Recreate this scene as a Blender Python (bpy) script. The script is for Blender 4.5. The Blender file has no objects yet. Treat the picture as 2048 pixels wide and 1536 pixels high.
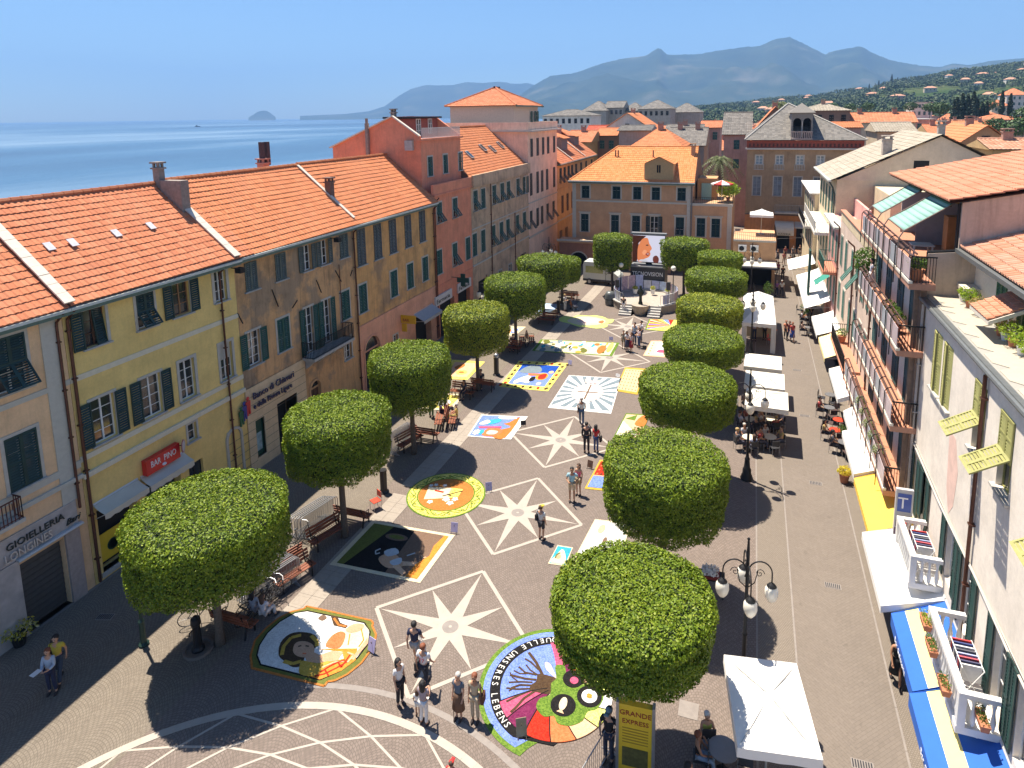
import bpy, math, random
import numpy as np
from math import sin, cos, pi, radians, atan2, hypot, sqrt
from mathutils import Vector, Matrix, noise
random.seed(7); RNG=np.random.RandomState(7)
SC=bpy.context.scene; COL=SC.collection
# ---------------------------------------------------------------- camera, sky, sun
CF,CX,CY,YAW,PIT,ROLL=1309.25,1067.717,436.227,-0.3228375,0.1560210,-0.0120855
CH=18.5
_c,_s=cos(YAW),sin(YAW)
FW=Vector((_s*cos(PIT),_c*cos(PIT),-sin(PIT))); _r0=Vector((_c,-_s,0)); _u0=_r0.cross(FW)
CR=_r0*cos(ROLL)+_u0*sin(ROLL); CU=-_r0*sin(ROLL)+_u0*cos(ROLL); CO=Vector((0,0,CH))
cam=bpy.data.cameras.new('camera'); camo=bpy.data.objects.new('camera',cam); COL.objects.link(camo)
m=Matrix((CR,CU,-FW)).transposed().to_4x4(); m.translation=CO; camo.matrix_world=m
cam.sensor_width=36; cam.lens=CF/2048*36; cam.shift_x=(1024-CX)/2048; cam.shift_y=(CY-768)/2048
cam.clip_start=.3; cam.clip_end=40000; SC.camera=camo
SUND=Vector((-.33,.17,1)).normalized()
w=bpy.data.worlds.new('World'); SC.world=w; w.use_nodes=True
nt=w.node_tree; bg=nt.nodes['Background']; sky=nt.nodes.new('ShaderNodeTexSky'); sky.sky_type='NISHITA'; sky.sun_disc=False
sky.sun_elevation=math.asin(SUND.z); sky.sun_rotation=atan2(SUND.x,SUND.y); sky.air_density=1.0; sky.dust_density=.25; sky.ozone_density=3.5; sky.altitude=0
tint=nt.nodes.new('ShaderNodeMix'); tint.data_type='RGBA'; tint.blend_type='MULTIPLY'; tint.inputs[0].default_value=1; tint.inputs[7].default_value=(.70,.86,1.0,1); nt.links.new(sky.outputs[0],tint.inputs[6]); nt.links.new(tint.outputs[2],bg.inputs[0]); bg.inputs[1].default_value=.068
sl=bpy.data.lights.new('sun','SUN'); sl.energy=5.0; sl.angle=radians(.53); sl.color=(1,.91,.77)
so=bpy.data.objects.new('sun',sl); COL.objects.link(so); so.rotation_euler=(-SUND).to_track_quat('-Z','Y').to_euler(); so.location=(-30,40,80)
SC.view_settings.view_transform='Standard'; SC.view_settings.look='None'; SC.view_settings.exposure=1.15; SC.view_settings.gamma=1
SC.view_settings.use_curve_mapping=False
SC.cycles.max_bounces=6; SC.cycles.transparent_max_bounces=6; SC.cycles.volume_bounces=0; SC.cycles.caustics_reflective=False; SC.cycles.caustics_refractive=False
# ---------------------------------------------------------------- where a pixel of the photograph lies in the place
def ray(px,py): return FW+CR*((px-CX)/CF)-CU*((py-CY)/CF)
def g(px,py,z=0.): d=ray(px,py); return CO+d*((z-CH)/d.z)
def fx(px,py,X): d=ray(px,py); return CO+d*(X/d.x)
def fy(px,py,Y): d=ray(px,py); return CO+d*(Y/d.y)
def pr(P): d=Vector(P)-CO; z=d.dot(FW); return (CX+CF*d.dot(CR)/z, CY-CF*d.dot(CU)/z)
# ---------------------------------------------------------------- mesh builder
class MB:
    def __init__(s): s.v=[];s.f=[];s.mi=[]
    def add(s,vs,fs,m=0):
        o=len(s.v); s.v.extend([tuple(v) for v in vs]); s.f.extend([tuple(i+o for i in f) for f in fs]); s.mi.extend([m]*len(fs)); return s
    def box(s,x0,x1,y0,y1,z0,z1,m=0):
        return s.add([(x,y,z) for z in (z0,z1) for y in (y0,y1) for x in (x0,x1)],[(0,2,3,1),(4,5,7,6),(0,1,5,4),(2,6,7,3),(0,4,6,2),(1,3,7,5)],m)
    def hexa(s,a,b,m=0): # a,b: 4-point loops
        return s.add(list(a)+list(b),[(3,2,1,0),(4,5,6,7),(0,1,5,4),(1,2,6,5),(2,3,7,6),(3,0,4,7)],m)
    def bar(s,p,q,w,h=None,up=(0,0,1),m=0):
        p,q=Vector(p),Vector(q); h=h or w; d=(q-p).normalized(); u=Vector(up)
        if abs(d.dot(u))>.99: u=Vector((0,1,0))
        x=d.cross(u).normalized(); y=x.cross(d).normalized()
        o=[x*(a*w/2)+y*(b*h/2) for a,b in((-1,-1),(1,-1),(1,1),(-1,1))]
        return s.hexa([p+k for k in o],[q+k for k in o],m)
    def tube(s,pts,r,n=6,m=0,cap=True):
        pts=[Vector(p) for p in pts]; rs=r if isinstance(r,(list,tuple)) else [r]*len(pts); vs=[];fs=[]; ref=None
        for i,p in enumerate(pts):
            t=(pts[min(i+1,len(pts)-1)]-pts[max(i-1,0)]).normalized()
            if ref is None: ref=Vector((0,0,1)) if abs(t.z)<.9 else Vector((1,0,0))
            x=t.cross(ref)
            if x.length<1e-4: x=t.cross(Vector((0,1,0)))
            x.normalize(); y=t.cross(x); ref=x.cross(t)
            vs+=[p+x*(cos(2*pi*k/n)*rs[i])+y*(sin(2*pi*k/n)*rs[i]) for k in range(n)]
        for i in range(len(pts)-1):
            for k in range(n): a=i*n+k;b=i*n+(k+1)%n; fs.append((a,b,b+n,a+n))
        if cap: fs.append(tuple(range(n))[::-1]); fs.append(tuple((len(pts)-1)*n+k for k in range(n)))
        return s.add(vs,fs,m)
    def cyl(s,x,y,z0,z1,r0,r1=None,n=12,m=0): return s.lathe([(r0,z0),(r0 if r1 is None else r1,z1)],x,y,0,n,m)
    def lathe(s,prof,x=0,y=0,z=0,n=12,m=0,cap=True,sx=1,sy=1):
        vs=[(x+r*cos(2*pi*k/n)*sx,y+r*sin(2*pi*k/n)*sy,z+h) for r,h in prof for k in range(n)]; fs=[]
        for i in range(len(prof)-1):
            for k in range(n): a=i*n+k;b=i*n+(k+1)%n; fs.append((a,b,b+n,a+n))
        if cap: fs.append(tuple(range(n))[::-1]); fs.append(tuple((len(prof)-1)*n+k for k in range(n)))
        return s.add(vs,fs,m)
    def ball(s,c,r,n=10,k=6,m=0,sz=1.,sx=1.,sy=1.):
        return s.lathe([(max(.001,r*sin(pi*i/k)),-r*sz*cos(pi*i/k)) for i in range(k+1)],c[0],c[1],c[2],n,m,True,sx,sy)
    def prism(s,pts,z0,z1,m=0):
        n=len(pts); vs=[(p[0],p[1],z0) for p in pts]+[(p[0],p[1],z1) for p in pts]
        a=sum(pts[i][0]*pts[(i+1)%n][1]-pts[(i+1)%n][0]*pts[i][1] for i in range(n))
        fs=[tuple(range(n))[::-1],tuple(range(n,2*n))]+[(i,(i+1)%n,(i+1)%n+n,i+n) for i in range(n)]
        if a<0: fs=[f[::-1] for f in fs]
        return s.add(vs,fs,m)
    def ext(s,pts,d,m=0): # planar loop pts (3d) extruded by vector d
        n=len(pts); pts=[Vector(p) for p in pts]; d=Vector(d)
        return s.add(pts+[p+d for p in pts],[tuple(range(n))[::-1],tuple(range(n,2*n))]+[(i,(i+1)%n,(i+1)%n+n,i+n) for i in range(n)],m)
    def build(s,name,mats,parent=None,smooth=False,loc=None,**kw):
        me=bpy.data.meshes.new(name); me.from_pydata(s.v,[],s.f)
        if not isinstance(mats,(list,tuple)): mats=[mats]
        for mt in mats: me.materials.append(mt)
        if any(s.mi): me.polygons.foreach_set('material_index',s.mi)
        if smooth: me.polygons.foreach_set('use_smooth',[True]*len(s.f))
        me.update(); return link(name,me,parent,loc,**kw)
def link(name,data,parent=None,loc=None,rot=None,**kw):
    o=bpy.data.objects.new(name,data); COL.objects.link(o)
    if parent is not None: o.parent=parent
    if loc is not None: o.location=loc
    if rot is not None: o.rotation_euler=rot if isinstance(rot,(tuple,list)) else (0,0,rot)
    for k,v in kw.items():
        if v is not None: o[k]=v
    return o
def thing(name,label,cat,loc=(0,0,0),rz=0.,group=None): return link(name,None,None,loc,rz,label=label,category=cat,group=group)
def tag(o,label,cat,group=None):
    o['label']=label;o['category']=cat
    if group:o['group']=group
    return o
def copy_tree(o,parent=None,loc=None,rz=None,label=None,top=True):
    c=o.copy(); COL.objects.link(c)
    if parent is not None:c.parent=parent
    if loc is not None:c.location=loc
    if rz is not None:c.rotation_euler=(0,0,rz)
    if label:c['label']=label
    for ch in o.children: copy_tree(ch,c,top=False)
    return c
# ---------------------------------------------------------------- materials
MATS={}
def nodes(name):
    m=bpy.data.materials.new(name); m.use_nodes=True; n=m.node_tree; return m,n,n.nodes['Principled BSDF']
def N(n,t,**kw):
    x=n.nodes.new('ShaderNode'+t)
    for k,v in kw.items():
        if k[0]=='i': x.inputs[int(k[1:])].default_value=v
        else: setattr(x,k,v)
    return x
def c4(c): return tuple(c)+(1,) if len(c)==3 else tuple(c)
def lk(n,a,b): n.links.new(a,b)
def coords(n,scale=1.,obj=False):
    t=N(n,'TexCoord') if obj else N(n,'NewGeometry')
    mp=N(n,'Mapping'); lk(n,t.outputs['Object' if obj else 'Position'],mp.inputs[0])
    mp.inputs['Scale'].default_value=(scale,)*3 if not isinstance(scale,tuple) else scale
    return mp.outputs[0]
def ramp(n,fac,stops):
    r=N(n,'ValToRGB'); lk(n,fac,r.inputs[0]); e=r.color_ramp.elements
    while len(e)<len(stops): e.new(.5)
    for i,(p,c) in enumerate(stops): e[i].position=p; e[i].color=c4(c)
    return r.outputs[0]
def mixc(n,f,a,b,mode='MIX'):
    x=N(n,'Mix',data_type='RGBA',blend_type=mode)
    if hasattr(f,'type') or hasattr(f,'is_linked'): lk(n,f,x.inputs[0])
    else: x.inputs[0].default_value=f
    for k,q in((6,a),(7,b)):
        if isinstance(q,(tuple,list)): x.inputs[k].default_value=c4(q)
        else: lk(n,q,x.inputs[k])
    return x.outputs[2]
def noi(n,vec,scale,detail=4,rough=.55,out=0):
    t=N(n,'TexNoise'); lk(n,vec,t.inputs['Vector']); t.inputs['Scale'].default_value=scale; t.inputs['Detail'].default_value=detail; t.inputs['Roughness'].default_value=rough
    return t.outputs[out]
def bump(n,b,h,strength=.3,dist=.02):
    x=N(n,'Bump'); x.inputs['Strength'].default_value=strength; x.inputs['Distance'].default_value=dist; lk(n,h,x.inputs['Height']); lk(n,x.outputs[0],b.inputs['Normal'])
def mat(name,col,rough=.75,metal=0.,var=.12,sc=6.,bmp=0.,emit=0.,alpha=None,spec=None):
    if name in MATS: return MATS[name]
    m,n,b=nodes(name); b.inputs['Roughness'].default_value=rough; b.inputs['Metallic'].default_value=metal
    if spec is not None: b.inputs['Specular IOR Level'].default_value=spec
    if var>0:
        v=coords(n,1,False); f=noi(n,v,sc)
        c=ramp(n,f,[(.3,tuple(x*(1-var) for x in col)),(.7,tuple(min(1,x*(1+var)) for x in col))])
        lk(n,c,b.inputs['Base Color'])
        if bmp: bump(n,b,f,bmp,.03)
    else: b.inputs['Base Color'].default_value=c4(col)
    if emit: b.inputs['Emission Color'].default_value=c4(col); b.inputs['Emission Strength'].default_value=emit
    MATS[name]=m; return m
BOOST=(1,1,1)
def plaster(name,col,stain=(.12,.09,.06),amt=.35,streak=.4,col2=None,c2amt=.0,sc2=.35):
    """old wall plaster: broad patches, soot streaks running down, fine grain"""
    if name in MATS: return MATS[name]
    m,n,b=nodes(name); b.inputs['Roughness'].default_value=.92; b.inputs['Specular IOR Level'].default_value=.15
    col=tuple(min(.85,x*k) for x,k in zip(col,BOOST)); v=coords(n); f=noi(n,v,.9,6,.65); f2=noi(n,v,9,5,.6)
    c=ramp(n,f,[(.35,tuple(x*.90 for x in col)),(.62,tuple(x*1.07 for x in col))])
    if col2: c=mixc(n,ramp(n,noi(n,v,sc2,5,.6),[(.5-.0,(0,)*3),(.56,(c2amt,)*3)]),c,col2)
    sv=coords(n,(3.2,3.2,.28)); s=noi(n,sv,1.4,5,.7)
    fac=ramp(n,s,[(.48,(0,)*3),(.8,(streak,)*3)]); c=mixc(n,fac,c,stain)
    p=ramp(n,noi(n,v,.55,7,.7),[(.5,(0,)*3),(.72,(amt,)*3)]); c=mixc(n,p,c,stain)
    c=mixc(n,.22,c,ramp(n,f2,[(.3,(.55,)*3),(.7,(1,)*3)]),'MULTIPLY')
    lk(n,c,b.inputs['Base Color']); bump(n,b,f2,.25,.02); MATS[name]=m; return m
def tilemat(name,cols,rows=.34):
    if name in MATS: return MATS[name]
    m,n,b=nodes(name); b.inputs['Roughness'].default_value=.85; b.inputs['Specular IOR Level'].default_value=.2
    gi=N(n,'NewGeometry'); v=coords(n)
    c=ramp(n,gi.outputs['Random Per Island'],[(0,cols[0]),(.5,cols[1]),(1,cols[2])])
    c=mixc(n,ramp(n,noi(n,v,.6,6,.65),[(.45,(0,)*3),(.85,(.5,)*3)]),c,cols[3])
    c=mixc(n,.35,c,ramp(n,noi(n,v,14,4),[(.3,(.55,)*3),(.65,(1,)*3)]),'MULTIPLY')
    lk(n,c,b.inputs['Base Color']); bump(n,b,noi(n,v,25,3),.2,.01); MATS[name]=m; return m
def petal(name,cols,sc=26.,bright=1.):
    """loose petals, dyed sawdust or seeds heaped in one colour field"""
    if name in MATS: return MATS[name]
    m,n,b=nodes(name); b.inputs['Roughness'].default_value=.95; b.inputs['Specular IOR Level'].default_value=.1
    v=coords(n); t=N(n,'TexVoronoi'); lk(n,v,t.inputs['Vector']); t.inputs['Scale'].default_value=sc
    s=N(n,'SeparateColor'); lk(n,t.outputs['Color'],s.inputs[0])
    if len(cols)==1: cols=[tuple(x*.72 for x in cols[0]),cols[0],tuple(min(1,x*1.25+.02) for x in cols[0])]
    c=ramp(n,s.outputs[0],[(i/(len(cols)-1)*.9+.05,tuple(min(1,x*bright) for x in q)) for i,q in enumerate(cols)])
    c=mixc(n,.3,c,ramp(n,noi(n,v,2.5,4),[(.3,(.6,)*3),(.7,(1,)*3)]),'MULTIPLY')
    lk(n,c,b.inputs['Base Color']); bump(n,b,t.outputs['Distance'],.5,.01); MATS[name]=m; return m
# ---------------------------------------------------------------- ground materials
def paving(name,a,b_,mort,bw,bh,chev=None,arch=None,var2=.25,msz=.012,bmp=.35):
    m,n,b=nodes(name); b.inputs['Roughness'].default_value=.88; b.inputs['Specular IOR Level'].default_value=.2
    ge=N(n,'NewGeometry'); sp=N(n,'SeparateXYZ'); lk(n,ge.outputs['Position'],sp.inputs[0])
    X,Y=sp.outputs[0],sp.outputs[1]
    def ma(op,p,q=None):
        x=N(n,'Math',operation=op)
        for i,k in enumerate((p,q)):
            if k is None: continue
            if isinstance(k,(int,float)): x.inputs[i].default_value=k
            else: lk(n,k,x.inputs[i])
        return x.outputs[0]
    if chev is not None:
        dx=ma('SUBTRACT',X,chev); ad=ma('ABSOLUTE',dx); Y2=ma('SUBTRACT',Y,ad); X2=ma('ADD',Y,ad)
    elif arch:
        wv,h=arch; u=ma('SUBTRACT',ma('FRACT',ma('DIVIDE',X,wv)),.5); Y2=ma('ADD',Y,ma('MULTIPLY',ma('MULTIPLY',u,u),4*h)); X2=X
    else: X2,Y2=X,Y
    cb=N(n,'CombineXYZ'); lk(n,X2,cb.inputs[0]); lk(n,Y2,cb.inputs[1])
    br=N(n,'TexBrick'); lk(n,cb.outputs[0],br.inputs['Vector']); br.inputs['Scale'].default_value=1; br.inputs['Brick Width'].default_value=bw; br.inputs['Row Height'].default_value=bh
    br.inputs['Mortar Size'].default_value=msz; br.inputs['Mortar Smooth'].default_value=.3
    br.inputs['Color1'].default_value=c4(a); br.inputs['Color2'].default_value=c4(b_); br.inputs['Mortar'].default_value=c4(mort); br.inputs['Bias'].default_value=0
    v=coords(n); c=mixc(n,var2,br.outputs[0],ramp(n,noi(n,v,.35,6,.7),[(.3,(.55,)*3),(.7,(1,)*3)]),'MULTIPLY')
    c=mixc(n,.35,c,ramp(n,noi(n,v,7,4,.7),[(.25,(.6,)*3),(.7,(1,)*3)]),'MULTIPLY')
    s=ramp(n,noi(n,v,3.1,2,.4),[(.68,(0,)*3),(.74,(.35,)*3)]); c=mixc(n,s,c,tuple(x*.5 for x in a))
    lk(n,c,b.inputs['Base Color']); bump(n,b,br.outputs['Fac'],-bmp,.01); MATS[name]=m; return m
COB=paving('plaza cobbles',(.238,.19,.163),(.19,.152,.13),(.145,.117,.10),.105,.105,arch=(1.7,.5))
COBL=paving('side cobbles',(.235,.20,.16),(.195,.165,.132),(.148,.123,.10),.10,.10,arch=(1.9,.55))
HER=paving('herringbone setts',(.215,.18,.152),(.198,.166,.14),(.165,.138,.117),.34,.14,chev=3.55,msz=.01)
BAND=paving('light setts',(.247,.208,.172),(.22,.186,.154),(.165,.138,.113),.07,.07)
MARB=paving('white marble slabs',(.37,.32,.27),(.345,.297,.25),(.28,.24,.20),.9,.45,msz=.008,bmp=.1)
MARBG=mat('pale marble inlay',(.375,.325,.275),.6,var=.06,sc=3)
GREYB=mat('grey stone band',(.235,.205,.185),.8,var=.1,sc=5)
GROUND=mat('town ground',(.20,.18,.16),.9,var=.2,sc=.4)
def sheet(name,pts,z,m,**kw):
    b=MB(); b.v=[(p[0],p[1],z) for p in pts]; b.f=[tuple(range(len(pts)))]; b.mi=[0]
    a=sum(pts[i][0]*pts[(i+1)%len(pts)][1]-pts[(i+1)%len(pts)][0]*pts[i][1] for i in range(len(pts)))
    if a<0: b.f=[b.f[0][::-1]]
    return b.build(name,m,**kw)
S=dict(kind='structure')
sheet('ground',[(-75,-60),(900,-60),(4000,400),(5200,4600),(300,5200),(-40,2600),(-60,1200),(-95,400),(-70,200)],0,GROUND,**S)
sheet('plaza_paving',[(-24.3,-20),(.8,-20),(.8,110),(-24.3,110)],.004,COB,**S)
sheet('side_paving',[(-24.3,-20),(-16.9,-20),(-16.9,110),(-24.3,110)],.008,COBL,**S)
sheet('street_paving',[(.8,-20),(6.4,-20),(6.4,110),(.8,110)],.004,HER,**S)
for n_,a,b_ in(('street_band',.85,2.05),('street_band',4.95,6.4)): sheet(n_,[(a,-20),(b_,-20),(b_,100),(a,100)],.008,BAND,**S)
# stone gutters either side of the street
b=MB()
for xx in(.8,2.08,4.92):
    for i in range(60): b.box(xx-.03,xx+.03,10+i*1.5,10+i*1.5+1.49,.006,.013)
b.build('gutter',GREYB,**S)
# white marble strip beside the left row of trees, slab by slab
t=link('marble_strip',None,kind='structure'); slab=None
for i in range(100):
    y=17.6+i*.72
    if 25.6<y<26.6 : continue
    for j in(0,1):
        if slab is None: slab=MB().box(0,.59,0,.71,.004,.02).build('slab',MARB,t).data; o=bpy.data.objects['slab']
        else: o=link('slab',slab,t)
        xx=-16.30+j*.6+max(0,min(1,(y-40)/25))*.45; o.location=(xx,y,random.uniform(0,.003))
# the big ring of marble at the near end of the square
C0=(-10.14,6.32); NET=[8.95,8.3,7.8,7.38,7.0,6.65,6.3,5.95,5.6]
b=MB()
def band(b,pts,wd,z0=.004,z1=.014,m=0):
    for p,q in zip(pts[:-1],pts[1:]):
        d=Vector((q[0]-p[0],q[1]-p[1])); L=d.length
        if L<1e-6: continue
        nn=Vector((-d.y,d.x))/L*wd/2
        b.prism([(p[0]+nn.x,p[1]+nn.y),(p[0]-nn.x,p[1]-nn.y),(q[0]-nn.x,q[1]-nn.y),(q[0]+nn.x,q[1]+nn.y)],z0,z1,m)
def ringpt(r,a): return (C0[0]+r*cos(radians(a)),C0[1]+r*sin(radians(a)))
band(b,[ringpt(9.0,a) for a in np.arange(0,360.1,3)],.25,.004,.018); b.build('marble_ring',MARBG,**S)
b=MB()
for k in range(len(NET)-1):
    for j in range(18):
        a0=121+20*j+10*(k%2)
        for s in(-10,10): band(b,[ringpt(NET[k],a0),ringpt(NET[k+1],a0+s)],.07,.004,.012+.001*(s>0))
b.build('marble_net',MARBG,**S)
b=MB(); band(b,[ringpt(9.75,a) for a in np.arange(40,112,3)],.20,.004,.0085); b.build('grey_ring',GREYB,**S)
# compass stars let into the square
def star(X,Y,a=3.1,k=0):
    t=link('compass_star',None,None,(X,Y,.004),kind='structure')
    for q in range(4): # frame
        b=MB(); p=[(0,a),(a,0),(0,-a),(-a,0)]; band(b,[p[q],p[(q+1)%4]],.15,.002,.010+.001*(q%2)); b.build('frame_band',MARBG,t)
    c=MARBG
    for q in range(8):
        an=q*pi/4; L=(a-.14) if q%2==0 else a*.66; b=MB(); r0=.62 
        l=(cos(an-pi/8)*r0,sin(an-pi/8)*r0); r=(cos(an+pi/8)*r0,sin(an+pi/8)*r0)
        if q%2: L=a*.685
        b.prism([(0,0),l,(cos(an)*L,sin(an)*L),r],.002,.010+.0007*(q%2)); b.build('star_point',c,t)
    MB().lathe([(.30,.002),(.30,.014)],n=24).build('star_disc',GREYB,t); MB().lathe([(.06,.014),(.06,.019)],n=10).build('star_hub',MARBG,t)
for i,Y in enumerate((19.25,26.55,33.85,47.4,55.2)): star(-9.86,Y)
# drain grates and covers
GRT=mat('cast iron',(.045,.045,.05),.6,.6,var=.2)
def grate(X,Y,label,rz=0):
    t=thing('drain_grate',label,'drain grate',(X,Y,.004),rz,'drain grates in the paving')
    MB().box(-.3,.3,-.16,.16,0,.008).build('frame',GREYB,t)
    for i in range(8): MB().box(-.27+i*.07,-.235+i*.07,-.13,.13,.008,.016).build('slat',GRT,t)
for (px,py),l in zip([(1599,741),(1613,832),(1634,967),(1664,1172),(1714,1528)],['drain grate beside the row of cream parasols','drain grate beside the parasol cafe at the four-globe lamp','drain grate level with the yellow awning','drain grate level with the marble balcony and lamp','drain grate in the street at the near parasol']):
    p=g(px,py); grate(3.65,p.y,l)
grate(-22.5,15.75,'dark drain grate in the shade before the roller shutter',.3)
MB().box(-.3,.3,-.3,.3,0,.012).build('manhole_cover',GREYB,None,loc=(-1.25,18.44,.004),label='grey square manhole cover beside the near cafe parasol',category='manhole cover')
# ---------------------------------------------------------------- sea
m,n,b=nodes('sea water'); v=coords(n,(1,1,1)); b.inputs['Roughness'].default_value=.28
st=coords(n,(.0012,.00035,1)); f=noi(n,st,2.2,5,.6)
c=ramp(n,f,[(.40,(.018,.06,.12)),(.52,(.035,.10,.18)),(.64,(.14,.22,.30))]); lk(n,c,b.inputs['Base Color'])
bump(n,b,noi(n,coords(n,(.12,.05,1)),1,6,.7),.6,2.); SEA=m
sheet('sea',[(-12000,-2000),(2000,-2000),(2000,11800),(-12000,11800)],-5,SEA,**S)
sheet('beach',[(-79,-60),(-74,-60),(-69,200),(-94,400),(-98,400),(-76,200)],-.3,mat('sand',(.4,.34,.25),.95),**S)
# ---------------------------------------------------------------- mountains
def on(px,py,D): d=ray(px,py); return CO+d*(D/hypot(d.x,d.y))
def interp(tab,x):
    for (a,b_),(c,d) in zip(tab[:-1],tab[1:]):
        if a<=x<=c: return b_+(d-b_)*(x-a)/(c-a)
    return tab[0][1] if x<tab[0][0] else tab[-1][1]
def range_mesh(name,tab,D0,D1,mt,step=6,rows=26,amp=.12,seed=0,fr=.004,z0=-6):
    xs=np.arange(tab[0][0],tab[-1][0]+.1,step); V=[];F=[]
    for i,x in enumerate(xs):
        top=on(x,interp(tab,x),D1); base=on(x,240,D0)
        for j in range(rows+6):
            t=j/rows
            if t<=1:
                P=base.lerp(top,t); zr=top.z*(t**1.25)
                k=noise.fractal(Vector((P.x*fr,P.y*fr,seed)),.8,2.1,5); rg=1-abs(noise.noise(Vector((P.x*fr*.8+3,P.y*fr*.8,seed+5))))*2
                z=zr+(k*.6+rg*.4)*top.z*amp*sin(pi*min(1,t))*1.6 + (top.z*.012*noise.noise(Vector((x*.11,seed,0))) if t==1 else 0)
                V.append((P.x,P.y,z if t>0 else z0))
            else:
                P=top+(top-base)*(t-1)*.8; V.append((P.x,P.y,top.z*(1-(t-1)*2.6)))
    R=rows+6
    for i in range(len(xs)-1):
        for j in range(R-1): a=i*R+j; F.append((a,a+R,a+R+1,a+1))
    b=MB(); b.v=V;b.f=F;b.mi=[0]*len(F); return b.build(name,mt,smooth=True,**S)
def hillmat(name,stops,sc):
    m,n,b=nodes(name); v=coords(n,sc); b.inputs['Roughness'].default_value=1; b.inputs['Specular IOR Level'].default_value=0
    lk(n,ramp(n,noi(n,v,1,8,.65),stops),b.inputs['Base Color']); return m
MT=hillmat('mountain scrub',[(.35,(.015,.03,.015)),(.55,(.04,.055,.025)),(.72,(.13,.12,.08))],.0022)
range_mesh('mountain_ridge',[(980,222),(1040,190),(1065,172),(1100,152),(1150,146),(1200,128),(1240,118),(1290,112),(1300,106),(1318,95),(1336,110),(1400,108),(1430,102),(1490,94),(1520,92),(1550,78),(1580,74),(1600,84),(1625,96),(1650,109),(1670,101),(1700,96),(1722,92),(1745,106),(1780,120),(1810,126),(1840,131),(1880,134),(1905,127),(1940,130),(1980,122),(2048,116),(2200,100),(2500,80)],4200,6600,MT,6,30,.16,1,.0016)
range_mesh('far_headland',[(600,232),(690,228),(740,222),(770,212),(800,190),(822,178),(850,170),(880,171),(905,170),(935,164),(965,166),(1000,163),(1030,168),(1055,166),(1080,172),(1110,185),(1180,200)],7600,9000,MT,6,16,.12,4,.001)
range_mesh('small_island',[(497,234.5),(506,230),(514,224),(523,221.5),(533,221.5),(541,226),(551,234)],8600,9000,MT,3,8,.05,9,.001)
# near green hillside with terraces
HILLT=[(1150,232),(1250,228),(1330,222),(1400,216),(1480,209),(1560,199),(1640,193),(1690,183),(1740,176),(1790,163),(1850,158),(1900,146),(1960,140),(2048,128),(2200,112),(2500,90)]
HM=hillmat('olive terraces',[(.32,(.03,.055,.02)),(.5,(.055,.08,.03)),(.66,(.10,.11,.05)),(.8,(.22,.18,.11))],.02)
def hillz(x,t):
    top=on(x,interp(HILLT,x),1500); base=on(x,240,330); P=base.lerp(top,t); z=top.z*t**1.15+noise.noise(Vector((P.x*.008,P.y*.008,2)))*10*sin(pi*t); return Vector((P.x,P.y,max(z,.2) if t>.03 else -1))
b=MB(); xs=np.arange(1150,2501,8); R=30
for x in xs:
    for j in range(R+3): b.v.append(tuple(hillz(x,j/R)) if j<=R else tuple(hillz(x,1)+Vector((0,(j-R)*60,-(j-R)*25))))
for i in range(len(xs)-1):
    for j in range(R+2): a=i*(R+3)+j; b.f.append((a,a+R+3,a+R+4,a+1)); b.mi.append(0)
b.build('hillside',HM,smooth=True,**S)
# ---------------------------------------------------------------- foliage helpers
def leafmat(name,cols,trans=.35,rough=.55):
    m,n,b=nodes(name); b.inputs['Roughness'].default_value=rough; b.inputs['Specular IOR Level'].default_value=.3
    gi=N(n,'NewGeometry'); v=coords(n); c=ramp(n,gi.outputs['Random Per Island'],[(i/(len(cols)-1),q) for i,q in enumerate(cols)])
    c=mixc(n,.5,c,ramp(n,noi(n,v,1.3,4,.6),[(.3,(.55,.6,.5)),(.7,(1.1,1.05,1))]),'MULTIPLY')
    lk(n,c,b.inputs['Base Color'])
    if trans:
        tr=N(n,'BsdfTranslucent'); ms=N(n,'MixShader',i0=trans); c2=mixc(n,1,c,(1.5,1.5,.5),'MULTIPLY'); lk(n,c2,tr.inputs[0]); lk(n,b.outputs[0],ms.inputs[1]); lk(n,tr.outputs[0],ms.inputs[2]); lk(n,ms.outputs[0],n.nodes['Material Output'].inputs[0])
    MATS[name]=m; return m
def np_mesh(name,V,nper):
    """quads (nper=4) or tris from a flat vertex array"""
    nf=len(V)//nper; me=bpy.data.meshes.new(name); me.vertices.add(len(V)); me.vertices.foreach_set('co',V.astype(np.float32).ravel())
    me.loops.add(nf*nper); me.loops.foreach_set('vertex_index',np.arange(nf*nper,dtype=np.int32)); me.polygons.add(nf)
    me.polygons.foreach_set('loop_start',np.arange(nf,dtype=np.int32)*nper); me.polygons.foreach_set('loop_total',np.full(nf,nper,dtype=np.int32)); me.update(calc_edges=True); return me
def leaf_quads(P,Nn,size,asp=.6,tilt=.7,rs=RNG):
    n=len(P); r=rs.normal(size=(n,3)); nn=Nn+r*tilt; nn/=np.linalg.norm(nn,axis=1)[:,None]
    a=rs.normal(size=(n,3)); u=np.cross(nn,a); u/=np.linalg.norm(u,axis=1)[:,None]; v=np.cross(nn,u)
    s=(size*rs.uniform(.65,1.3,n))[:,None]; t=s*asp
    return np.stack([P-u*s*.5,P-v*t*.45+u*s*.02,P+u*s*.5,P+v*t*.45+u*s*.02],1).reshape(-1,3)
LEAF=leafmat('clipped oak leaves',[(.085,.145,.008),(.13,.20,.010),(.19,.265,.013),(.27,.32,.03)],trans=.15)
LEAF2=leafmat('yellowing oak leaves',[(.10,.15,.010),(.18,.235,.015),(.28,.32,.02),(.36,.36,.03)],trans=.15)
CORE=mat('shade dark crown core',(.02,.035,.008),.95,var=.3,sc=5)  # shade within the foliage is put into this dark core colour
BARK=mat('grey bark',(.11,.085,.065),.9,var=.25,sc=14,bmp=.5)
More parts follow.
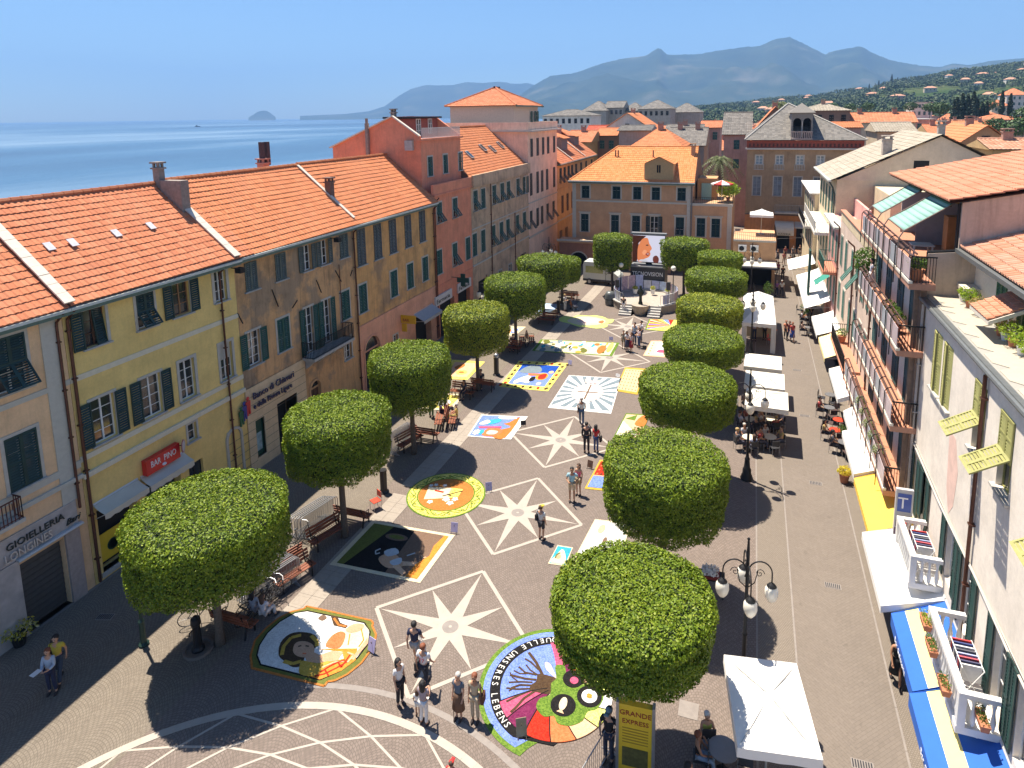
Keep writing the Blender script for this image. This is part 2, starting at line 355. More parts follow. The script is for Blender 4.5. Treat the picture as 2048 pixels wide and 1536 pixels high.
def crown_mesh(n,size,seed,h=1.15,e=8.):
    rs=np.random.RandomState(seed); d=rs.normal(size=(n*2,3)); d/=np.linalg.norm(d,axis=1)[:,None]
    # clipped drum: super-ellipsoid of unit radius
    rr=(np.hypot(d[:,0],d[:,1])**e+(np.abs(d[:,2]))**e)**(-1/e); P=d*rr[:,None]
    Nn=np.c_[np.sign(d[:,0])*np.abs(P[:,0])*np.hypot(P[:,0],P[:,1])**(e-2),P[:,1]*np.hypot(P[:,0],P[:,1])**(e-2),np.sign(P[:,2])*np.abs(P[:,2])**(e-1)]; Nn/=np.linalg.norm(Nn,axis=1)[:,None]
    w=rr**2/np.maximum(.25,(d*Nn).sum(1)); keep=rs.uniform(size=n*2)<w/w.max()*1.3; P=P[keep][:n];Nn=Nn[keep][:n]
    bumpv=np.array([noise.noise(Vector(p)*2.3+Vector((seed,0,0)))*.05+noise.noise(Vector(p)*6+Vector((seed,3,0)))*.035 for p in P])
    dep=np.abs(rs.normal(size=len(P)))*.055
    low=np.clip((-P[:,2]-.5)*2,0,1); hang=low*rs.uniform(0,.16,len(P))*(np.array([noise.noise(Vector((p[0]*3,p[1]*3,seed))) for p in P])*1.6+.4)
    P[:,:2]*=(1-.05*(1-P[:,2:3])*.5); P=P*(1+bumpv-dep)[:,None]; P[:,2]-=hang*1.3
    return P,Nn
def crown(name,r,h,nl,size,seed):
    P,Nn=crown_mesh(nl,size,seed); P=P*np.array([r,r,h/2]); Nn=Nn/np.array([r,r,h/2]); Nn/=np.linalg.norm(Nn,axis=1)[:,None]
    return np_mesh(name,leaf_quads(P,Nn,size,.62,.62,np.random.RandomState(seed)),4)
def topiary(X,Y,r,zt,zb,label,kind=0,seed=0,nl=30000,size=.12,lm=LEAF,trunk=.13,fork=True):
    t=thing('clipped_tree',label,'clipped tree',(X,Y,0),0,'clipped round trees round the square')
    h=zt-zb; key=('crown',round(r,1),round(h,1),kind); 
    me=crown('crown',r,h,nl,size,seed); me.materials.append(lm); o=link('crown',me,t,(0,0,(zt+zb)/2))
    b=MB(); e=8.
    for i in range(11):
        ph=-pi/2+pi*i/10
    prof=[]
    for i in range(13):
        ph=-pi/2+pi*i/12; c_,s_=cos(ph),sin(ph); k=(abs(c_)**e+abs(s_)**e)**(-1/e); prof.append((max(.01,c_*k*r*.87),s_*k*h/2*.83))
    b.lathe(prof,0,0,0,20); b.build('crown_light_block',CORE,o,smooth=True)  # solid core added inside the leaves to block light
    b=MB(); b.tube([(0,0,-.05),(.02,0,.5),(-.02,.03,zb*.6),(0,0,zb+.3)],[trunk*1.5,trunk*1.1,trunk,trunk*.85],9)
    for k in range(5):
        a=k*2*pi/5+seed; b.tube([(0,0,zb-.25),(cos(a)*r*.25,sin(a)*r*.25,zb+.15),(cos(a)*r*.62,sin(a)*r*.62,zb+.6)],[trunk*.55,trunk*.4,trunk*.2],6)
    b.build('trunk',BARK,t,smooth=True); return t
# ---------------------------------------------------------------- parts of buildings
GREEN=mat('green shutter paint',(.012,.075,.055),.6,var=.18,sc=3)
GREEND=mat('dark green shutter paint',(.010,.038,.034),.6,var=.2,sc=3)
GREYGR=mat('faded grey green shutters',(.10,.125,.11),.75,var=.2,sc=5)
OLIVE=mat('sunlit olive shutters',(.30,.29,.10),.65,var=.12,sc=6)
TRIM=mat('pale window trim',(.50,.46,.40),.85,var=.08,sc=4)
WHITEP=mat('white window paint',(.74,.73,.70),.5,var=.04)
GLASS=mat('dark window glass',(.03,.035,.04),.08,var=.3,sc=.8,spec=.9)
IRON=mat('dark wrought iron',(.02,.02,.022),.55,.5,var=.1)
PIPE=mat('brown copper pipe',(.11,.045,.03),.45,.5,var=.2)
GUT=mat('pale stone gutter',(.55,.57,.52),.6,var=.1,sc=4)
GUTU=mat('green grey gutter underside',(.10,.16,.13),.6,var=.15)
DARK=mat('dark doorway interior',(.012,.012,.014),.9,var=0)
WOODB=mat('brown door wood',(.10,.045,.025),.6,var=.25,sc=8)
STONE=mat('grey stone sill',(.42,.40,.37),.8,var=.12,sc=5)
ORT=tilemat('orange clay tiles',[(.52,.18,.09),(.57,.21,.105),(.61,.245,.13),(.48,.21,.13)])
ORT2=tilemat('bright orange clay tiles',[(.55,.195,.085),(.60,.22,.10),(.64,.25,.115),(.52,.22,.13)])
REDT=tilemat('red clay tiles',[(.42,.085,.05),(.48,.10,.06),(.52,.14,.08),(.38,.14,.10)])
OLDT=tilemat('weathered clay tiles',[(.46,.22,.13),(.54,.28,.18),(.60,.34,.24),(.40,.30,.23)])
SLATE=tilemat('grey slates',[(.15,.14,.13),(.20,.185,.17),(.24,.22,.20),(.12,.12,.11)])
PALET=tilemat('pale stone slabs',[(.34,.295,.23),(.39,.34,.27),(.42,.37,.30),(.30,.27,.22)])
_cache={}
def cached(key,fn,name,mats,parent,loc=None,rot=None,**kw):
    if key in _cache: return link(name,_cache[key],parent,loc,rot,**kw)
    o=fn().build(name,mats,parent,loc=loc,**kw); _cache[key]=o.data
    if rot is not None: o.rotation_euler=rot if isinstance(rot,(tuple,list)) else (0,0,rot)
    return o
class Bld:
    def __init__(s,name,label,cat,O,rz,L,depth,group=None):
        s.O=Vector((O[0],O[1],0)); s.rz=rz; s.ux=Vector((cos(rz),sin(rz),0)); s.uy=Vector((-sin(rz),cos(rz),0)); s.L=L;s.D=depth
        s.root=thing(name,label,cat,(O[0],O[1],0),rz,group); s.op=[]
    def lp(s,px,py,y=0.):
        d=ray(px,py); A=s.O+s.uy*y; t=(A-CO).dot(s.uy)/d.dot(s.uy); P=CO+d*t-s.O; return P.dot(s.ux),P.z
    def W(s,u,y,z=0): return s.O+s.ux*u+s.uy*y+Vector((0,0,z))
    def wall(s,u0,u1,z0,z1,m,name='wall',y=0.,rev=.24,ops=None,depth=None,back=True,top=True,sides=True):
        ops=s.op if ops is None else ops
        ops=[o for o in ops if o[0]>u0-.01 and o[1]<u1+.01 and o[2]>=z0-.6 and o[3]<=z1+.01]
        us=sorted({u0,u1,*[o[0] for o in ops],*[o[1] for o in ops]}); zs=sorted({z0,z1,*[max(z0,o[2]) for o in ops],*[o[3] for o in ops]})
        b=MB(); D=depth or s.D
        for a,c in zip(us[:-1],us[1:]):
            for e,f in zip(zs[:-1],zs[1:]):
                mu,mz=(a+c)/2,(e+f)/2
                if any(o[0]<mu<o[1] and o[2]<mz<o[3] for o in ops): continue
                b.add([(a,y,e),(c,y,e),(c,y,f),(a,y,f)],[(0,1,2,3)])
        for o in ops:
            a,c,e,f=o[:4]; r=rev if len(o)<5 else o[4]
            b.add([(a,y,e),(c,y,e),(c,y,f),(a,y,f),(a,y+r,e),(c,y+r,e),(c,y+r,f),(a,y+r,f)],[(0,4,5,1),(1,5,6,2),(2,6,7,3),(3,7,4,0)])
        if sides: b.add([(u0,y,z0),(u0,y+D,z0),(u0,y+D,z1),(u0,y,z1)],[(0,3,2,1)]); b.add([(u1,y,z0),(u1,y+D,z0),(u1,y+D,z1),(u1,y,z1)],[(0,1,2,3)])
        if back: b.add([(u0,y+D,z0),(u1,y+D,z0),(u1,y+D,z1),(u0,y+D,z1)],[(0,3,2,1)])
        if top: b.add([(u0,y+.02,z1-.01),(u1,y+.02,z1-.01),(u1,y+D-.02,z1-.01),(u0,y+D-.02,z1-.01)],[(0,1,2,3)])
        return b.build(name,m,s.root)
    def part(s,name,b,m,parent=None,**kw): return b.build(name,m,parent or s.root,**kw)
    def box(s,name,m,*a,parent=None): return MB().box(*a).build(name,m,parent or s.root)
def leaf_mb(w,h,slats=True,n=None):
    b=MB(); f=.06 if w>.3 else .04
    if not slats: b.box(0,w,-.02,.02,0,h); b.box(f,w-f,-.026,.026,h*.1,h*.45); b.box(f,w-f,-.026,.026,h*.55,h*.92); return b
    b.box(0,f,-.02,.02,0,h); b.box(w-f,w,-.02,.02,0,h); b.box(f,w-f,-.02,.02,0,f*1.3); b.box(f,w-f,-.02,.02,h-f*1.3,h); b.box(f,w-f,-.02,.02,h*.48,h*.48+f)
    n=n or max(5,int(h/.11)); 
    for i in range(n):
        z=f*1.3+(h-2.6*f)*(i+.5)/n; b.add([(f,-.018,z-.035),(w-f,-.018,z-.035),(w-f,.018,z+.035),(f,.018,z+.035)],[(0,1,2,3)])
    return b
def q5(x): return round(x/.05)*.05
def frame_mb(w,h,leafs=2,rows=3,f=.05):
    b=MB()
    b.box(0,f,-.03,.03,0,h); b.box(w-f,w,-.03,.03,0,h); b.box(f,w-f,-.03,.03,0,f); b.box(f,w-f,-.03,.03,h-f,h)
    if leafs==2: b.box(w/2-.035,w/2+.035,-.035,.035,f,h-f)
    for i in range(1,rows): b.box(f,w-f,-.015,.015,h*i/rows-.015,h*i/rows+.015)
    return b
def window(B,u0,u1,z0,z1,kind='closed',sm=None,trim=TRIM,tw=.12,rows=3,y=0.,sill=True,glass=GLASS,frame=WHITEP,hole=True,lab=None):
    """kinds: closed / flap / open / openflap / bare / half / dark"""
    u0,u1=min(u0,u1),max(u0,u1); z0,z1=min(z0,z1),max(z0,z1); sm=sm or GREEN; w,h=q5(u1-u0),q5(z1-z0); u1=u0+w; z1=z0+h
    if hole: B.op.append((u0,u1,z0,z1))
    par=B.root
    W=cached(('fr',w,h,rows,frame.name),lambda:frame_mb(w,h,2 if w>.5 else 1,rows),'window',frame,par,(u0,y+.17,z0),label=lab)
    cached(('pane',w,h,glass.name),lambda:MB().box(.03,w-.03,.0,.012,.03,h-.03),'pane',glass,W,(0,.0,0))
    if trim: 
        def f():
            b=MB(); t=tw
            b.box(-t,0,-.035,.01,-t*.3,h+t); b.box(w,w+t,-.035,.01,-t*.3,h+t); b.box(0,w,-.035,.01,h,h+t); return b
        cached(('trim',w,h,tw,trim.name),f,'trim',trim,W,(0,-.17,0))
    if sill: cached(('sill',w,STONE.name),lambda:MB().box(-.14,w+.14,-.12,.17,-.07,-.004),'sill',STONE,W,(0,-.17,0))
    lw=w/2
    if kind in('closed','flap'):
        for k in(0,1):
            if kind=='closed': cached(('lf',lw,h,sm.name),lambda:leaf_mb(lw,h),'shutter',sm,W,(k*lw,-.17-.03,0))
            else:
                hh=q5(h*.5); cached(('lf',lw,hh,sm.name),lambda:leaf_mb(lw,hh),'shutter',sm,W,(k*lw,-.2,h-hh))
                cached(('lfd',lw,h-hh,sm.name),lambda:leaf_mb(lw,h-hh).add([],[]),'shutter_flap',sm,W,(k*lw,-.2-(h-hh)*sin(.62+k*.0),h-hh-(h-hh)*cos(.62)),(-.62,0,0))
    if kind in('open','openflap'):
        cached(('lf',lw,h,sm.name),lambda:leaf_mb(lw,h),'shutter',sm,W,(-lw-.02,-.17-.06,0),(0,0,0))
        if kind=='open': cached(('lf',lw,h,sm.name),lambda:leaf_mb(lw,h),'shutter',sm,W,(w+.02,-.23,0))
        else: cached(('lf',lw,h,sm.name),lambda:leaf_mb(lw,h),'shutter',sm,W,(w*.52,-.2,0),(-.12,0,.12))
    if kind=='half': cached(('bl',w,h),lambda:MB().box(.05,w-.05,-.05,-.035,h*.55,h-.03),'roller_blind',mat('roller blind cream',(.50,.47,.42),.8,var=.05),W)
    return W
def winpx(B,a,b,kind='closed',zr=None,w=None,**kw):
    """window from two pixels of the photograph: top left and bottom right of the opening"""
    y=kw.get('y',0.); (u0,z1),(u1,z0)=B.lp(*a,y=y),B.lp(*b,y=y)
    if zr: z0,z1=zr
    if w: m=(u0+u1)/2; u0,u1=m-w/2,m+w/2
    return window(B,u0,u1,z0,z1,kind,**kw)
def tiles(B,name,m,A,Bq,C,Dq,tw=.24,th=.36,parent=None,amp=.03,step=.035,wav=.02,prof=2,kind='stuff'):
    """clay tiles on the plane eave A->B, ridge D->C (local), laid in stepped corrugated courses"""
    A,Bq,C,Dq=[Vector(x) for x in(A,Bq,C,Dq)]; ed=(Bq-A).normalized(); nrm=ed.cross((Dq-A)).normalized()
    if nrm.z<0: nrm=-nrm
    sl=nrm.cross(ed).normalized(); 
    if sl.z<0: sl=-sl
    H=(Dq-A).dot(sl); n=max(1,round(H/th)); aD=(Dq-A).dot(ed); L0=(Bq-A).length; aC=(C-A).dot(ed)
    V=[];F=[]
    P_=[(0,0),(.22,1),(.5,1),(.72,0)] if prof==2 else [(0,0),(.5,1)]
    for j in range(n):
        t0,t1=j/n,min(1,(j+1.12)/n)
        l0,r0,l1,r1=aD*t0,L0+(aC-L0)*t0,aD*t1,L0+(aC-L0)*t1
        k0=math.floor(min(l0,l1)/tw); k1=math.ceil(max(r0,r1)/tw)
        prev=None
        for k in range(k0,k1):
            o=len(V); cl=lambda x,l,r:max(l,min(r,x)); jit=random.uniform(-.006,.006)
            for fr_,hh in P_+[(1,0)]:
                u=(k+fr_)*tw; ua,ub=cl(u,l0,r0),cl(u,l1,r1); wv=wav*noise.noise(Vector(((A.x+u)*.3,j*.12,A.z)))*2
                V.append(A+ed*ua+sl*(H*t0)+nrm*(step+hh*amp+wv+jit)); V.append(A+ed*ub+sl*(H*t1)+nrm*(.004+hh*amp*.8+wv+jit)); V.append(A+ed*ua+sl*(H*t0)+nrm*(-.01))
            q=len(P_)
            for i in range(q):
                a=o+i*3
                if (V[a]-V[a+3]).length<1e-4 and (V[a+1]-V[a+4]).length<1e-4: continue
                F.append((a,a+3,a+4,a+1)); 
                if (V[a]-V[a+3]).length>1e-4: F.append((a+2,a+5,a+3,a))
    b=MB(); b.v=[tuple(v) for v in V]; b.f=F; b.mi=[0]*len(F); o=b.build(name,m,parent or B.root)
    if kind: o['kind']=kind
    return o
def ridge_caps(B,p,q,m,parent=None,r=.11,seg=.42):
    b=MB(); p,q=Vector(p),Vector(q); L=(q-p).length; n=max(1,int(L/seg)); d=(q-p)/n
    for i in range(n): b.tube([p+d*i,p+d*(i+1.05)],[r*1.08,r*.9],6)
    o=b.build('ridge_tiles',m,parent or B.root); o['kind']='stuff'; return o
def text(name,body,size,m,parent,loc,rot,ex=.02,align='LEFT',font=None,sx=1.,shear=0.,sp=1.):
    c=bpy.data.curves.new(name,'FONT'); c.body=body; c.size=size; c.extrude=ex; c.align_x=align; c.resolution_u=2; c.shear=shear; c.space_character=sp
    o=bpy.data.objects.new('tmp',c); COL.objects.link(o); dg=bpy.context.evaluated_depsgraph_get(); me=bpy.data.meshes.new_from_object(o.evaluated_get(dg)); bpy.data.objects.remove(o)
    me.materials.clear(); me.materials.append(m); o=link(name,me,parent,loc,rot); o.scale=(sx,1,1); return o
def pipe(B,u,z0,z1,m=PIPE,r=.05,y=-.1,name='drainpipe',hook=True):
    pts=[(u,y,z0)]+[(u,y,z1-.45)]+([(u,y-.02,z1-.3),(u-.0,y-.3,z1-.05),(u,y-.42,z1+.08)] if hook else [(u,y,z1)])
    b=MB(); b.tube(pts,r,6)
    for z in np.arange(z0+1,z1-.5,1.9): b.box(u-r*1.5,u+r*1.5,y-r*1.2,0,z,z+.05)
    return b.build(name,m,B.root)
def gutter(B,u0,u1,z,proj=.42):
    MB().box(u0,u1,-proj-.16,-proj+.06,z-.02,z+.09).build('gutter',GUT,B.root)
    MB().box(u0,u1,-proj-.10,.0,z-.16,z-.02).build('eave_board',GUTU,B.root)
def molding(B,u0,u1,z,h,pr_=.06,m=TRIM,name='string_course'): return MB().box(u0,u1,-pr_,.02,z,z+h).build(name,m,B.root)
def gable_roof(B,u0,u1,ze,yr,zr,yb,tm,y0=-.5,hip0=0,hip1=0,name='roof',back=True,**kw):
    """eave at y0 height ze, ridge at yr height zr; hips pull the ridge ends in"""
    b=MB(); sl=(zr-ze)/(yr-y0); zb=zr-sl*(yb-yr)
    b.add([(u0,y0,ze-.06),(u1,y0,ze-.06),(u1-hip1,yr,zr-.06),(u0+hip0,yr,zr-.06),(u0,yb,zb-.06),(u1,yb,zb-.06)],[(0,1,2,3),(3,2,5,4),(0,3,4),(1,5,2),(0,4,5,1)])
    r=b.build(name,mat('roof boarding',(.2,.12,.08),.9),B.root)
    tiles(B,'roof_tiles',tm,(u0,y0,ze),(u1,y0,ze),(u1-hip1,yr,zr),(u0+hip0,yr,zr),parent=r,**kw)
    if back: tiles(B,'roof_tiles',tm,(u1,yb,zb),(u0,yb,zb),(u0+hip0,yr,zr),(u1-hip1,yr,zr),parent=r,**kw)
    if hip0: tiles(B,'roof_tiles',tm,(u0,yb,zb),(u0,y0,ze),(u0+hip0,yr,zr),(u0+hip0,yr,zr+.001),parent=r,**kw); ridge_caps(B,(u0,y0,ze+.05),(u0+hip0,yr,zr+.05),tm,r)
    if hip1: tiles(B,'roof_tiles',tm,(u1,y0,ze),(u1,yb,zb),(u1-hip1,yr,zr),(u1-hip1,yr,zr+.001),parent=r,**kw); ridge_caps(B,(u1,y0,ze+.05),(u1-hip1,yr,zr+.05),tm,r)
    ridge_caps(B,(u0+hip0,yr,zr+.06),(u1-hip1,yr,zr+.06),tm,r); return r
def chimney(B,u,y,z,h,w=.5,d=.5,m=None,parent=None,cap=True,pots=0):
    m=m or mat('grey render chimney',(.26,.22,.19),.9,var=.2); b=MB().box(u-w/2,u+w/2,y-d/2,y+d/2,z-1.0,z+h)
    if cap: b.box(u-w/2-.07,u+w/2+.07,y-d/2-.07,y+d/2+.07,z+h,z+h+.08); 
    c=b.build('chimney',m,parent or B.root)
    k=MB()
    if pots:
        for i in range(pots): k.cyl(u+(i-(pots-1)/2)*.3,y,z+h+.08,z+h+.45,.09,.08,8)
    else:
        for dx in(-1,1):
            for dy in(-1,1): k.box(u+dx*(w/2-.06)-.05,u+dx*(w/2-.06)+.05,y+dy*(d/2-.06)-.05,y+dy*(d/2-.06)+.05,z+h+.08,z+h+.28)
        k.box(u-w/2-.08,u+w/2+.08,y-d/2-.08,y+d/2+.08,z+h+.28,z+h+.36)
    k.build('chimney_cap',m,c); return c
def coping(B,p,q,w,n,m,parent=None,up=.10):
    """a row of pale slabs running up the roof from p to q"""
    p,q=Vector(p),Vector(q); d=(q-p)/n; key=('cop',round(d.length,2),w)
    for i in range(n):
        o=cached(key,lambda:MB().box(-w/2,w/2,0,d.length*.97,0,.06),'coping_slab',m,parent or B.root)
        x=Vector((1,0,0)); y=d.normalized(); z=x.cross(y); M=Matrix((x,y,z)).transposed().to_4x4(); M.translation=p+d*i+z*(up+random.uniform(0,.012)); o.matrix_local=M
def railing(B,pts,h,m=IRON,name='railing',gap=.12,r=.012,parent=None,y=None):
    b=MB()
    for p,q in zip(pts[:-1],pts[1:]):
        p,q=Vector(p),Vector(q); L=(q-p).length; n=max(1,int(L/gap)); z=Vector((0,0,h))
        b.bar(p+z,q+z,.04,.035); b.bar(p+Vector((0,0,.06)),q+Vector((0,0,.06)),.025)
        for i in range(n+1): t=p+(q-p)*i/n; b.bar(t,t+z,r*2,up=(0,1,0))
    return b.build(name,m,parent or B.root)
def awning(label,B,u0,u1,zt,zb,proj,cols,stripe=None,val=.25,y=0,group='shop awnings along the street',side=True,scallop=False,thick=.012,cat='awning',frame=True):
    """sloping cloth from the wall out; local coordinates of building B"""
    t=thing('awning',label,cat,tuple(B.W(u0,0,0)),B.rz,group); w=u1-u0; n=max(4,int(w/.35)); bnd=[0]
    if stripe: bnd=[i/len(stripe) for i in range(len(stripe))]
    b=MB(); bv=MB(); ny=8
    def mi(k,j):
        return (cols[stripe[min(len(stripe)-1,int(j/ny*len(stripe)))]] if stripe else cols[0])
    ms=cols if isinstance(cols[0],bpy.types.Material) else [cols]
    for j in range(ny):
        for k in range(n):
            def P(a,c): return (w*a/n,-proj*c/ny,zt+(zb-zt)*c/ny-.035*sin(pi*c/ny))
            m_=stripe[min(len(stripe)-1,int((j+.5)/ny*len(stripe)))] if stripe else 0
            b.add([P(k,j),P(k+1,j),P(k+1,j+1),P(k,j+1)],[(0,3,2,1)],m_)
    o=b.build('cloth',ms,t)
    sm=o.modifiers.new('thick','SOLIDIFY'); sm.thickness=thick
    for k in range(n*2):
        a0,a1=w*k/(2*n),w*(k+1)/(2*n); d=.05*(k%2) if scallop else .01*(k%2)
        bv.hexa([(a0,-proj-.012,zb-.0),(a1,-proj-.012,zb),(a1,-proj-.012,zb-val-.05+(.05 if (k%2)and scallop else 0)),(a0,-proj-.012,zb-val-.05+(.05 if (k+1)%2 and scallop else 0))],[(a0,-proj,zb),(a1,-proj,zb),(a1,-proj,zb-val),(a0,-proj,zb-val)])
    if val>0: bv.build('valance',ms[-1 if not stripe else stripe[-1]],t)
    if side and val>0:
        for uu in(0,w):
            MB().ext([(uu,0,zt),(uu,-proj,zb),(uu,-proj,zb-val),(uu,0,zt-val)],(.01,0,0)).build('side_flap',ms[0],t)
    if frame:
        f=MB(); f.bar((0,-proj+.02,zb-.03),(w,-proj+.02,zb-.03),.04)
        for uu in(.05,w-.05): f.bar((uu,0,zt-.6 if not side else zt-.1),(uu,-proj+.03,zb-.04),.03)
        f.tube([(0,.02,zt+.03),(w,.02,zt+.03)],.06,6); f.build('awning_frame',mat('white metal arms',(.6,.6,.6),.4,.3,var=0),t)
    return t
# ---------------------------------------------------------------- the left side of the square
BOOST=(1.75,1.5,1.3)
XL=-24.45; R90=pi/2
def LB(label,Y0,Y1,depth=9.,name='town_house'): return Bld(name,label,'building',(XL,Y0),R90,Y1-Y0,depth)
PEACH=plaster('peach plaster',(.50,.375,.25),amt=.12,streak=.18); PEACHT=mat('pale quoin paint',(.52,.49,.42),.85,var=.06)
YEL=plaster('yellow plaster',(.53,.41,.175),amt=.08,streak=.12); YELT=mat('cream band paint',(.70,.62,.47),.85,var=.06)
OCH=plaster('weathered ochre plaster',(.40,.27,.15),amt=.55,streak=.6,col2=(.30,.24,.18),c2amt=.7)
OCH2=plaster('golden ochre plaster',(.42,.275,.13),amt=.35,streak=.55,col2=(.22,.18,.15),c2amt=.6,sc2=.16)
BEIGE=plaster('beige ashlar',(.44,.38,.27),amt=.1,streak=.15); PINKW=plaster('pink plaster',(.46,.27,.20),amt=.2,streak=.25)
REDW=plaster('red terracotta plaster',(.45,.20,.14),amt=.18,streak=.25); GREYW=plaster('grey stained plaster',(.36,.29,.22),amt=.7,streak=.7,stain=(.16,.14,.12))
PALEP=plaster('pale pink plaster',(.50,.40,.35),amt=.15,streak=.3); OCH3=plaster('orange ochre plaster',(.38,.275,.16),amt=.3,streak=.4)
ZA=(9.68,11.18); ZB=(5.68,7.52)
# --- jewellery house, peach
B=LB('peach three storey house with jewellery shop and grey roller shutter, at the left edge',7.0,16.9)
for a,b_,k,zr in(((-6,678),(46,772),'flap',(9.1,11.1)),((17.5,882),(74,959),'closed',(5.5,7.5))): winpx(B,a,b_,k,zr=zr,sm=GREEND,w=1.1)
for u,zr,k in((3.0,(9.1,11.1),'closed'),(2.9,(5.5,7.5),'closed'),(5.0,(9.1,11.1),'closed')): window(B,u,u+1.1,*zr,k,sm=GREEND)
u0,_=B.lp(47,1200); u1,_=B.lp(137,1150); B.op.append((u0,u1,0,2.75,.35))
B.wall(0,9.9,0,11.4,PEACH)
MB().box(0,1,0,1,0,1)
b=MB()
for i in range(24): b.box(u0+.02,u1-.02,.22+.015*(i%2),.28,.05+i*.112,.05+i*.112+.105)
b.build('roller_shutter',mat('grey roller shutter',(.09,.095,.10),.5,.4,var=.1),B.root)
FASC=mat('veined marble fascia',(.42,.38,.36),.5,var=.2,sc=2.5)
B.box('fascia',FASC,u0-1.2,9.5,-.07,.02,3.02,4.0); B.box('pilaster',mat('pinkish marble pier',(.36,.30,.28),.6,var=.12),u1+.02,9.5,-.1,.02,0,3.0); B.box('pilaster',FASC,u0-1.2,u0-.02,-.1,.02,0,3.0)
MB().tube([(u0-.1,-.2,3.0),(9.6,-.2,3.0)],.05,8).box(u0-.1,9.6,-.2,-.07,3.0,3.06).build('awning_roller',mat('white metal arms',(.6,.6,.6),.4,.3,var=0),B.root)
(ua,za),(ub,zb)=B.lp(8,1150),B.lp(97,1097)
LET=mat('silver letters',(.62,.62,.62),.35,.5,var=0); LETD=mat('dark bronze letters',(.02,.03,.028),.5,var=0)
text('sign_lettering','LONGINES',.46,LET,B.root,(ua,-.12,3.13),(R90,0,0),.03,sx=(ub-ua)/2.05)
(ua,za),(ub,zb)=B.lp(12,1128),B.lp(148,1055); text('sign_lettering','GIOIELLERIA',.36,LETD,B.root,(ua,-.10,3.53),(R90,0,0),.02,sx=(ub-ua)/2.35)
text('sign_lettering','Bari',.34,LETD,B.root,(B.lp(132,1080)[0],-.10,3.2),(R90,0,.0),.02,shear=.4)
molding(B,0,9.9,8.55,.2,.04,PEACHT); molding(B,0,9.9,5.15,.28,.05,PEACHT); molding(B,0,9.9,4.72,.16,.12,PEACHT,'cornice'); B.box('quoin_pilaster',PEACHT,9.05,9.62,-.045,.02,4.0,11.3)
p=MB(); p.box(0,0.3,0,.2,0,.3)
u,_=B.lp(14,1075); b_=Bld.part; s=B.box('balcony_slab',TRIM,u-2.2,u+.35,-.55,0,4.55,4.68); 
railing(B,[(u-2.2,-.5,4.68),(u+.3,-.5,4.68),(u+.3,0,4.68)],.8,mat('rusty iron',(.10,.03,.02),.7,.2),parent=s)
gutter(B,0,9.9,11.5); gable_roof(B,0,9.87,11.62,4.05,15.2,9,ORT,wav=.015,y0=-.5); pipe(B,9.62,3.6,11.4)
# --- yellow house
B=LB('yellow three storey house with the bar and its red sign',16.92,25.6); g0=B.lp
winpx(B,(168,622),(212,690),'openflap',ZA,w=.95,sm=GREEND,frame=WOODB); winpx(B,(272,590),(309,650),'flap',ZA,w=.85,sm=GREEND); winpx(B,(352,567),(373,630),'open',ZA,w=.95,sm=GREEND,frame=mat('brown window frame',(.28,.14,.06),.6)); winpx(B,(430,542),(451,596),'bare',ZA,w=.75,tw=.16)
winpx(B,(192,805),(225,873),'open',ZB,w=1.0,sm=GREEND,rows=4); winpx(B,(290,760),(318,830),'open',ZB,w=1.0,sm=GREEND,rows=4); winpx(B,(361,725),(390,792),'bare',ZB,w=.85,rows=4,tw=.14); winpx(B,(440,690),(466,752),'half',ZB,w=.8,tw=.14)
winpx(B,(377,850),(392,877),'bare',None,w=.5,rows=2,tw=.1)
(ua,_),(ub,_)=B.lp(292,1000),B.lp(362,955); B.op.append((ua,ub,0,2.85,.5)); BAR=(ua,ub)
(uc,_),(ud,_)=B.lp(207,1139),B.lp(283,1085); B.op.append((uc,ud,.3,3.0,.5)); SH2=(uc,ud)
ue,_=B.lp(384,1000); uf,_=B.lp(412,985); B.op.append((ue,uf,0,2.5,.3))
B.wall(0,8.68,0,11.4,YEL)
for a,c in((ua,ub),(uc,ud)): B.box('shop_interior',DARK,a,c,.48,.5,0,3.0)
window(B,ue,uf,0.02,2.45,'bare',hole=False,trim=None,sill=False,frame=IRON)
for i in range(3): B.box('shop_door',mat('teal glazed door',(.02,.045,.045),.3,var=.2),ua+.1+i*(ub-ua-.2)/3,ua+.06+(i+1)*(ub-ua-.2)/3,.3,.34,0,2.6)
B.box('poster',mat('yellow poster',(.72,.50,.03),.5,var=.05),uc+.15,ud-.2,.25,.28,.55,1.75); MB().lathe([(.25,0),(.25,.02),(.20,.02),(.20,.0)],n=20).build('poster_emblem',mat('dark green print',(.02,.06,.03),.5,var=0),B.root,loc=(uc+.7,.24,1.1)).rotation_euler=(R90,0,0)
B.box('shop_sill',STONE,uc-.1,ud+.1,-.06,.3,.1,.3)
for z,h in((8.55,.22),(5.3,.22),): molding(B,0,8.68,z,h,.035,YELT)
molding(B,0,8.68,4.6,.2,.12,YELT,'cornice'); gutter(B,0,8.68,11.5)
pipe(B,.12,.1,11.4,r=.06); pipe(B,7.62,.6,11.4)
gable_roof(B,0.03,9.6,11.68,4.05,15.3,9,ORT,wav=.02)
for uu,n in((0.,11),(8.45,11)): coping(B,(uu,-.45,11.72),(uu,3.95 if uu==0 else 3.2,15.22 if uu==0 else 14.6),.42,n,mat('pale roof slab',(.60,.54,.46),.8,var=.08),up=.09)
chimney(B,8.35,3.9,15.0,1.05,.34,.4); B.box('chimney_stack',mat('grey render chimney',(.26,.22,.19),.9),8.1,8.6,2.3,3.6,13.8,15.5)
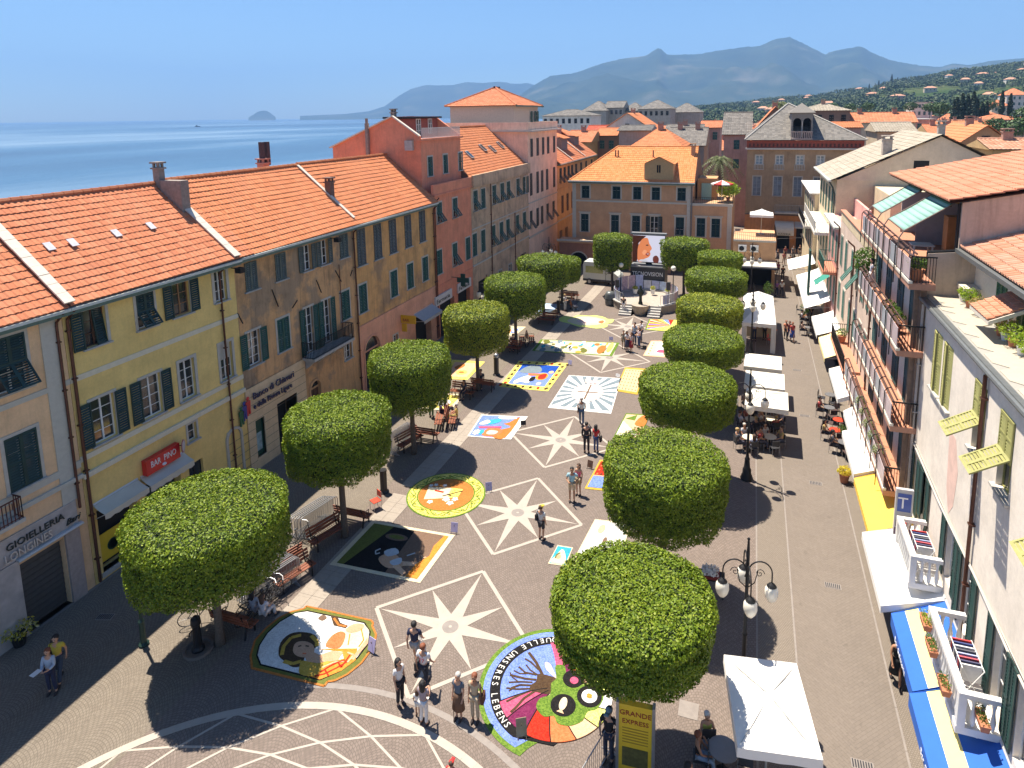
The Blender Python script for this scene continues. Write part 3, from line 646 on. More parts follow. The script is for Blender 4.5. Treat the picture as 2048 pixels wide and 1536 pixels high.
for px,py in((99,498),(146,490),(233,471),(302,456)):
    d=ray(px,py); A=B.O+Vector((0,0,0)); # glass tiles lie on the roof plane
    best=None
    for k in range(60):
        y=-.5+k*.075; u,z=B.lp(px,py,y); e=abs(z-(11.68+(15.3-11.68)/4.55*(y+.5)))
        if best is None or e<best[0]: best=(e,u,y,z)
    _,u,y,z=best; o=MB().box(-.15,.15,-.22,.22,0,.03).build('glass_tile',mat('frosted glass tile',(.55,.55,.58),.2,var=.1),B.root,loc=(u,y,z+.1)); o.rotation_euler=(atan2(3.62,4.55),0,0)
B.box('satellite_box',IRON,0,0.01,0,.01,0,.01) if 0 else None
# bar sign, awnings
(ua,zt),(ub,_)=B.lp(289,925,-.2),B.lp(356,887,-.2); _,zb=B.lp(290,947,-.2)
t=thing('bar_sign','red illuminated box sign with white letters over the bar door','sign',tuple(B.W(ua,0)),B.rz)
MB().box(0,ub-ua,-.28,-.02,3.34,4.02).build('sign_box',mat('red sign plastic',(.62,.02,.02),.35,var=.03,sc=1),t)
text('sign_lettering','BAR  PINO',.40,mat('white letters',(.8,.8,.8),.5,var=0),t,((ub-ua)/2,-.29,3.62),(R90,0,0),.008,'CENTER',sx=(ub-ua)/2.5); MB().ball((0,0,0),.11,10,5,sz=.6).build('sign_logo',mat('white letters',(.8,.8,.8),.5,var=0),t,loc=((ub-ua)/2,-.27,3.48))
CRM=mat('cream awning cloth',(.60,.56,.47),.85,var=.05,sc=2)
awning('scalloped cream awning over the bar door under the red sign',B,BAR[0]-.15,BAR[1]+.3,3.28,3.0,.55,[CRM],val=.25,scallop=True,side=False)
awning('scalloped cream awning over the shop window with a yellow poster',B,SH2[0]-.1,SH2[1]+.15,3.3,3.05,.6,[CRM],val=.22,scallop=True,side=False)
# --- weathered ochre house with the bank
B=LB('weathered ochre house with green shutters above the bank',25.61,36.0)
GG=GREYGR
for a,b_,k in(((491,520),(512,577),'closed'),((551,501),(570,556),'closed'),((680,464),(694,512),'closed')): winpx(B,a,b_,k,ZA,w=.85,sm=GG,trim=None)
winpx(B,(608,484),(619,540),'open',ZA,w=.75,sm=GG,trim=None); winpx(B,(642,475),(653,525),'open',ZA,w=.75,sm=GG,trim=None)
winpx(B,(500,670),(517,730),'open',ZB,w=.95,rows=4); winpx(B,(557,637),(576,695),'closed',ZB,w=.95); winpx(B,(684,585),(697,640),'closed',ZB,w=.9); winpx(B,(613,620),(624,690),'open',(4.75,7.52),w=.8,rows=5); winpx(B,(650,602),(658,672),'open',(4.75,7.52),w=.8,rows=5)
winpx(B,(690,671),(702,717),'bare',(3.0,4.4),w=.75)
(ua,_),(ub,_)=B.lp(552,806),B.lp(592,784); B.op.append((ua,ub,0,2.9,.8)); (uc,z1),(ud,z0)=B.lp(508,832),B.lp(532,894); B.op.append((uc,ud,.6,2.7,.2)); (ue,_),(uf,_)=B.lp(456,900),B.lp(481,880); B.op.append((ue,uf,0,2.95,.3)); (uh,_),(ui,_)=B.lp(620,780),B.lp(641,765); B.op.append((uh,uh+.95,.0,2.9,.3))
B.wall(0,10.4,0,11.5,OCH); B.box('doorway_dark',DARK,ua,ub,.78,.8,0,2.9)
o=B.op[:]; ULB=B.lp(607,714)[0]
B.wall(-.0,ULB,0,4.62,BEIGE,'ashlar_front',y=-.06,back=False,top=True,depth=.05,rev=.06)
b=MB()
for i in range(9):
    z=.45*i+.5
    for a,c in((0,ue),(uf,uc),(ud,ua),(ub,ULB)) if z<2.7 else ((0,ULB),): b.box(a+.02,c-.02,-.064,-.055,z,z+.02)
b.build('ashlar_joints',mat('ashlar joint shadow',(.20,.165,.12),.9,var=0),B.root)
MB().ext([(uc,-.07,.6),(ud,-.07,.6),(ud,-.07,2.7),(uc,-.07,2.7)],(0,.02,0)); 
fr=MB().box(uc,ud,.1,.14,.62,2.68).build('window_display',mat('green poster board',(.01,.06,.04),.4,var=.1),B.root); MB().box(uc+.15,ud-.15,.085,.1,.9,1.9).build('poster',mat('pale blue poster',(.3,.42,.45),.5,var=.3,sc=5),fr)
def arched(B,u0,u1,z1,m=WOODB,trimm=TRIM,zs=0,fan=True):
    r=(u1-u0)/2; c=(u0+u1)/2; zc=z1-r; n=10
    b=MB(); ring=[(c+r*cos(pi*k/n),zc+r*sin(pi*k/n)) for k in range(n+1)]
    b.ext([(u0,.16,zs),(u1,.16,zs)]+[(x,.16,z) for x,z in [(u1,zc)]]+[(u0,.16,zc)],(0,.05,0)); d=b.build('door',m,B.root)
    MB().ext([(x,.14,z) for x,z in ring],(0,.05,0)).build('fanlight',GLASS,d)
    b=MB(); R_=r+.12
    for k in range(n): a,e=pi*k/n,pi*(k+1)/n; b.hexa([(c+r*cos(a),-.09,zc+r*sin(a)),(c+R_*cos(a),-.09,zc+R_*sin(a)),(c+R_*cos(e),-.09,zc+R_*sin(e)),(c+r*cos(e),-.09,zc+r*sin(e))],[(c+r*cos(a),.02,zc+r*sin(a)),(c+R_*cos(a),.02,zc+R_*sin(a)),(c+R_*cos(e),.02,zc+R_*sin(e)),(c+r*cos(e),.02,zc+r*sin(e))])
    b.box(u0-.12,u0,-.09,.02,zs,zc); b.box(u1,u1+.12,-.09,.02,zs,zc); b.box(u0,u1,.10,.16,zc-.05,zc+.05)
    # spandrels close the square opening above the arch
    for sg in(-1,1):
        pts=[(c+sg*r,-.055,z1+.002),(c+sg*r,-.055,zc)]+[(c+sg*r*cos(pi/2*k/6),-.055,zc+r*sin(pi/2*k/6)) for k in range(1,7)]
        b.ext(pts,(0,.2,0))
    b.build('door_surround',trimm,d); b=MB(); b.bar((c,.15,zs),(c,.15,zc),.02); b.build('door_joint',IRON,d)
arched(B,ue,uf,2.95); arched(B,uh,uh+.95,2.9,trimm=OCH)
SIGN=mat('navy sign letters',(.03,.03,.09),.4,var=0); SIGNW=mat('white letters',(.8,.8,.8),.5,var=0)
(ua,za),(ub,zb)=B.lp(501,787),B.lp(592,737); t=thing('bank_sign','bank name in dark blue letters with red, blue and green figures','sign',tuple(B.W(ua,0)),B.rz)
text('sign_lettering','Banco di Chiavari',.52,SIGN,t,(0,-.14,3.95),(R90,0,0),.03,sx=(ub-ua)/4.1); text('sign_lettering','e della Riviera Ligure',.45,SIGN,t,(0,-.14,3.42),(R90,0,0),.03,sx=(ub-ua)/4.55)
for k,(x,z,c) in enumerate(((-.85,3.0,(.02,.12,.05)),(-.62,3.2,(.03,.04,.25)),(-.35,3.35,(.6,.03,.03)))):
    b=MB(); b.ball((x,-.12,z+.82),.11,8,5,sy=.3); b.ext([(x-.13,-.14,z+.3),(x+.13,-.14,z+.3),(x+.16,-.14,z+.68),(x-.16,-.14,z+.68)],(0,.05,0)); b.ext([(x-.13,-.14,z-.1),(x-.03,-.14,z-.1),(x,-.14,z+.3),(x-.13,-.14,z+.3)],(0,.05,0)); b.ext([(x+.05,-.14,z-.05),(x+.14,-.14,z-.05),(x+.13,-.14,z+.3),(x+.02,-.14,z+.3)],(0,.05,0)); b.build('figure',mat('logo paint %d'%k,c,.4,var=0),t)
(ua,_),(ub,_)=B.lp(605,720),B.lp(687,685); s=B.box('balcony_slab',STONE,ua,ub,-.85,0,4.5,4.66); railing(B,[(ua,0,4.66),(ua,-.8,4.66),(ub,-.8,4.66),(ub,0,4.66)],.95,parent=s,gap=.11)
for k in range(4): u=ua+.3+k*(ub-ua-.6)/3; MB().ext([(u-.08,0,3.9),(u-.08,0,4.5),(u-.08,-.7,4.5),(u-.08,-.3,4.1)],(.16,0,0)).build('bracket',STONE,s)
for px,py in((479,541),(674,480)):
    u,z=B.lp(px,py,-.5); b=MB(); b.bar((u,0,z+.1),(u,-.45,z+.1),.04); b.box(u-.2,u+.12,-.75,-.4,z-.1,z+.16); b.build('floodlight',IRON,B.root)
for (a,c) in(((543,579),(556,613)),((632,560),(642,585)),((670,541),(682,563)),((474,626),(485,647)),((594,600),(584,616)),((704,540),(700,552))):
    (u,z),(u2,z2)=B.lp(*a),B.lp(*c); MB().bar((u,-.03,z),(u2,-.03,z2),.04).build('iron_tie',IRON,B.root)
gutter(B,0,10.4,11.55); pipe(B,10.3,.2,11.45); pipe(B,8.55,4.6,9.4,hook=False,r=.03,name='cable_pipe'); gable_roof(B,.05,10.4,11.68,4.05,15.4,9,ORT2,wav=.03)
coping(B,(10.35,-.1,12.0),(10.35,4.0,15.35),.24,12,mat('pale roof slab',(.60,.54,.46),.8,var=.08),up=.09)
chimney(B,10.55,1.7,13.2,1.1,.42,.42,mat('brown chimney render',(.16,.10,.08),.9)); b=MB(); 
chimney(B,9.1,5.6,15.1,.5,.55,.5,mat('pink chimney render',(.42,.22,.17),.9)); MB().box(8.85,9.1,5.4,5.65,15.5,17.0).box(9.35,9.6,5.4,5.65,15.5,17.0).build('chimney_flue',mat('dark chimney brick',(.07,.045,.05),.9),B.root)
# --- golden ochre house, pink ground floor
B=LB('golden ochre house with tall grey shutters and pink ground floor',36.02,47.3)
for a,b_ in(((714,455),(730,527)),((749,446),(761,516)),((779,436),(791,504)),((810,426),(821,492)),((839,417),(849,482))): winpx(B,a,b_,'closed',(8.75,11.2),w=.95,sm=mat('grey blue shutters',(.105,.115,.11),.75,var=.2),trim=None)
for a,b_ in(((719,572),(732,620)),((781,545),(794,590)),((815,527),(825,577)),((846,512),(854,562))): winpx(B,a,b_,'closed',(5.55,7.45),w=.9)
(ua,_),(ub,_)=B.lp(733,790),B.lp(760,775); B.op.append((ua,ua+1.9,0,3.6,.5)); (uc,_),(ud,_)=B.lp(830,640),B.lp(852,630); B.op.append((uc,uc+2.6,0,3.0,.5)); winpx(B,(786,672),(796,690),'bare',None,w=.6,sill=False)
B.wall(0,11.28,4.62,11.5,OCH2); B.wall(0,11.28,0,4.62,PINKW,'ground_floor',y=-.03,back=True,top=False)
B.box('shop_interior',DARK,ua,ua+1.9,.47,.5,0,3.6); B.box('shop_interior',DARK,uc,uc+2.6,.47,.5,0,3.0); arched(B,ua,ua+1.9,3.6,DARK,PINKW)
molding(B,0,11.28,4.58,.12,.09,PINKW); gutter(B,0,11.2,11.55); pipe(B,11.15,.2,11.4); gable_roof(B,0.02,11.25,11.68,4.05,15.45,9,ORT2,wav=.035)
awning('grey shop awning beside the yellow hanging sign',B,uc-.2,uc+2.9,3.35,2.9,.9,[mat('grey awning cloth',(.40,.40,.40),.8,var=.08)],val=.2,side=False)
(u,z)=B.lp(812,640,-.5); t=thing('hanging_sign','yellow projecting shop sign on the pink wall','sign',tuple(B.W(u,0)),B.rz); MB().box(-.06,.06,-1.3,-.1,3.35,3.95).build('sign_panel',mat('yellow sign',(.75,.42,.02),.5,var=.05),t); MB().box(-.05,.05,-.55,-.15,2.7,3.3).build('lower_panel',mat('yellow sign',(.75,.42,.02),.5,var=.05),t); text('sign_lettering','BAR',.3,mat('dark red letters',(.3,.02,.02),.5,var=0),t,(-.07,-.25,3.5),(R90,0,-R90),.005)
# --- red house with tower and roof terrace
B=LB('red terracotta house with a roof tower and terrace',47.32,54.9,12)
for a,b_,zr in(((874,402),(882,442),(9.75,11.45)),((904,394),(915,431),(9.75,11.45)),((875,500),(882,545),(5.5,7.5)),((904,486),(915,531),(5.5,7.5)),((932,474),(939,516),(5.5,7.5))): winpx(B,a,b_,'flap' if a[0] in(904,874) and zr[1]<12 and a[1] not in(500,) else 'closed',zr,w=.9)
(ua,_),(ub,_)=B.lp(872,640),B.lp(900,620); B.op.append((.6,3.4,0,2.9,.4)); B.op.append((4.2,6.8,0,2.9,.4)); B.wall(0,7.55,0,12.1,REDW)
for a in(.6,4.2): B.box('shop_interior',DARK,a,a+2.8 if a<1 else a+2.6,.38,.4,0,2.9)
PHS=mat('white shop fascia',(.66,.62,.60),.5,var=.08)
for (pa,pb) in(((870,596),(903,583)),((915,568),(941,556))):
    (u,_),(v_,_)=B.lp(*pa,-.1),B.lp(*pb,-.1); t=thing('pharmacy_sign','white pharmacy fascia sign, '+('nearer of the two' if pa[0]<900 else 'farther of the two, beside the green cross'),'sign',tuple(B.W(u,0)),B.rz,'pharmacy fascia signs')
    MB().box(0,v_-u,-.16,-.02,2.95,3.75).build('sign_panel',PHS,t); text('sign_lettering','Farmacia',.5,LETD,t,(.15,-.17,3.15),(R90,0,0),.01,sx=(v_-u-.3)/2.0)
u,z=B.lp(924,560,-1.); t=thing('pharmacy_cross','dark green cross projecting from the red wall','sign',tuple(B.W(u,0)),B.rz); MB().box(-.06,.06,-1.3,-.9,z-.55,z+.55).box(-.07,.07,-1.65,-.55,z-.2,z+.2).bar((0,0,z+.2),(0,-.95,z+.2),.04).build('cross',mat('dark green sign',(.01,.07,.05),.4,var=.1),t)
molding(B,0,7.55,4.4,.12,.06,REDW); molding(B,0,7.6,12.05,.12,.18,REDW,'cornice'); pipe(B,.1,.2,11.9)
# gable side wall rising to the ridge, terrace, tower
zt=16.9
sw=B.box('parapet',REDW,-.02,7.6,-.1,.12,12.15,13.0)
T0,T1=B.lp(856,309,.9)[0],B.lp(924,337,.9)[0]
B2ops=[]; B.op=[]
for a,b_ in(((856,309),(864,349)),((887,305),(894,342)),((917,301),(924,337))): winpx(B,a,b_,'closed',(13.6,15.2),w=.8,y=.9)
B.wall(-.02,7.55,12.0,16.55,REDW,'tower_wall',y=.9,depth=4.2)
B.box('terrace_cornice',REDW,-.2,7.7,.7,1.2,16.55,16.72)
railing(B,[(.2,.85,16.72),(7.4,.85,16.72)],.85,mat('white railing',(.6,.58,.55),.5,var=.05),parent=None,gap=.1,name='terrace_railing')
b=MB(); zr=18.5
b.ext([(-.03,.95,11),(-.03,9.2,11),(-.03,9.2,16.05),(-.03,3.3,zr),(-.03,.95,16.9)],(.25,0,0)); b.build('gable_wall',REDW,B.root)
b=MB(); b.ext([(7.35,.95,11),(7.35,9.2,11),(7.35,9.2,16.05),(7.35,3.3,zr),(7.35,.95,16.9)],(.2,0,0)); b.build('gable_wall',REDW,B.root)
b=MB(); b.bar((-.1,.9,16.95),(-.1,3.3,zr+.05),.3,.1); b.bar((-.1,3.3,zr+.05),(-.1,9.4,16.0),.3,.1); b.build('gable_coping',mat('pale roof slab',(.60,.54,.46),.8,var=.08),B.root)
tiles(B,'roof_tiles',REDT,(7.5,9.4,16.0),(0,9.4,16.0),(0,3.4,zr),(7.5,3.4,zr),th=.4)
pw=B.box('penthouse_wall',mat('dark red terrace wall',(.28,.07,.05),.85,var=.1),.3,7.3,3.0,3.2,16.6,18.3); B.box('penthouse_roof',IRON,.2,7.4,2.6,4.4,18.35,18.5); B.box('terrace_floor',STONE,.3,7.3,1.2,3.0,16.6,16.7)
window(B,3.2,4.0,16.8,18.3,'bare',y=2.8,hole=False,trim=None,sill=False); window(B,5.4,6.1,17.0,18.3,'bare',y=2.8,hole=False,trim=None,sill=False)
b=MB(); b.box(-.32,-.05,5.55,5.8,14.6,18.0); b.tube([(-.2,5.67,18.0),(-.2,5.67,18.4)],.12,8); b.build('flue_pipe',mat('grey render chimney',(.26,.22,.19),.9),B.root)
u,z=B.lp(838,285,.4); MB().box(-.3,-.02,1.5,2.2,15.8,16.6).build('floodlight',STONE,B.root)
chimney(B,.6,3.6,zr-.3,.6,.35,.35,mat('grey render chimney',(.26,.22,.19),.9))
# --- grey stained house
B=LB('long grey stained house with two rows of green shutters',54.91,71.2)
r1=[((929,387),(942,422),'open'),((946,384),(955,419),'flap'),((963,380),(969,414),'closed'),((984,375),(992,406),'flap'),((1000,370),(1008,401),'flap'),((1012,366),(1021,396),'flap'),((1032,361),(1039,390),'flap'),((1048,357),(1054,385),'open')]
r2=[((946,470),(952,511),'closed'),((963,461),(969,502),'closed'),((983,454),(990,492),'flap'),((999,446),(1006,485),'flap'),((1012,441),(1019,479),'flap'),((1031,432),(1038,467),'flap'),((1045,426),(1052,461),'flap')]
for a,b_,k in r1:
    if B.lp(*a)[0]>0: winpx(B,a,b_,k,(9.7,11.6),w=.95)
for a,b_,k in r2: winpx(B,a,b_,k,(5.5,7.6),w=.95)
for u in(6.4,9.4,12.2): window(B,u,u+.9,1.2,2.6,'bare',sill=False)
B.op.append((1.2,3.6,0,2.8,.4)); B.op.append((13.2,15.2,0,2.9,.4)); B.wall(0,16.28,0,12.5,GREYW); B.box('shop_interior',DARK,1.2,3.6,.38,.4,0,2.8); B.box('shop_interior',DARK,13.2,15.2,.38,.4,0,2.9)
molding(B,0,16.28,8.0,.1,.05); molding(B,0,16.28,4.5,.14,.08,TRIM); B.box('parapet',GREYW,0,16.28,-.3,-.1,12.1,13.1); molding(B,0,16.28,11.95,.18,.3,GREYW,'cornice')
pipe(B,4.6,.2,12.0,hook=False); pipe(B,11.4,.2,8,hook=False); gable_roof(B,.03,16.25,12.9,5.2,17.3,10,ORT2,y0=.1,wav=.02)
for px,py in((938,312),(965,298),(984,300),(1000,292)):
    best=None
    for k in range(60):
        y=.1+k*.08; u,z=B.lp(px,py,y); e=abs(z-(12.9+4.4/5.1*(y-.1)))
        if best is None or e<best[0]: best=(e,u,y,z)
    _,u,y,z=best; o=MB().box(-.35,.35,-.5,.5,0,.12).box(-.28,.28,-.43,.43,.12,.13,1).build('roof_window',[STONE,GLASS],B.root,loc=(u,y,z+.1)); o.rotation_euler=(atan2(4.4,5.1),0,0)
# --- tall pale pink house
B=LB('tall pale pink corner house with rooftop pavilion and hip roof',71.21,83.0,11)
xs=[(1063,10),(1077,10),(1087,10),(1097,10),(1109,10)]
for zr,row in(((13.7,15.8),[(1063,295),(1075,290),(1086,288),(1096,286),(1108,282)]),((9.2,11.8),[(1062,372),(1075,367),(1084,364),(1094,358),(1108,352)]),((5.2,7.4),[(1062,432),(1075,430),(1084,426),(1095,420),(1107,412)])):
    for i,(px,py) in enumerate(row):
        u,_=B.lp(px,py); window(B,u-.4,u+.4,*zr,'flap' if(zr[0]<6 and i in(0,3,4)) else 'closed',sm=mat('dark grey green shutters',(.035,.045,.04),.6,var=.1),trim=None,sill=False)
B.wall(0,11.75,0,16.6,PALEP); molding(B,0,11.75,4.2,.2,.1,TRIM); molding(B,0,11.75,8.3,.12,.06,TRIM); B.box('terrace_cornice',TRIM,-.3,12.1,-.6,11.3,16.6,16.8)
b=MB(); b.box(-.02,11.8,-.1,.1,16.8,17.7); b.box(-.02,.2,.1,11,16.8,17.7); b.box(11.6,11.8,.1,11,16.8,17.7); b.box(-.02,11.8,10.9,11.1,16.8,17.7); b.build('terrace_parapet',PALEP,B.root)
B.box('flue_wall',PALEP,-.6,-.02,4.6,11,11,16.8)
b=MB(); b.box(1.6,10.6,2.2,10.4,16.8,19.6); b.build('pavilion_wall',mat('cream pavilion wall',(.52,.44,.36),.85,var=.08),B.root); window(B,7.2,7.8,17.3,19.0,'closed',y=2.0,hole=False,sill=False,trim=None); window(B,8.6,9.2,17.3,19.0,'closed',y=2.0,hole=False,sill=False,trim=None); window(B,9.7,10.2,17.3,19.0,'closed',y=2.0,hole=False,sill=False,trim=None)
cx,cy=6.1,6.3; e=[(1.1,1.7),(11.1,1.7),(11.1,10.9),(1.1,10.9)]; r=MB().add([(x,y,19.6) for x,y in e]+[(cx,cy,21.9)],[(0,1,4),(1,2,4),(2,3,4),(3,0,4),(3,2,1,0)]).build('roof',mat('roof boarding',(.2,.12,.08),.9),B.root)
for i in range(4):
    p,q=e[i],e[(i+1)%4]; tiles(B,'roof_tiles',ORT,(p[0],p[1],19.65),(q[0],q[1],19.65),(cx,cy,21.95),(cx,cy,21.951),parent=r,th=.4,tw=.3); ridge_caps(B,(p[0],p[1],19.7),(cx,cy,22.0),ORT,r)
for i in range(3): MB().box(cx-.3+i*.8,cx-.1+i*.8,cy-.1,cy+.1,21.5,22.1).build('chimney_pot',IRON,B.root)
B.box('gutter',GUTU,.98,11.22,1.55,1.72,19.5,19.66)
# --- ochre house in the corner and the roofs behind
B=LB('orange ochre house in the far left corner of the square',83.01,104,10)
for i,(px,py) in enumerate([(1121,350),(1129,349),(1137,345),(1144,345),(1152,340),(1162,335),(1172,330),(1183,325)]):
    u,_=B.lp(px,py); window(B,u-.45,u+.45,9.3,11.4,'flap' if i<5 else 'closed',sm=GREEND,trim=None,sill=False)
for i in range(7): window(B,2+i*2.6,2.9+i*2.6,5.2,7.6,'closed',sm=mat('brown shutters',(.09,.05,.035),.7),trim=None,sill=False)
B.op.append((1.0,2.4,0,2.9,.4)); B.op.append((3.8,5.2,0,2.9,.4)); B.wall(0,21,0,12.0,OCH3); molding(B,0,21,4.3,.15,.1,TRIM); molding(B,0,21,8.6,.12,.06,OCH3)
gutter(B,0,21,12.0); gable_roof(B,0,21,12.1,5.2,16.2,10,ORT,wav=.03)
coping(B,(6.2,-.4,12.2),(6.2,5.0,16.1),.3,14,mat('pale roof slab',(.60,.54,.46),.8,var=.08)); coping(B,(13.6,-.4,12.2),(13.6,5.0,16.1),.3,14,mat('pale roof slab',(.60,.54,.46),.8,var=.08))
for u,y,w_ in((8.6,2.2,3.2),(17.0,2.6,2.8)):
    d=B.box('dormer',mat('grey dormer wall',(.22,.19,.18),.9),u-w_/2,u+w_/2,y-.8,y+3,13,15.2)
    tiles(B,'dormer_tiles',ORT2,(u-w_/2-.2,y-1.2,15.15),(u+w_/2+.2,y-1.2,15.15),(u+w_/2+.2,y+2.4,16.4),(u-w_/2-.2,y+2.4,16.4),parent=d)
chimney(B,2.2,2.6,14.0,1.5,.9,.8,mat('brown chimney render',(.16,.10,.08),.9)); chimney(B,14.8,4.0,15.4,1.2,.6,.6,mat('pink chimney render',(.42,.22,.17),.9))
# ---------------------------------------------------------------- house across the end of the square
BOOST=(1.3,1.2,1.1)
SAND=plaster('sand orange plaster',(.46,.30,.19),amt=.12,streak=.15)
B=Bld('town_house','orange-roofed house across the end of the square behind the big screen','building',(-21,78),0,19.0,12)
UP=(8.35,9.85); LO=(4.15,6.35)
for a,b_ in(((1164.5,372),(1178,397)),((1226,374),(1240,399)),((1267,375),(1282,401)),((1304.5,376),(1319,402)),((1355.5,378),(1371,404))): winpx(B,a,b_,'closed',UP,w=.95,sm=GREEND,trim=PEACHT,tw=.18)
for a,b_,k in(((1162.5,432),(1177,474),'closed'),((1223,434),(1237,478),'closed'),((1265,436),(1279,478),'closed'),((1301,439),(1315,480),'open'),((1352,440),(1367,482),'flap'),((1394,442),(1409,487),'closed'),((1424,445),(1438,489),'closed')):
    W=winpx(B,a,b_,k,LO,w=.95,sm=GREEND,trim=PEACHT,tw=.18); MB().box(-.3,1.25,-.1,.0,2.35,2.5).build('lintel',PEACHT,W,loc=(0,-.17,.0))
B.wall(0,14.45,0,10.4,SAND); B.wall(14.47,19.0,0,8.0,SAND,'extension_wall',back=True)
for z in(7.9,): molding(B,-.03,14.45,z,.22,.06,PEACHT)
molding(B,-.03,14.45,10.1,.3,.1,PEACHT,'cornice'); B.box('quoin_pilaster',PEACHT,0,.45,-.07,.02,3.2,10.1); B.box('quoin_pilaster',PEACHT,13.9,14.3,-.07,.02,0,10.1); B.box('quoin_pilaster',PEACHT,18.5,19.0,-.07,.02,0,8.0)
molding(B,14.47,19.1,7.8,.3,.12,PEACHT,'cornice'); MB().bar((14.45,-.1,.2),(14.45,-.1,10.2),.12).build('drainpipe',mat('grey pipe',(.2,.2,.21),.5,.4),B.root)
# arcade at ground level
pt=MB(); c=1.35;r=1.05;zc=.9
pts=[(-1.1,-2.2,0),(c-r,-2.2,0)]+[(c-r*cos(pi*k/10),-2.2,zc+r*sin(pi*k/10)) for k in range(11)]+[(c+r,-2.2,0),(3.2,-2.2,0),(3.2,-2.2,3.1),(-1.1,-2.2,3.1)]
pt.ext(pts,(0,.35,0)); pt.build('arcade_wall',plaster('dull red arcade wall',(.30,.15,.11),amt=.2),B.root)
for i in range(3):
    u=5.2+i*3.3; B.box('arcade_wall',SAND,u-1.0,u+.6,-2.2,-1.9,0,3.1)
b=MB(); R_=r+.14
for k in range(10): a,e=pi*k/10,pi*(k+1)/10; b.hexa([(c+r*cos(q),-2.26,zc+r*sin(q)) if j<2 else (c+R_*cos(q),-2.26,zc+R_*sin(q)) for j,q in enumerate((a,e,e,a))],[(c+r*cos(q),-2.18,zc+r*sin(q)) if j<2 else (c+R_*cos(q),-2.18,zc+R_*sin(q)) for j,q in enumerate((a,e,e,a))])
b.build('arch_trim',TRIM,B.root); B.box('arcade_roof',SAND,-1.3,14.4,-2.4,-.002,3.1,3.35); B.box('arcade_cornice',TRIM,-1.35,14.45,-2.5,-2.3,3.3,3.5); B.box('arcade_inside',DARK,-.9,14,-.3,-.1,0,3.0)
b=MB(); b.add([(-.3,-.4,10.45),(14.75,-.4,10.45),(14.6,6,14.3),(4.5,6,14.3),(-.3,12.4,10.45),(14.75,12.4,10.45)],[(0,1,2,3),(0,3,4),(3,2,5,4),(1,5,2),(0,4,5,1)]); rf=b.build('roof',mat('roof boarding',(.2,.12,.08),.9),B.root)
ORT3=tilemat('fresh orange tiles',[(.62,.225,.08),(.68,.27,.10),(.72,.31,.13),(.58,.26,.12)])
tiles(B,'roof_tiles',ORT3,(-.3,-.4,10.52),(14.75,-.4,10.52),(14.6,6,14.36),(4.5,6,14.36),parent=rf,wav=.004,th=.42); tiles(B,'roof_tiles',ORT3,(-.3,12.4,10.5),(-.3,-.4,10.5),(4.5,6,14.36),(4.5,6,14.361),parent=rf,wav=.004)
ridge_caps(B,(-.3,-.4,10.55),(4.5,6,14.4),ORT3,rf); ridge_caps(B,(4.5,6,14.4),(14.6,6,14.4),ORT3,rf,seg=.6)
MB().box(-.45,14.8,-.62,-.36,10.38,10.5).build('gutter',GUT,B.root); B.box('eave_board',GUTU,-.4,14.8,-.55,0,10.22,10.38)
b=MB(); b.add([(14.6,0,10.3),(14.6,12,10.3),(14.6,6,14.3)],[(0,1,2)]); b.build('gable',SAND,B.root)
dm=MB(); u0,u1=8.85,12.25; um=(u0+u1)/2; dm.ext([(u0,-.05,10.45),(u1,-.05,10.45),(u1,-.05,12.7),(um,-.05,13.45),(u0,-.05,12.7)],(0,4.5,0)); d=dm.build('dormer',mat('ochre dormer plaster',(.47,.32,.16),.9,var=.08),B.root)
for uu in(um-.22,um+.03): MB().box(uu,uu+.18,-.075,-.04,11.6,12.5).build('dormer_window',DARK,d)
tiles(B,'dormer_tiles',ORT3,(u1+.15,5,12.62),(u1+.15,-.3,12.62),(um,-.3,13.5),(um,5,13.5),parent=d); tiles(B,'dormer_tiles',ORT3,(u0-.15,-.3,12.62),(u0-.15,5,12.62),(um,5,13.5),(um,-.3,13.5),parent=d)
for px,py in((1232,300),(1237,310),(1307,307)):
    u,z=B.lp(px,py+6,4.2); b=MB(); b.tube([(u,4,13.0),(u,4,14.0)],.09,6); b.build('vent_pipe',mat('brown chimney render',(.16,.10,.08),.9),B.root)
chimney(B,14.1,4.6,13.6,.9,.5,.5,mat('ochre chimney',(.4,.24,.14),.9))
# terrace on the extension
B.box('terrace_room',mat('orange terrace wall',(.50,.27,.12),.85,var=.1),14.7,17.0,4.5,8,8.0,10.6); B.box('terrace_cabinet',mat('pale teal door',(.30,.50,.45),.5,var=.05),15.2,16.4,4.4,4.48,8.0,10.0)
railing(B,[(14.6,-.0,8.1),(19.0,-.0,8.1),(19.0,6,8.1)],.7,gap=.2)
t=thing('parasol','red and white striped parasol on the roof terrace beside the orange-roofed house','parasol',(-3.3,80.5,8.02)); MB().tube([(0,0,0),(0,0,2.6)],.03,6).build('pole',WHITEP,t); b=MB()
for k in range(8):
    a,e=2*pi*k/8,2*pi*(k+1)/8; b.add([(0,0,2.6),(1.3*cos(a),1.3*sin(a),2.2),(1.3*cos(e),1.3*sin(e),2.2),(1.3*cos(e),1.3*sin(e),2.05),(1.3*cos(a),1.3*sin(a),2.05)],[(0,1,2),(1,4,3,2)],k%2)
b.build('canopy',[mat('white parasol cloth',(.75,.73,.70),.8,var=.03),mat('red stripe cloth',(.55,.04,.03),.8,var=.03)],t)
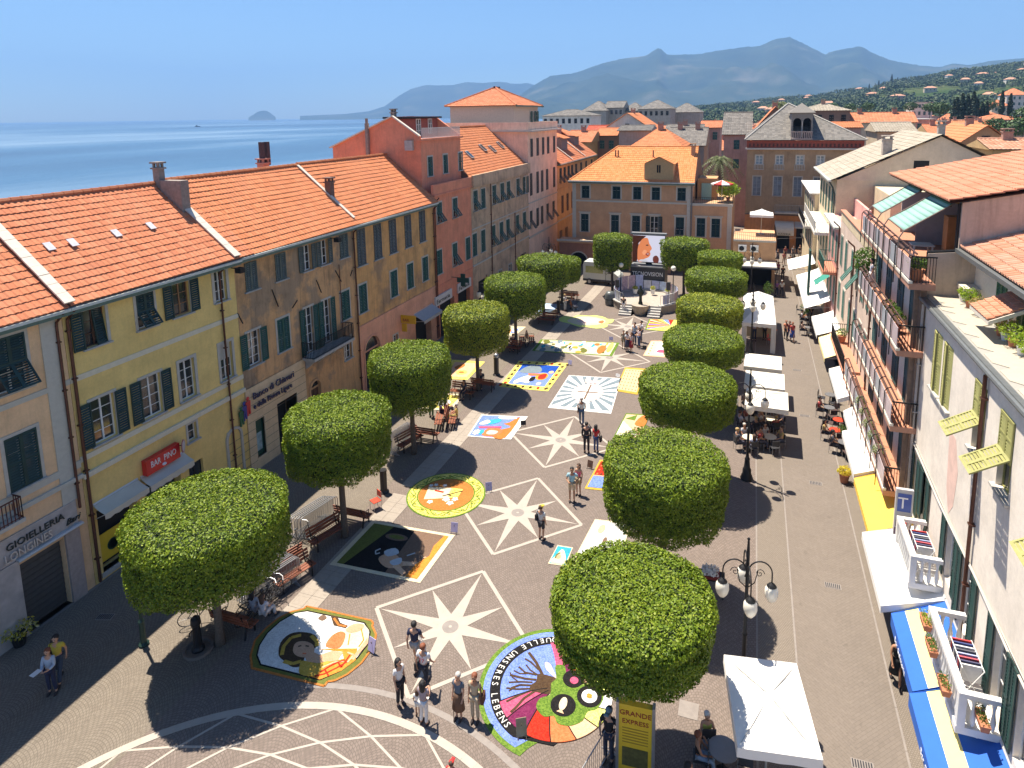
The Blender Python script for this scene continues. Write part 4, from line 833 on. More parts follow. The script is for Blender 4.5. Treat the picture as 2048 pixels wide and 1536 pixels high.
def bush(label,x,y,z,r,h,mt,n=500,size=.12,pot=None,cat='plant',seed=1,name='potted_plant',group=None,potr=.25):
    t=thing(name,label,cat,(x,y,z),0,group); rs=np.random.RandomState(seed)
    pz=.0
    if pot: MB().lathe([(potr*.7,0),(potr,.42*potr/.25),(potr*1.08,.42*potr/.25),(potr*1.08,.46*potr/.25),(potr*.85,.45*potr/.25)],n=12).build('pot',pot,t); pz=.4*potr/.25
    d=rs.normal(size=(n,3)); d/=np.linalg.norm(d,axis=1)[:,None]; rr=rs.uniform(.35,1,n)**.5; P=d*rr[:,None]*np.array([r,r,h/2])*(1+.25*np.array([noise.noise(Vector(q)*2.2+Vector((seed*3,0,0))) for q in d]))[:,None]+np.array([0,0,pz+h/2])
    me=np_mesh('foliage',leaf_quads(P,d,size,.5,.9,rs),4); me.materials.append(mt); link('foliage',me,t)
    b=MB(); b.tube([(0,0,pz-.05),(0,0,pz+h*.5)],.03,5); b.build('stem',BARK,t); return t
TERRA=mat('terracotta pot',(.42,.16,.08),.8,var=.12); SHRUB=leafmat('garden shrub leaves',[(.05,.11,.02),(.09,.17,.03),(.14,.24,.04)]); LIME=leafmat('lime green shrub',[(.16,.26,.03),(.26,.38,.04),(.36,.46,.06)]); SILV=leafmat('silvery geranium',[(.20,.26,.14),(.30,.36,.20),(.45,.46,.36)]); DRYL=leafmat('dry pinkish cactus',[(.36,.26,.16),(.45,.33,.2),(.30,.30,.12)])
bush('bright green climbing shrub on the roof terrace left of the stone palace',-2.6,81.5,8.02,1.3,2.0,LIME,900,.3,TERRA,seed=3)
# low block with terrace and air conditioners
B=Bld('cafe_building','low beige cafe building with two air conditioners and a roof terrace','building',(-1.6,72),0,4.3,7)
B.op.append((.3,4.0,0,2.7,1.2)); B.wall(0,4.3,0,5.1,SAND); B.box('shop_interior',DARK,.3,4.0,1.15,1.2,0,2.7); B.box('dark_canopy',mat('dark awning',(.05,.05,.06),.8,var=.2),-.6,4.4,-3.2,-.05,2.75,2.9); B.box('canopy_posts',IRON,4.28,4.34,-3.15,-3.09,0,2.75)
molding(B,0,4.3,4.95,.2,.12,PEACHT,'cornice'); MB().box(-.6,4.35,-2.9,-.1,2.9,2.96).build('canopy_top',mat('pale ribbed roof',(.5,.48,.42),.7,var=.1,sc=8),B.root)
for px in(1485,1509):
    u,z=B.lp(px,490,-.3); t=thing('air_conditioner','white air conditioner unit on the beige cafe wall, '+('left' if px<1500 else 'right')+' of the pair','air conditioner',tuple(B.W(u,-.02,3.9)),0,'air conditioners on the cafe wall'); MB().box(-.42,.42,-.35,0,0,.7).build('casing',WHITEP,t); MB().lathe([(.26,0),(.26,.02),(.06,.03)],n=16).build('fan_grille',IRON,t,loc=(-.08,-.36,.35)).rotation_euler=(R90,0,0)
railing(B,[(0,-.05,5.15),(4.3,-.05,5.15),(4.3,6.9,5.15)],.8,gap=.2)
def parasol(label,x,y,z,w,d,h,cloth,rz=0,cat='parasol',group=None,drop=.35,peak=.55,name='parasol',val=.25,seams=True,round_=0):
    t=thing(name,label,cat,(x,y,z),rz,group); MB().tube([(0,0,0),(0,0,h+peak-.02)],.035,8).lathe([(.4,0),(.4,.06),(.1,.1)],n=16).build('pole',mat('cream metal pole',(.5,.48,.44),.4,.3,var=0),t)
    b=MB(); n=8
    P=lambda a,c:(a*w/2,c*d/2,h+peak*(1-max(abs(a),abs(c)))-.06*sin(pi*max(abs(a),abs(c)))*(1-.75*abs(abs(a)-abs(c))))
    for i in range(n):
        for j in range(n): a0,a1=-1+2*i/n,-1+2*(i+1)/n; c0,c1=-1+2*j/n,-1+2*(j+1)/n; b.add([P(a0,c0),P(a1,c0),P(a1,c1),P(a0,c1)],[(0,1,2,3)])
    o=b.build('canopy',cloth,t); o.modifiers.new('t','SOLIDIFY').thickness=.012
    v=MB(); 
    for p,q in(((-1,-1),(1,-1)),((1,-1),(1,1)),((1,1),(-1,1)),((-1,1),(-1,-1))):
        for k in range(6):
            s0=[p[0]+(q[0]-p[0])*k/6,p[1]+(q[1]-p[1])*k/6]; s1=[p[0]+(q[0]-p[0])*(k+1)/6,p[1]+(q[1]-p[1])*(k+1)/6]
            A=(s0[0]*w/2*1.004,s0[1]*d/2*1.004,h+.005); C=(s1[0]*w/2*1.004,s1[1]*d/2*1.004,h+.005); e=.02*(k%2); v.add([A,C,(C[0]*1.01,C[1]*1.01,h-val-.02*((k+1)%2)),(A[0]*1.01,A[1]*1.01,h-val-e)],[(0,1,2,3)])
    v.build('valance',cloth,t).modifiers.new('t','SOLIDIFY').thickness=.008
    r=MB()
    for a,c in((1,1),(-1,1),(1,-1),(-1,-1)): r.bar((0,0,h+peak*.9),(a*w/2*.97,c*d/2*.97,h-.02),.022); r.bar((0,0,h-.25),(a*w/4,c*d/4,h+peak*.4),.02)
    r.build('ribs',mat('cream metal pole',(.5,.48,.44),.4,.3,var=0),t); return t
CREAM=mat('cream parasol cloth',(.76,.72,.62),.85,var=.03,sc=2); WHT=mat('white canvas',(.80,.78,.74),.85,var=.02,sc=2)
parasol('white parasol on the roof terrace above the air conditioners','.' and 1.2,76,5.12,2.4,2.4,2.3,WHT); 
# ---------------------------------------------------------------- stone palace
STONEW=plaster('brown rubble stone',(.31,.235,.16),amt=.5,streak=.4,stain=(.10,.075,.05))
B=Bld('stone_palace','brown stone palace with grey pyramid roof and twin-arched loggia','building',(-.7,94),0,14.2,14)
for a in(1518,1558.5,1599.5,1640.5): 
    u,z=B.lp(a,328); W=window(B,u-.45,u+.45,11.55,12.75,'bare',frame=WHITEP,trim=TRIM,glass=mat('sky lit window glass',(.25,.32,.36),.15,var=.3,sc=2)); s=MB().box(-.2,1.1,-.3,-.17,-.75,-.67).box(-.2,1.1,-.3,-.17,-.05,.02)
    for k in range(7): s.cyl(-.15+k*.2,-.24,-.67,-.05,.04,.05,6)
    s.build('balustrade',TRIM,W)
for a in(1512.5,1554,1594,1634): 
    u,z=B.lp(a,390); window(B,u-.5,u+.5,7.3,9.9,'bare',frame=mat('grey blue window paint',(.25,.29,.33),.5,var=0),trim=TRIM,glass=mat('blue grey glass',(.12,.16,.22),.2,var=.3,sc=2),rows=5)
(ua,_),(ub,_)=B.lp(1558,500),B.lp(1575,500); B.op+= [(4.3,5.9,0,3.4,.5),(6.7,10.2,0,3.3,.5)]
B.wall(0,14.2,4.7,14,STONEW); B.wall(0,14.2,0,4.7,plaster('dull orange ground floor',(.42,.21,.10),amt=.4),'ground_floor',y=-.04,top=False)
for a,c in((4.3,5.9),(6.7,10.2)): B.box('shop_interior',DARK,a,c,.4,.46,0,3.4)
molding(B,0,14.2,4.65,.14,.15,mat('dark stone band',(.12,.10,.09),.9))
s=B.box('balcony_slab',STONE,3.8,12,-1.1,0,5.0,5.2); railing(B,[(3.8,-1.05,5.2),(12,-1.05,5.2)],1.0,parent=s,gap=.18,m=STONE)
molding(B,-.25,14.4,13.55,.22,.5,TRIM,'cornice'); BR=mat('red brick frieze',(.30,.07,.045),.85,var=.25,sc=6); B.box('brick_frieze',BR,-.1,14.3,-.22,0,13.8,14.75)
for i in range(28): cached('corb',lambda:MB().box(0,.22,-.1,0,0,.4),'corbel',mat('dark brick corbels',(.10,.04,.03),.9),B.root,(.2+i*.5,-.221,13.95))
cx,cy=5.3,8.0; e=[(-.4,-.6,14.8),(14.6,-.6,14.8),(14.6,14.5,14.8),(-.4,14.5,14.8)]; r=MB().add(e+[(cx,cy,19.6)],[(0,1,4),(1,2,4),(2,3,4),(3,0,4),(3,2,1,0)]).build('roof',mat('roof boarding',(.2,.12,.08),.9),B.root)
for i in range(4): p,q=e[i],e[(i+1)%4]; tiles(B,'roof_slates',SLATE,(p[0],p[1],14.85),(q[0],q[1],14.85),(cx,cy,19.65),(cx,cy,19.651),parent=r,tw=.35,th=.35,amp=.008,step=.02,wav=0); ridge_caps(B,(p[0],p[1],14.9),(cx,cy,19.75),mat('pale ridge stone',(.38,.36,.33),.8,var=.1),r,r=.1)
# loggia
u0,_=B.lp(1581,280); u1,_=B.lp(1624,280); w=u1-u0; LG=mat('grey stucco loggia',(.23,.21,.19),.9,var=.15); z0,z1=15.0,18.4
pts=[(u0,0,z0),(u0,0,z1),(u1,0,z1),(u1,0,z0)]
rr=w*.19
def archw(c): return [(c+rr,0,z0),(c+rr,0,z1-1.2)]+[(c+rr*cos(pi*k/8),0,z1-1.2+rr*sin(pi*k/8)) for k in range(1,8)]+[(c-rr,0,z1-1.2),(c-rr,0,z0)]
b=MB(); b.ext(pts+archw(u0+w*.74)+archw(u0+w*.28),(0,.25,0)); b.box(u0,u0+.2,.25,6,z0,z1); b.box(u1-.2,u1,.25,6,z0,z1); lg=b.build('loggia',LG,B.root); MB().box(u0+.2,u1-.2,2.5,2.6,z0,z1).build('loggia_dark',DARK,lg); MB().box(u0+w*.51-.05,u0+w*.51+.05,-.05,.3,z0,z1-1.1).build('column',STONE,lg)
b=MB().box(u0,u1,-.6,-.45,15.85,15.98).box(u0,u1,-.6,0,14.9,15.05)
for k in range(12): b.cyl(u0+.1+k*(w-.2)/11,-.52,15.05,15.85,.05,.07,6)
b.build('balustrade',mat('pinkish balustrade',(.36,.28,.25),.8,var=.1),lg)
b=MB().add([(u0-.3,-.4,z1),(u1+.3,-.4,z1),(u1+.3,5,z1),(u0-.3,5,z1),((u0+u1)/2,2.2,z1+1.3)],[(0,1,4),(1,2,4),(2,3,4),(3,0,4),(3,2,1,0)]); b.build('loggia_roof',SLATE,lg)
(u,z)=B.lp(1545,480,-1.5); t=thing('canopy','pale rounded canopy with dark lettering over the palace restaurant door','canopy',tuple(B.W(3.9,0)),0)
b=MB()
for k in range(6): a,e_=pi/2*k/6,pi/2*(k+1)/6; b.add([(0,-1.9*sin(a),2.6+1.3*cos(a)),(2.4,-1.9*sin(a),2.6+1.3*cos(a)),(2.4,-1.9*sin(e_),2.6+1.3*cos(e_)),(0,-1.9*sin(e_),2.6+1.3*cos(e_))],[(0,3,2,1)])
b.build('cloth',CRM,t).modifiers.new('t','SOLIDIFY').thickness=.02; MB().box(0,2.4,-1.93,-1.9,2.2,2.6).build('valance',CRM,t); text('sign_lettering','PIZZERIA',.42,LETD,t,(1.2,-1.94,2.26),(R90,0,0),.01,'CENTER',sx=.95)
awning('pale grey awning over the brown palace doorway',B,6.4,10.5,3.9,3.3,1.1,[mat('pale grey cloth',(.45,.46,.46),.8,var=.05)],side=False,val=.15)
BOOST=(1.08,1.05,1.0)
# ---------------------------------------------------------------- right side of the street
XR=6.4
def RB(label,Y0,Y1,X=XR,depth=10,name='town_house'): return Bld(name,label,'building',(X,Y1),-R90,Y1-Y0,depth)
WHW=plaster('white sunlit plaster',(.74,.69,.63),amt=.06,streak=.1,stain=(.45,.38,.32)); CRW=plaster('cream plaster',(.62,.53,.38),amt=.12,streak=.15,stain=(.35,.28,.2)); PKW=plaster('rose pink plaster',(.62,.36,.33),amt=.08,streak=.12); CRG=plaster('cream gable plaster',(.60,.51,.41),amt=.1,streak=.2,stain=(.35,.28,.22))
TANW=plaster('stained tan end wall',(.52,.42,.35),amt=.25,streak=.6,stain=(.24,.19,.15)); GSH=mat('sea green shutters',(.05,.13,.10),.6,var=.15); TILEF=mat('orange terrace tiles',(.46,.21,.125),.7,var=.12,sc=12)
# far narrow cream house with flat white roof
B=RB('far narrow cream house with flat white roof at the street end',74.2,88)
for i in range(5):
    for zr in((7.0,9.0),(3.6,5.8)): window(B,1.2+i*2.5,2.1+i*2.5,*zr,'closed',sm=GSH,sill=False)
B.wall(0,13.8,0,9.9,CRW,depth=6); B.box('flat_roof',mat('white roof coating',(.76,.74,.70),.7,var=.03),-.1,13.8,-.5,6.2,9.92,10.05); s=B.box('balcony_slab',STONE,4,13.6,-.9,0,6.2,6.4); railing(B,[(4,-.85,6.4),(13.6,-.85,6.4),(13.6,0,6.4)],.9,parent=s,gap=.2); B.box('awning_roller',IRON,.5,3,-.3,-.1,3.2,3.4)
# gable house
B=RB('cream gable house with pale stone slab roof facing the street',60.0,74.1,6.8,13)
for px,py in((1650,400),(1657,410),(1664,420),(1673,435)): pass
for i in range(5): window(B,1.4+i*2.5,2.3+i*2.5,9.3,11.8,'closed',sm=GSH,trim=None,sill=False)
for i in range(5): window(B,1.4+i*2.5,2.3+i*2.5,5.4,7.6,'closed',sm=GSH,trim=CRW,sill=False)
for i in range(4): window(B,1.4+i*3,2.6+i*3,.2,2.8,'bare',trim=None,sill=False)
B.wall(0,14.1,0,12.85,CRW,depth=13)
b=MB(); b.ext([(14.12,.01,12.8),(14.12,7.4,16.45),(14.12,12.99,13.45),(14.12,12.99,12.8)],(-.3,0,0)); b.build('gable',CRG,B.root)
r=MB().add([(-.1,-.5,12.75),(14.4,-.5,12.75),(14.4,7.4,16.55),(-.1,7.4,16.55),(14.4,13.4,13.4),(-.1,13.4,13.4)],[(0,1,2,3),(3,2,4,5)]).build('roof',mat('dark roof edge',(.08,.07,.06),.9),B.root)
tiles(B,'roof_slabs',PALET,(-.1,-.5,12.82),(14.45,-.5,12.82),(14.45,7.4,16.62),(-.1,7.4,16.62),parent=r,tw=.5,th=.5,amp=.006,step=.03,wav=.01); tiles(B,'roof_slabs',PALET,(14.45,13.4,13.45),(-.1,13.4,13.45),(-.1,7.4,16.62),(14.45,7.4,16.62),parent=r,tw=.5,th=.5,amp=.006,step=.03,wav=0)
MB().box(-.1,14.5,-.7,-.48,12.7,12.84).build('gutter',GUT,B.root); b=MB(); b.tube([(14.2,-.6,12.7),(14.25,-.3,12.2),(14.15,-.12,11.6),(14.15,-.12,3)],.07,6); b.build('drainpipe',mat('dark green pipe',(.04,.06,.05),.5,.3),B.root)
b=MB(); b.box(14.07,14.13,5.6,6.7,13.55,14.5); b.build('attic_window',DARK,B.root)
chimney(B,12.2,3.9,14.9,1.2,.7,.7,mat('beige chimney render',(.42,.36,.30),.9,var=.2)); chimney(B,13.0,7.6,16.4,.9,.5,.5,mat('beige chimney render',(.42,.36,.30),.9,var=.2))
s=B.box('balcony_slab',mat('white balcony slab',(.70,.68,.62),.7,var=.05),1,13.9,-1.5,0,8.0,8.25); railing(B,[(1,-1.45,8.25),(13.9,-1.45,8.25),(13.9,0,8.25)],.9,parent=s,gap=.18,m=mat('white railing',(.6,.58,.55),.5,var=.05))
# pink house
B=RB('narrow rose pink house with pale parapet',52.5,59.98,XR,9)
for u in(1.0,3.2,5.4): window(B,u,u+.9,7.0,9.1,'closed',sm=GSH,sill=False); window(B,u,u+.9,3.8,5.9,'closed',sm=GSH,sill=False)
B.op.append((1,3.5,0,2.6,.4)); B.wall(0,7.48,0,9.9,PKW); B.box('parapet',PKW,0,7.48,1.8,2.0,9.9,11.3); MB().box(-.1,7.5,-.45,.3,9.85,10.0).build('gutter',GUT,B.root)
B.box('back_storey',CRW,0,7.45,3.2,9,9.9,12.4)
s=B.box('balcony_slab',mat('orange balcony edge',(.50,.20,.12),.8),3.0,7.2,-1.0,0,6.3,6.5); railing(B,[(3.0,0,6.5),(3.0,-.95,6.5),(7.2,-.95,6.5),(7.2,0,6.5)],.9,m=mat('green railing',(.04,.14,.11),.5),parent=s)
B.box('tall_green_shutter',mat('dark green blind',(.008,.05,.04),.7,var=.15),.2,1.2,-1.5,-1.35,2.9,6.9); b=MB(); b.add([(1.3,-.05,5.2),(3.0,-.05,5.2),(3.0,-1.1,4.4),(1.3,-1.1,4.4)],[(0,1,2,3)]); b.build('green_awning',mat('teal awning',(.03,.22,.17),.8,var=.1),B.root)
# cream house with terrace roof
B=RB('cream and pink house with tiled terrace behind a low parapet',38.0,52.48,XR,9)
for i,u in enumerate((1.0,3.4,6.4,8.6,10.8,12.8)):
    window(B,u,u+.9,7.5,9.6,'flap' if i in(2,3) else 'closed',sm=GSH,sill=False); window(B,u,u+.9,4.2,6.2,'closed',sm=GSH,sill=False)
for u in(.6,5,9.6): B.op.append((u,u+3,0,2.6,.4)); 
B.wall(0,14.48,0,10.6,plaster('pale cream pink plaster',(.64,.52,.45),amt=.1,streak=.15)); 
for u in(.6,5,9.6): B.box('shop_interior',DARK,u,u+3,.38,.4,0,2.6)
B.box('terrace_parapet',CRW,0,14.48,.0,.2,10.62,11.3); B.box('parapet_tiles',TILEF,-.02,14.5,-.08,.28,11.3,11.36); B.box('penthouse',mat('lilac terrace wall',(.50,.46,.55),.85,var=.05),4,11.5,3.4,8,10.6,13.0); B.box('chimney_block',WHW,8.6,9.3,2.2,2.8,10.6,13.8); B.box('chimney_cap',STONE,8.5,9.4,2.1,2.9,13.8,13.9)
B.box('terrace_floor',TILEF,0,14.4,.25,8.8,10.62,10.66)
s=B.box('balcony_slab',TILEF,6,12.4,-.95,0,3.4,3.55); railing(B,[(6,0,3.55),(6,-.9,3.55),(12.4,-.9,3.55)],.9,parent=s); B.box('balcony_slab',TILEF,12.6,14.4,-.95,0,3.3,3.45)
pipe(B,.2,.2,10.4); pipe(B,7.9,.2,10.4); bush('small potted shrub on the low balcony of the cream and pink house',6.0-.0,52.48-7.2,3.56,.35,.6,SHRUB,250,.1,TERRA,seed=8)
# --- balconied house
B=RB('white balconied house with four levels of long balconies and an orange roof terrace',27.5,38.0,XR,10)
DKG=mat('dark blue green door shutter',(.03,.075,.075),.6,var=.2)
for lev,(z0,z1) in enumerate(((9.6,11.8),(6.5,8.7),(3.5,5.7))):
    for u in(.8,3.4,6.0,8.4): window(B,u,u+1.15,z0,z1,'closed',sm=DKG,trim=None,sill=False)
for u in(.6,4.2,7.4): B.op.append((u,u+2.6,0,2.6,.5))
B.wall(0,10.48,0,12.2,WHW)
for u in(.6,4.2,7.4): B.box('shop_interior',DARK,u,u+2.6,.48,.5,0,2.6)
BALE=mat('balcony edge clay',(.42,.22,.15),.8,var=.1); PAN=mat('pink frosted panel',(.52,.42,.44),.35,var=.12,sc=3); PAN2=mat('grey frosted panel',(.36,.38,.42),.35,var=.12,sc=3); CREAMS=mat('cream slab edge',(.66,.60,.50),.8,var=.06)
def balcony(B,u0,u1,z,proj,label,ends=True,hgt=1.0,n=9,panels=True):
    s=B.box('balcony_slab',BALE,u0,u1,-proj,-.002,z-.22,z); MB().box(u0-.02,u1+.02,-proj-.03,-proj+.1,z,z+.1).build('slab_edge',CREAMS,s); MB().box(u0+.02,u1-.02,-proj+.12,-.02,z+.002,z+.02).build('floor_tiles',TILEF,s)
    for i in range(n):
        a,c=u0+(u1-u0)*i/n,u0+(u1-u0)*(i+1)/n
        if panels: MB().box(a+.06,c-.06,-proj-.01,-proj+.01,z+.16,z+hgt-.12).build('panel',PAN if i%3 else PAN2,s)
        b=MB(); b.tube([(a,-proj-.06,z-.55),(a,-proj-.06,z+hgt-.05),(a,-proj+.02,z+hgt+.08),(a,-proj+.18,z+hgt+.13)],.022,5); b.build('post',IRON,s)
    MB().bar((u0,-proj+.04,z+hgt+.02),(u1,-proj+.04,z+hgt+.02),.09,.05).bar((u0,-proj+.18,z+hgt+.1),(u1,-proj+.18,z+hgt+.1),.05).build('handrail',mat('brown handrail',(.10,.055,.045),.5,.2),s)
    if ends:
        b=MB(); b.bar((u1,-proj,z+hgt),(u1,-.02,z+hgt),.05); 
        for k in range(9): y=-proj+.05+k*(proj-.1)/8; b.bar((u1,y,z+.05),(u1,y,z+hgt),.02)
        b.build('end_railing',IRON,s)
    return s
balcony(B,1.2,11.0,9.46,.9,'');balcony(B,.4,10.9,6.35,.9,''); balcony(B,-1.6,10.5,3.4,.9,'',panels=True)
balcony(B,.9,11.9,12.32,.85,'')
MB().box(10.42,10.6,-.35,.0,0,12.1).box(10.6,10.8,-.2,.0,0,12.1).build('brown_pier',mat('brown drain pier',(.22,.15,.11),.8,var=.2),B.root); pipe(B,.15,.2,12.0)
# penthouse under the orange roof
pu=B.box('penthouse_wall',WHW,-.6,10.5,3.1,9.5,12.2,15.1); B.box('terrace_floor',TILEF,0,10.4,.1,3.1,12.24,12.3)
for u in(.3,3.6): B.box('glass_screen',PAN2,u,u+.04,1.0,3.1,12.3,14.4)
B.box('dark_opening',DARK,7.4,9.9,3.05,3.12,12.3,14.3); B.box('door_panel',DKG,1.2,2.0,3.04,3.12,12.3,14.4); B.box('door_panel',DKG,4.4,5.2,3.04,3.12,12.3,14.4); B.box('pine_cupboard',mat('pine wood',(.42,.24,.10),.6,var=.1),4.9,5.6,1.8,2.3,12.3,13.9)
b=MB(); b.ext([(10.46,-.02,11.6),(10.46,-.02,13.2),(10.46,.1,14.4),(10.46,.95,15.2),(10.46,2.0,15.3),(10.46,9.8,17.2),(10.46,9.8,11.6)][0:2]+[(10.46,.95,13.3),(10.46,.95,15.15),(10.46,9.8,17.0),(10.46,9.8,11.6)],(.12,0,0)); b.build('end_wall',TANW,B.root)
b=MB(); b.tube([(10.5,0,13.25),(10.5,.9,13.35)],.05,6); b.tube([(10.5,-.02,11.9),(10.5,-.02,13.25)],.04,6); b.tube([(10.4,.92,12.4),(10.4,.92,15.1)],.07,6); b.build('drainpipe',IRON,B.root)
r=MB().add([(-.8,.55,15.12),(10.7,.55,15.12),(10.7,10,17.1),(-.8,10,17.1)],[(0,1,2,3),(3,2,1,0)]).build('roof',mat('roof boarding',(.2,.12,.08),.9),B.root); tiles(B,'roof_tiles',tilemat('salmon clay tiles',[(.52,.215,.125),(.58,.26,.16),(.62,.30,.195),(.48,.25,.17)]),(-.8,.5,15.2),(10.7,.5,15.2),(10.7,10,17.2),(-.8,10,17.2),parent=r,tw=.26,th=.42,wav=.01,amp=.05)
for (u,y,h) in((.6,8.3,1.3),(3.0,7.6,1.1),(5.6,7.2,1.1),(8.2,6.9,1.3)):
    c=chimney(B,u,y,16.3,h*.25,.8,.6,mat('brick chimney',(.30,.17,.13),.9,var=.2),cap=True); b=MB()
    for k in range(6): b.cyl(u,y,16.9+h*.25+k*.16,17.0+h*.25+k*.16,.30,.22,12)
    b.build('stacked_cowl',mat('weathered clay cowl',(.30,.22,.20),.9,var=.25),c)
b=MB(); b.cyl(1.8,6.4,16.2,18.6,.13,.11,8); b.ball((1.8,6.4,18.9),.32,12,8); b.build('ball_cowl_flue',mat('tin flue',(.30,.25,.22),.5,.4,var=.2),B.root); b=MB(); b.cyl(3.0,6.1,16,17.2,.14,.12,8); b.build('clay_vent',TERRA,B.root)
for i,(u,y,h) in enumerate(((.2,8.8,3.2),(1.2,8.2,2.6),(4.6,8.6,2.4),(-.3,7.5,2.2))):
    b=MB(); b.bar((u,y,16.2),(u,y,16.4+h),.035); 
    for k in range(5): b.bar((u-.35+.02*k,y-.5+k*.25,16.2+h),(u+.35-.02*k,y-.5+k*.25,16.2+h),.015)
    b.bar((u,y-.6,16.2+h),(u,y+.6,16.2+h),.02); b.build('tv_aerial',mat('aerial metal',(.25,.23,.23),.4,.6,var=0),B.root)
MINT=mat('mint awning cloth',(.26,.46,.39),.8,var=.03,sc=3)
def roofawn(label,u0,u1):
    t=thing('terrace_awning',label,'awning',tuple(B.W(u0,0)),B.rz,'mint awnings on the top terrace'); w=u1-u0
    b=MB(); n=8
    for k in range(n): a,c=k/n,(k+1)/n; b.add([(0,.9-1.6*a,15.0-1.1*a-.05*sin(pi*a)),(w,.9-1.6*a,15.0-1.1*a-.05*sin(pi*a)),(w,.9-1.6*c,15.0-1.1*c-.05*sin(pi*c)),(0,.9-1.6*c,15.0-1.1*c-.05*sin(pi*c))],[(0,3,2,1)])
    b.build('cloth',MINT,t,smooth=True).modifiers.new('t','SOLIDIFY').thickness=.01
    f=MB()
    for uu in(-.05,w+.05): f.tube([(uu,.95,15.02),(uu,-.7,13.88),(uu,-.85,13.6),(uu,-.86,12.35)],.028,6)
    f.bar((0,-.7,13.88),(w,-.7,13.88),.05); f.build('frame',mat('bronze awning frame',(.28,.21,.16),.4,.3,var=0),t)
    MB().box(0,w,.85,1.1,15.0,15.12).build('cassette',mat('yellow ochre cassette',(.55,.36,.05),.6,var=.05),t); MB().box(0,w,.8,.86,14.86,15.0).build('green_valance',mat('dark green valance',(.03,.12,.07),.8,var=.05),t)
roofawn('farther mint green awning over the top roof terrace',2.4,4.8); roofawn('nearer mint green awning over the top roof terrace',6.6,9.6)
t=thing('white_table','white plastic table on the top roof terrace','table',tuple(B.W(7.6,.4,12.3)),B.rz); MB().box(-.4,.4,-.4,.4,.68,.73).build('tabletop',WHITEP,t)
for a in(-.33,.33):
    for c in(-.33,.33): cached('wleg',lambda:MB().box(-.03,.03,-.03,.03,0,.68),'leg',WHITEP,t,(a,c,0))
bush('tall leafy potted plant on the far corner of the second balcony',5.85,27.5+10.2,9.48,.55,1.5,SHRUB,900,.16,TERRA,seed=11)
for i,(u,z) in enumerate(((11.5,12.34),(7.2,9.48),(7.9,9.48),(8.7,9.48))): 
    p=B.W(u,-.55,z); bush(['red-leaved potted plant in the railed near corner of the top terrace','trailing green plant mid second balcony, farthest of three','trailing green plant mid second balcony, middle of three','trailing green plant mid second balcony, nearest of three'][i],p.x,p.y,p.z,.35,.55,SHRUB,300,.1,TERRA,seed=30+i)
GER='silvery geranium pot on the lowest long balcony, '
for i in range(5):
    p=B.W(3.6+i*1.25,-.8,3.6); bush(GER+['farthest of five','second from the far end','middle one of five','second from the near end','nearest of five'][i],p.x,p.y,p.z+.1,.28,.5,SILV,420,.085,TERRA,seed=50+i,group='geranium pots on the lowest long balcony',potr=.16)
# --- near white building
B=RB('near white house with olive shutters, marble balconies and a tiled roof terrace',8.0,27.46,XR,12)
for a in(25.1,23.85,20.6,18.5,14.8,12.5):
    u=27.46-a; W=window(B,u-.45,u+.45,8.75,10.85,'closed' if 0 else 'slat',sm=OLIVE,trim=None,frame=OLIVE)
    k=0 if a>22 else 1
    lw=.45
    if k==0:
        for s_ in(0,1): cached(('lfo',.45,2.1),lambda:leaf_mb(.45,2.1,n=20),'shutter',OLIVE,W,(s_*.45,-.2,0),(0,0,(.12 if s_ else -.12)))
    else:
        for s_ in(0,1):
            cached(('lfo',.45,1.1),lambda:leaf_mb(.45,1.1,n=11),'shutter',OLIVE,W,(s_*.45,-.2,1.0)); cached(('lfo2',.45,1.0),lambda:leaf_mb(.45,1.0,n=10),'shutter_flap',OLIVE,W,(s_*.45,-.2-.86,.62),(-1.04,0,0))
for a in(26.3,25.4,21.9,20.2,17.4,15.8):
    u=27.46-a; W=window(B,u-.45,u+.45,3.3 if a not in(26.3,21.9) else 3.6,5.5,'slat',sm=OLIVE,trim=None,frame=WHITEP,sill=False)
    h=q5(5.5-(3.3 if a not in(26.3,21.9) else 3.6))
    for s_ in(0,1): cached(('lfp',h),lambda:leaf_mb(.45,h,n=int(h/.1)),'shutter',OLIVE if a<24 else GREEND,W,((-.47 if s_==0 else .92),-.23,0))
for u in(1.5,5.0,9.0): B.op.append((u,u+2.6,0,2.5,.5))
B.wall(0,19.46,0,11.5,WHW)
for u in(1.5,5.0,9.0): B.box('shop_interior',DARK,u,u+2.6,.48,.5,0,2.5)
# faded coat of arms and cables
PK=mat('faded pink fresco',(.72,.50,.42),.95,var=.12,sc=2.5); u,z=B.lp(1905,935); b=MB(); b.ext([(u-.6,-.006,z+1.0),(u+.1,-.006,z+1.0),(u+.55,-.006,z+.1),(u+.4,-.006,z-1.1),(u,-.006,z-1.6),(u-.4,-.006,z-.9)],(0,.004,0)); b.build('faded_fresco',PK,B.root)
b=MB(); b.tube([(0,-.04,5.75),(4,-.05,5.55),(8,-.05,5.6),(11,-.05,5.45),(19,-.05,5.5)],.03,5); b.tube([(0,-.03,5.9),(5,-.05,5.68),(12,-.05,5.6),(19,-.05,5.65)],.015,4); b.build('wall_cables',mat('pale cable',(.5,.47,.42),.7,var=.05),B.root)
pipe(B,27.46-20.1,.1,11.3,r=.055,hook=False); pipe(B,.3,.3,11.3,hook=False,m=mat('pale drainpipe',(.45,.40,.36),.6)); MB().box(0,19.5,-.12,.1,11.42,11.58).tube([(-.1,-.16,11.5),(19.5,-.16,11.5)],.08,8).build('gutter',mat('grey metal gutter',(.16,.17,.17),.5,.4,var=.1),B.root)
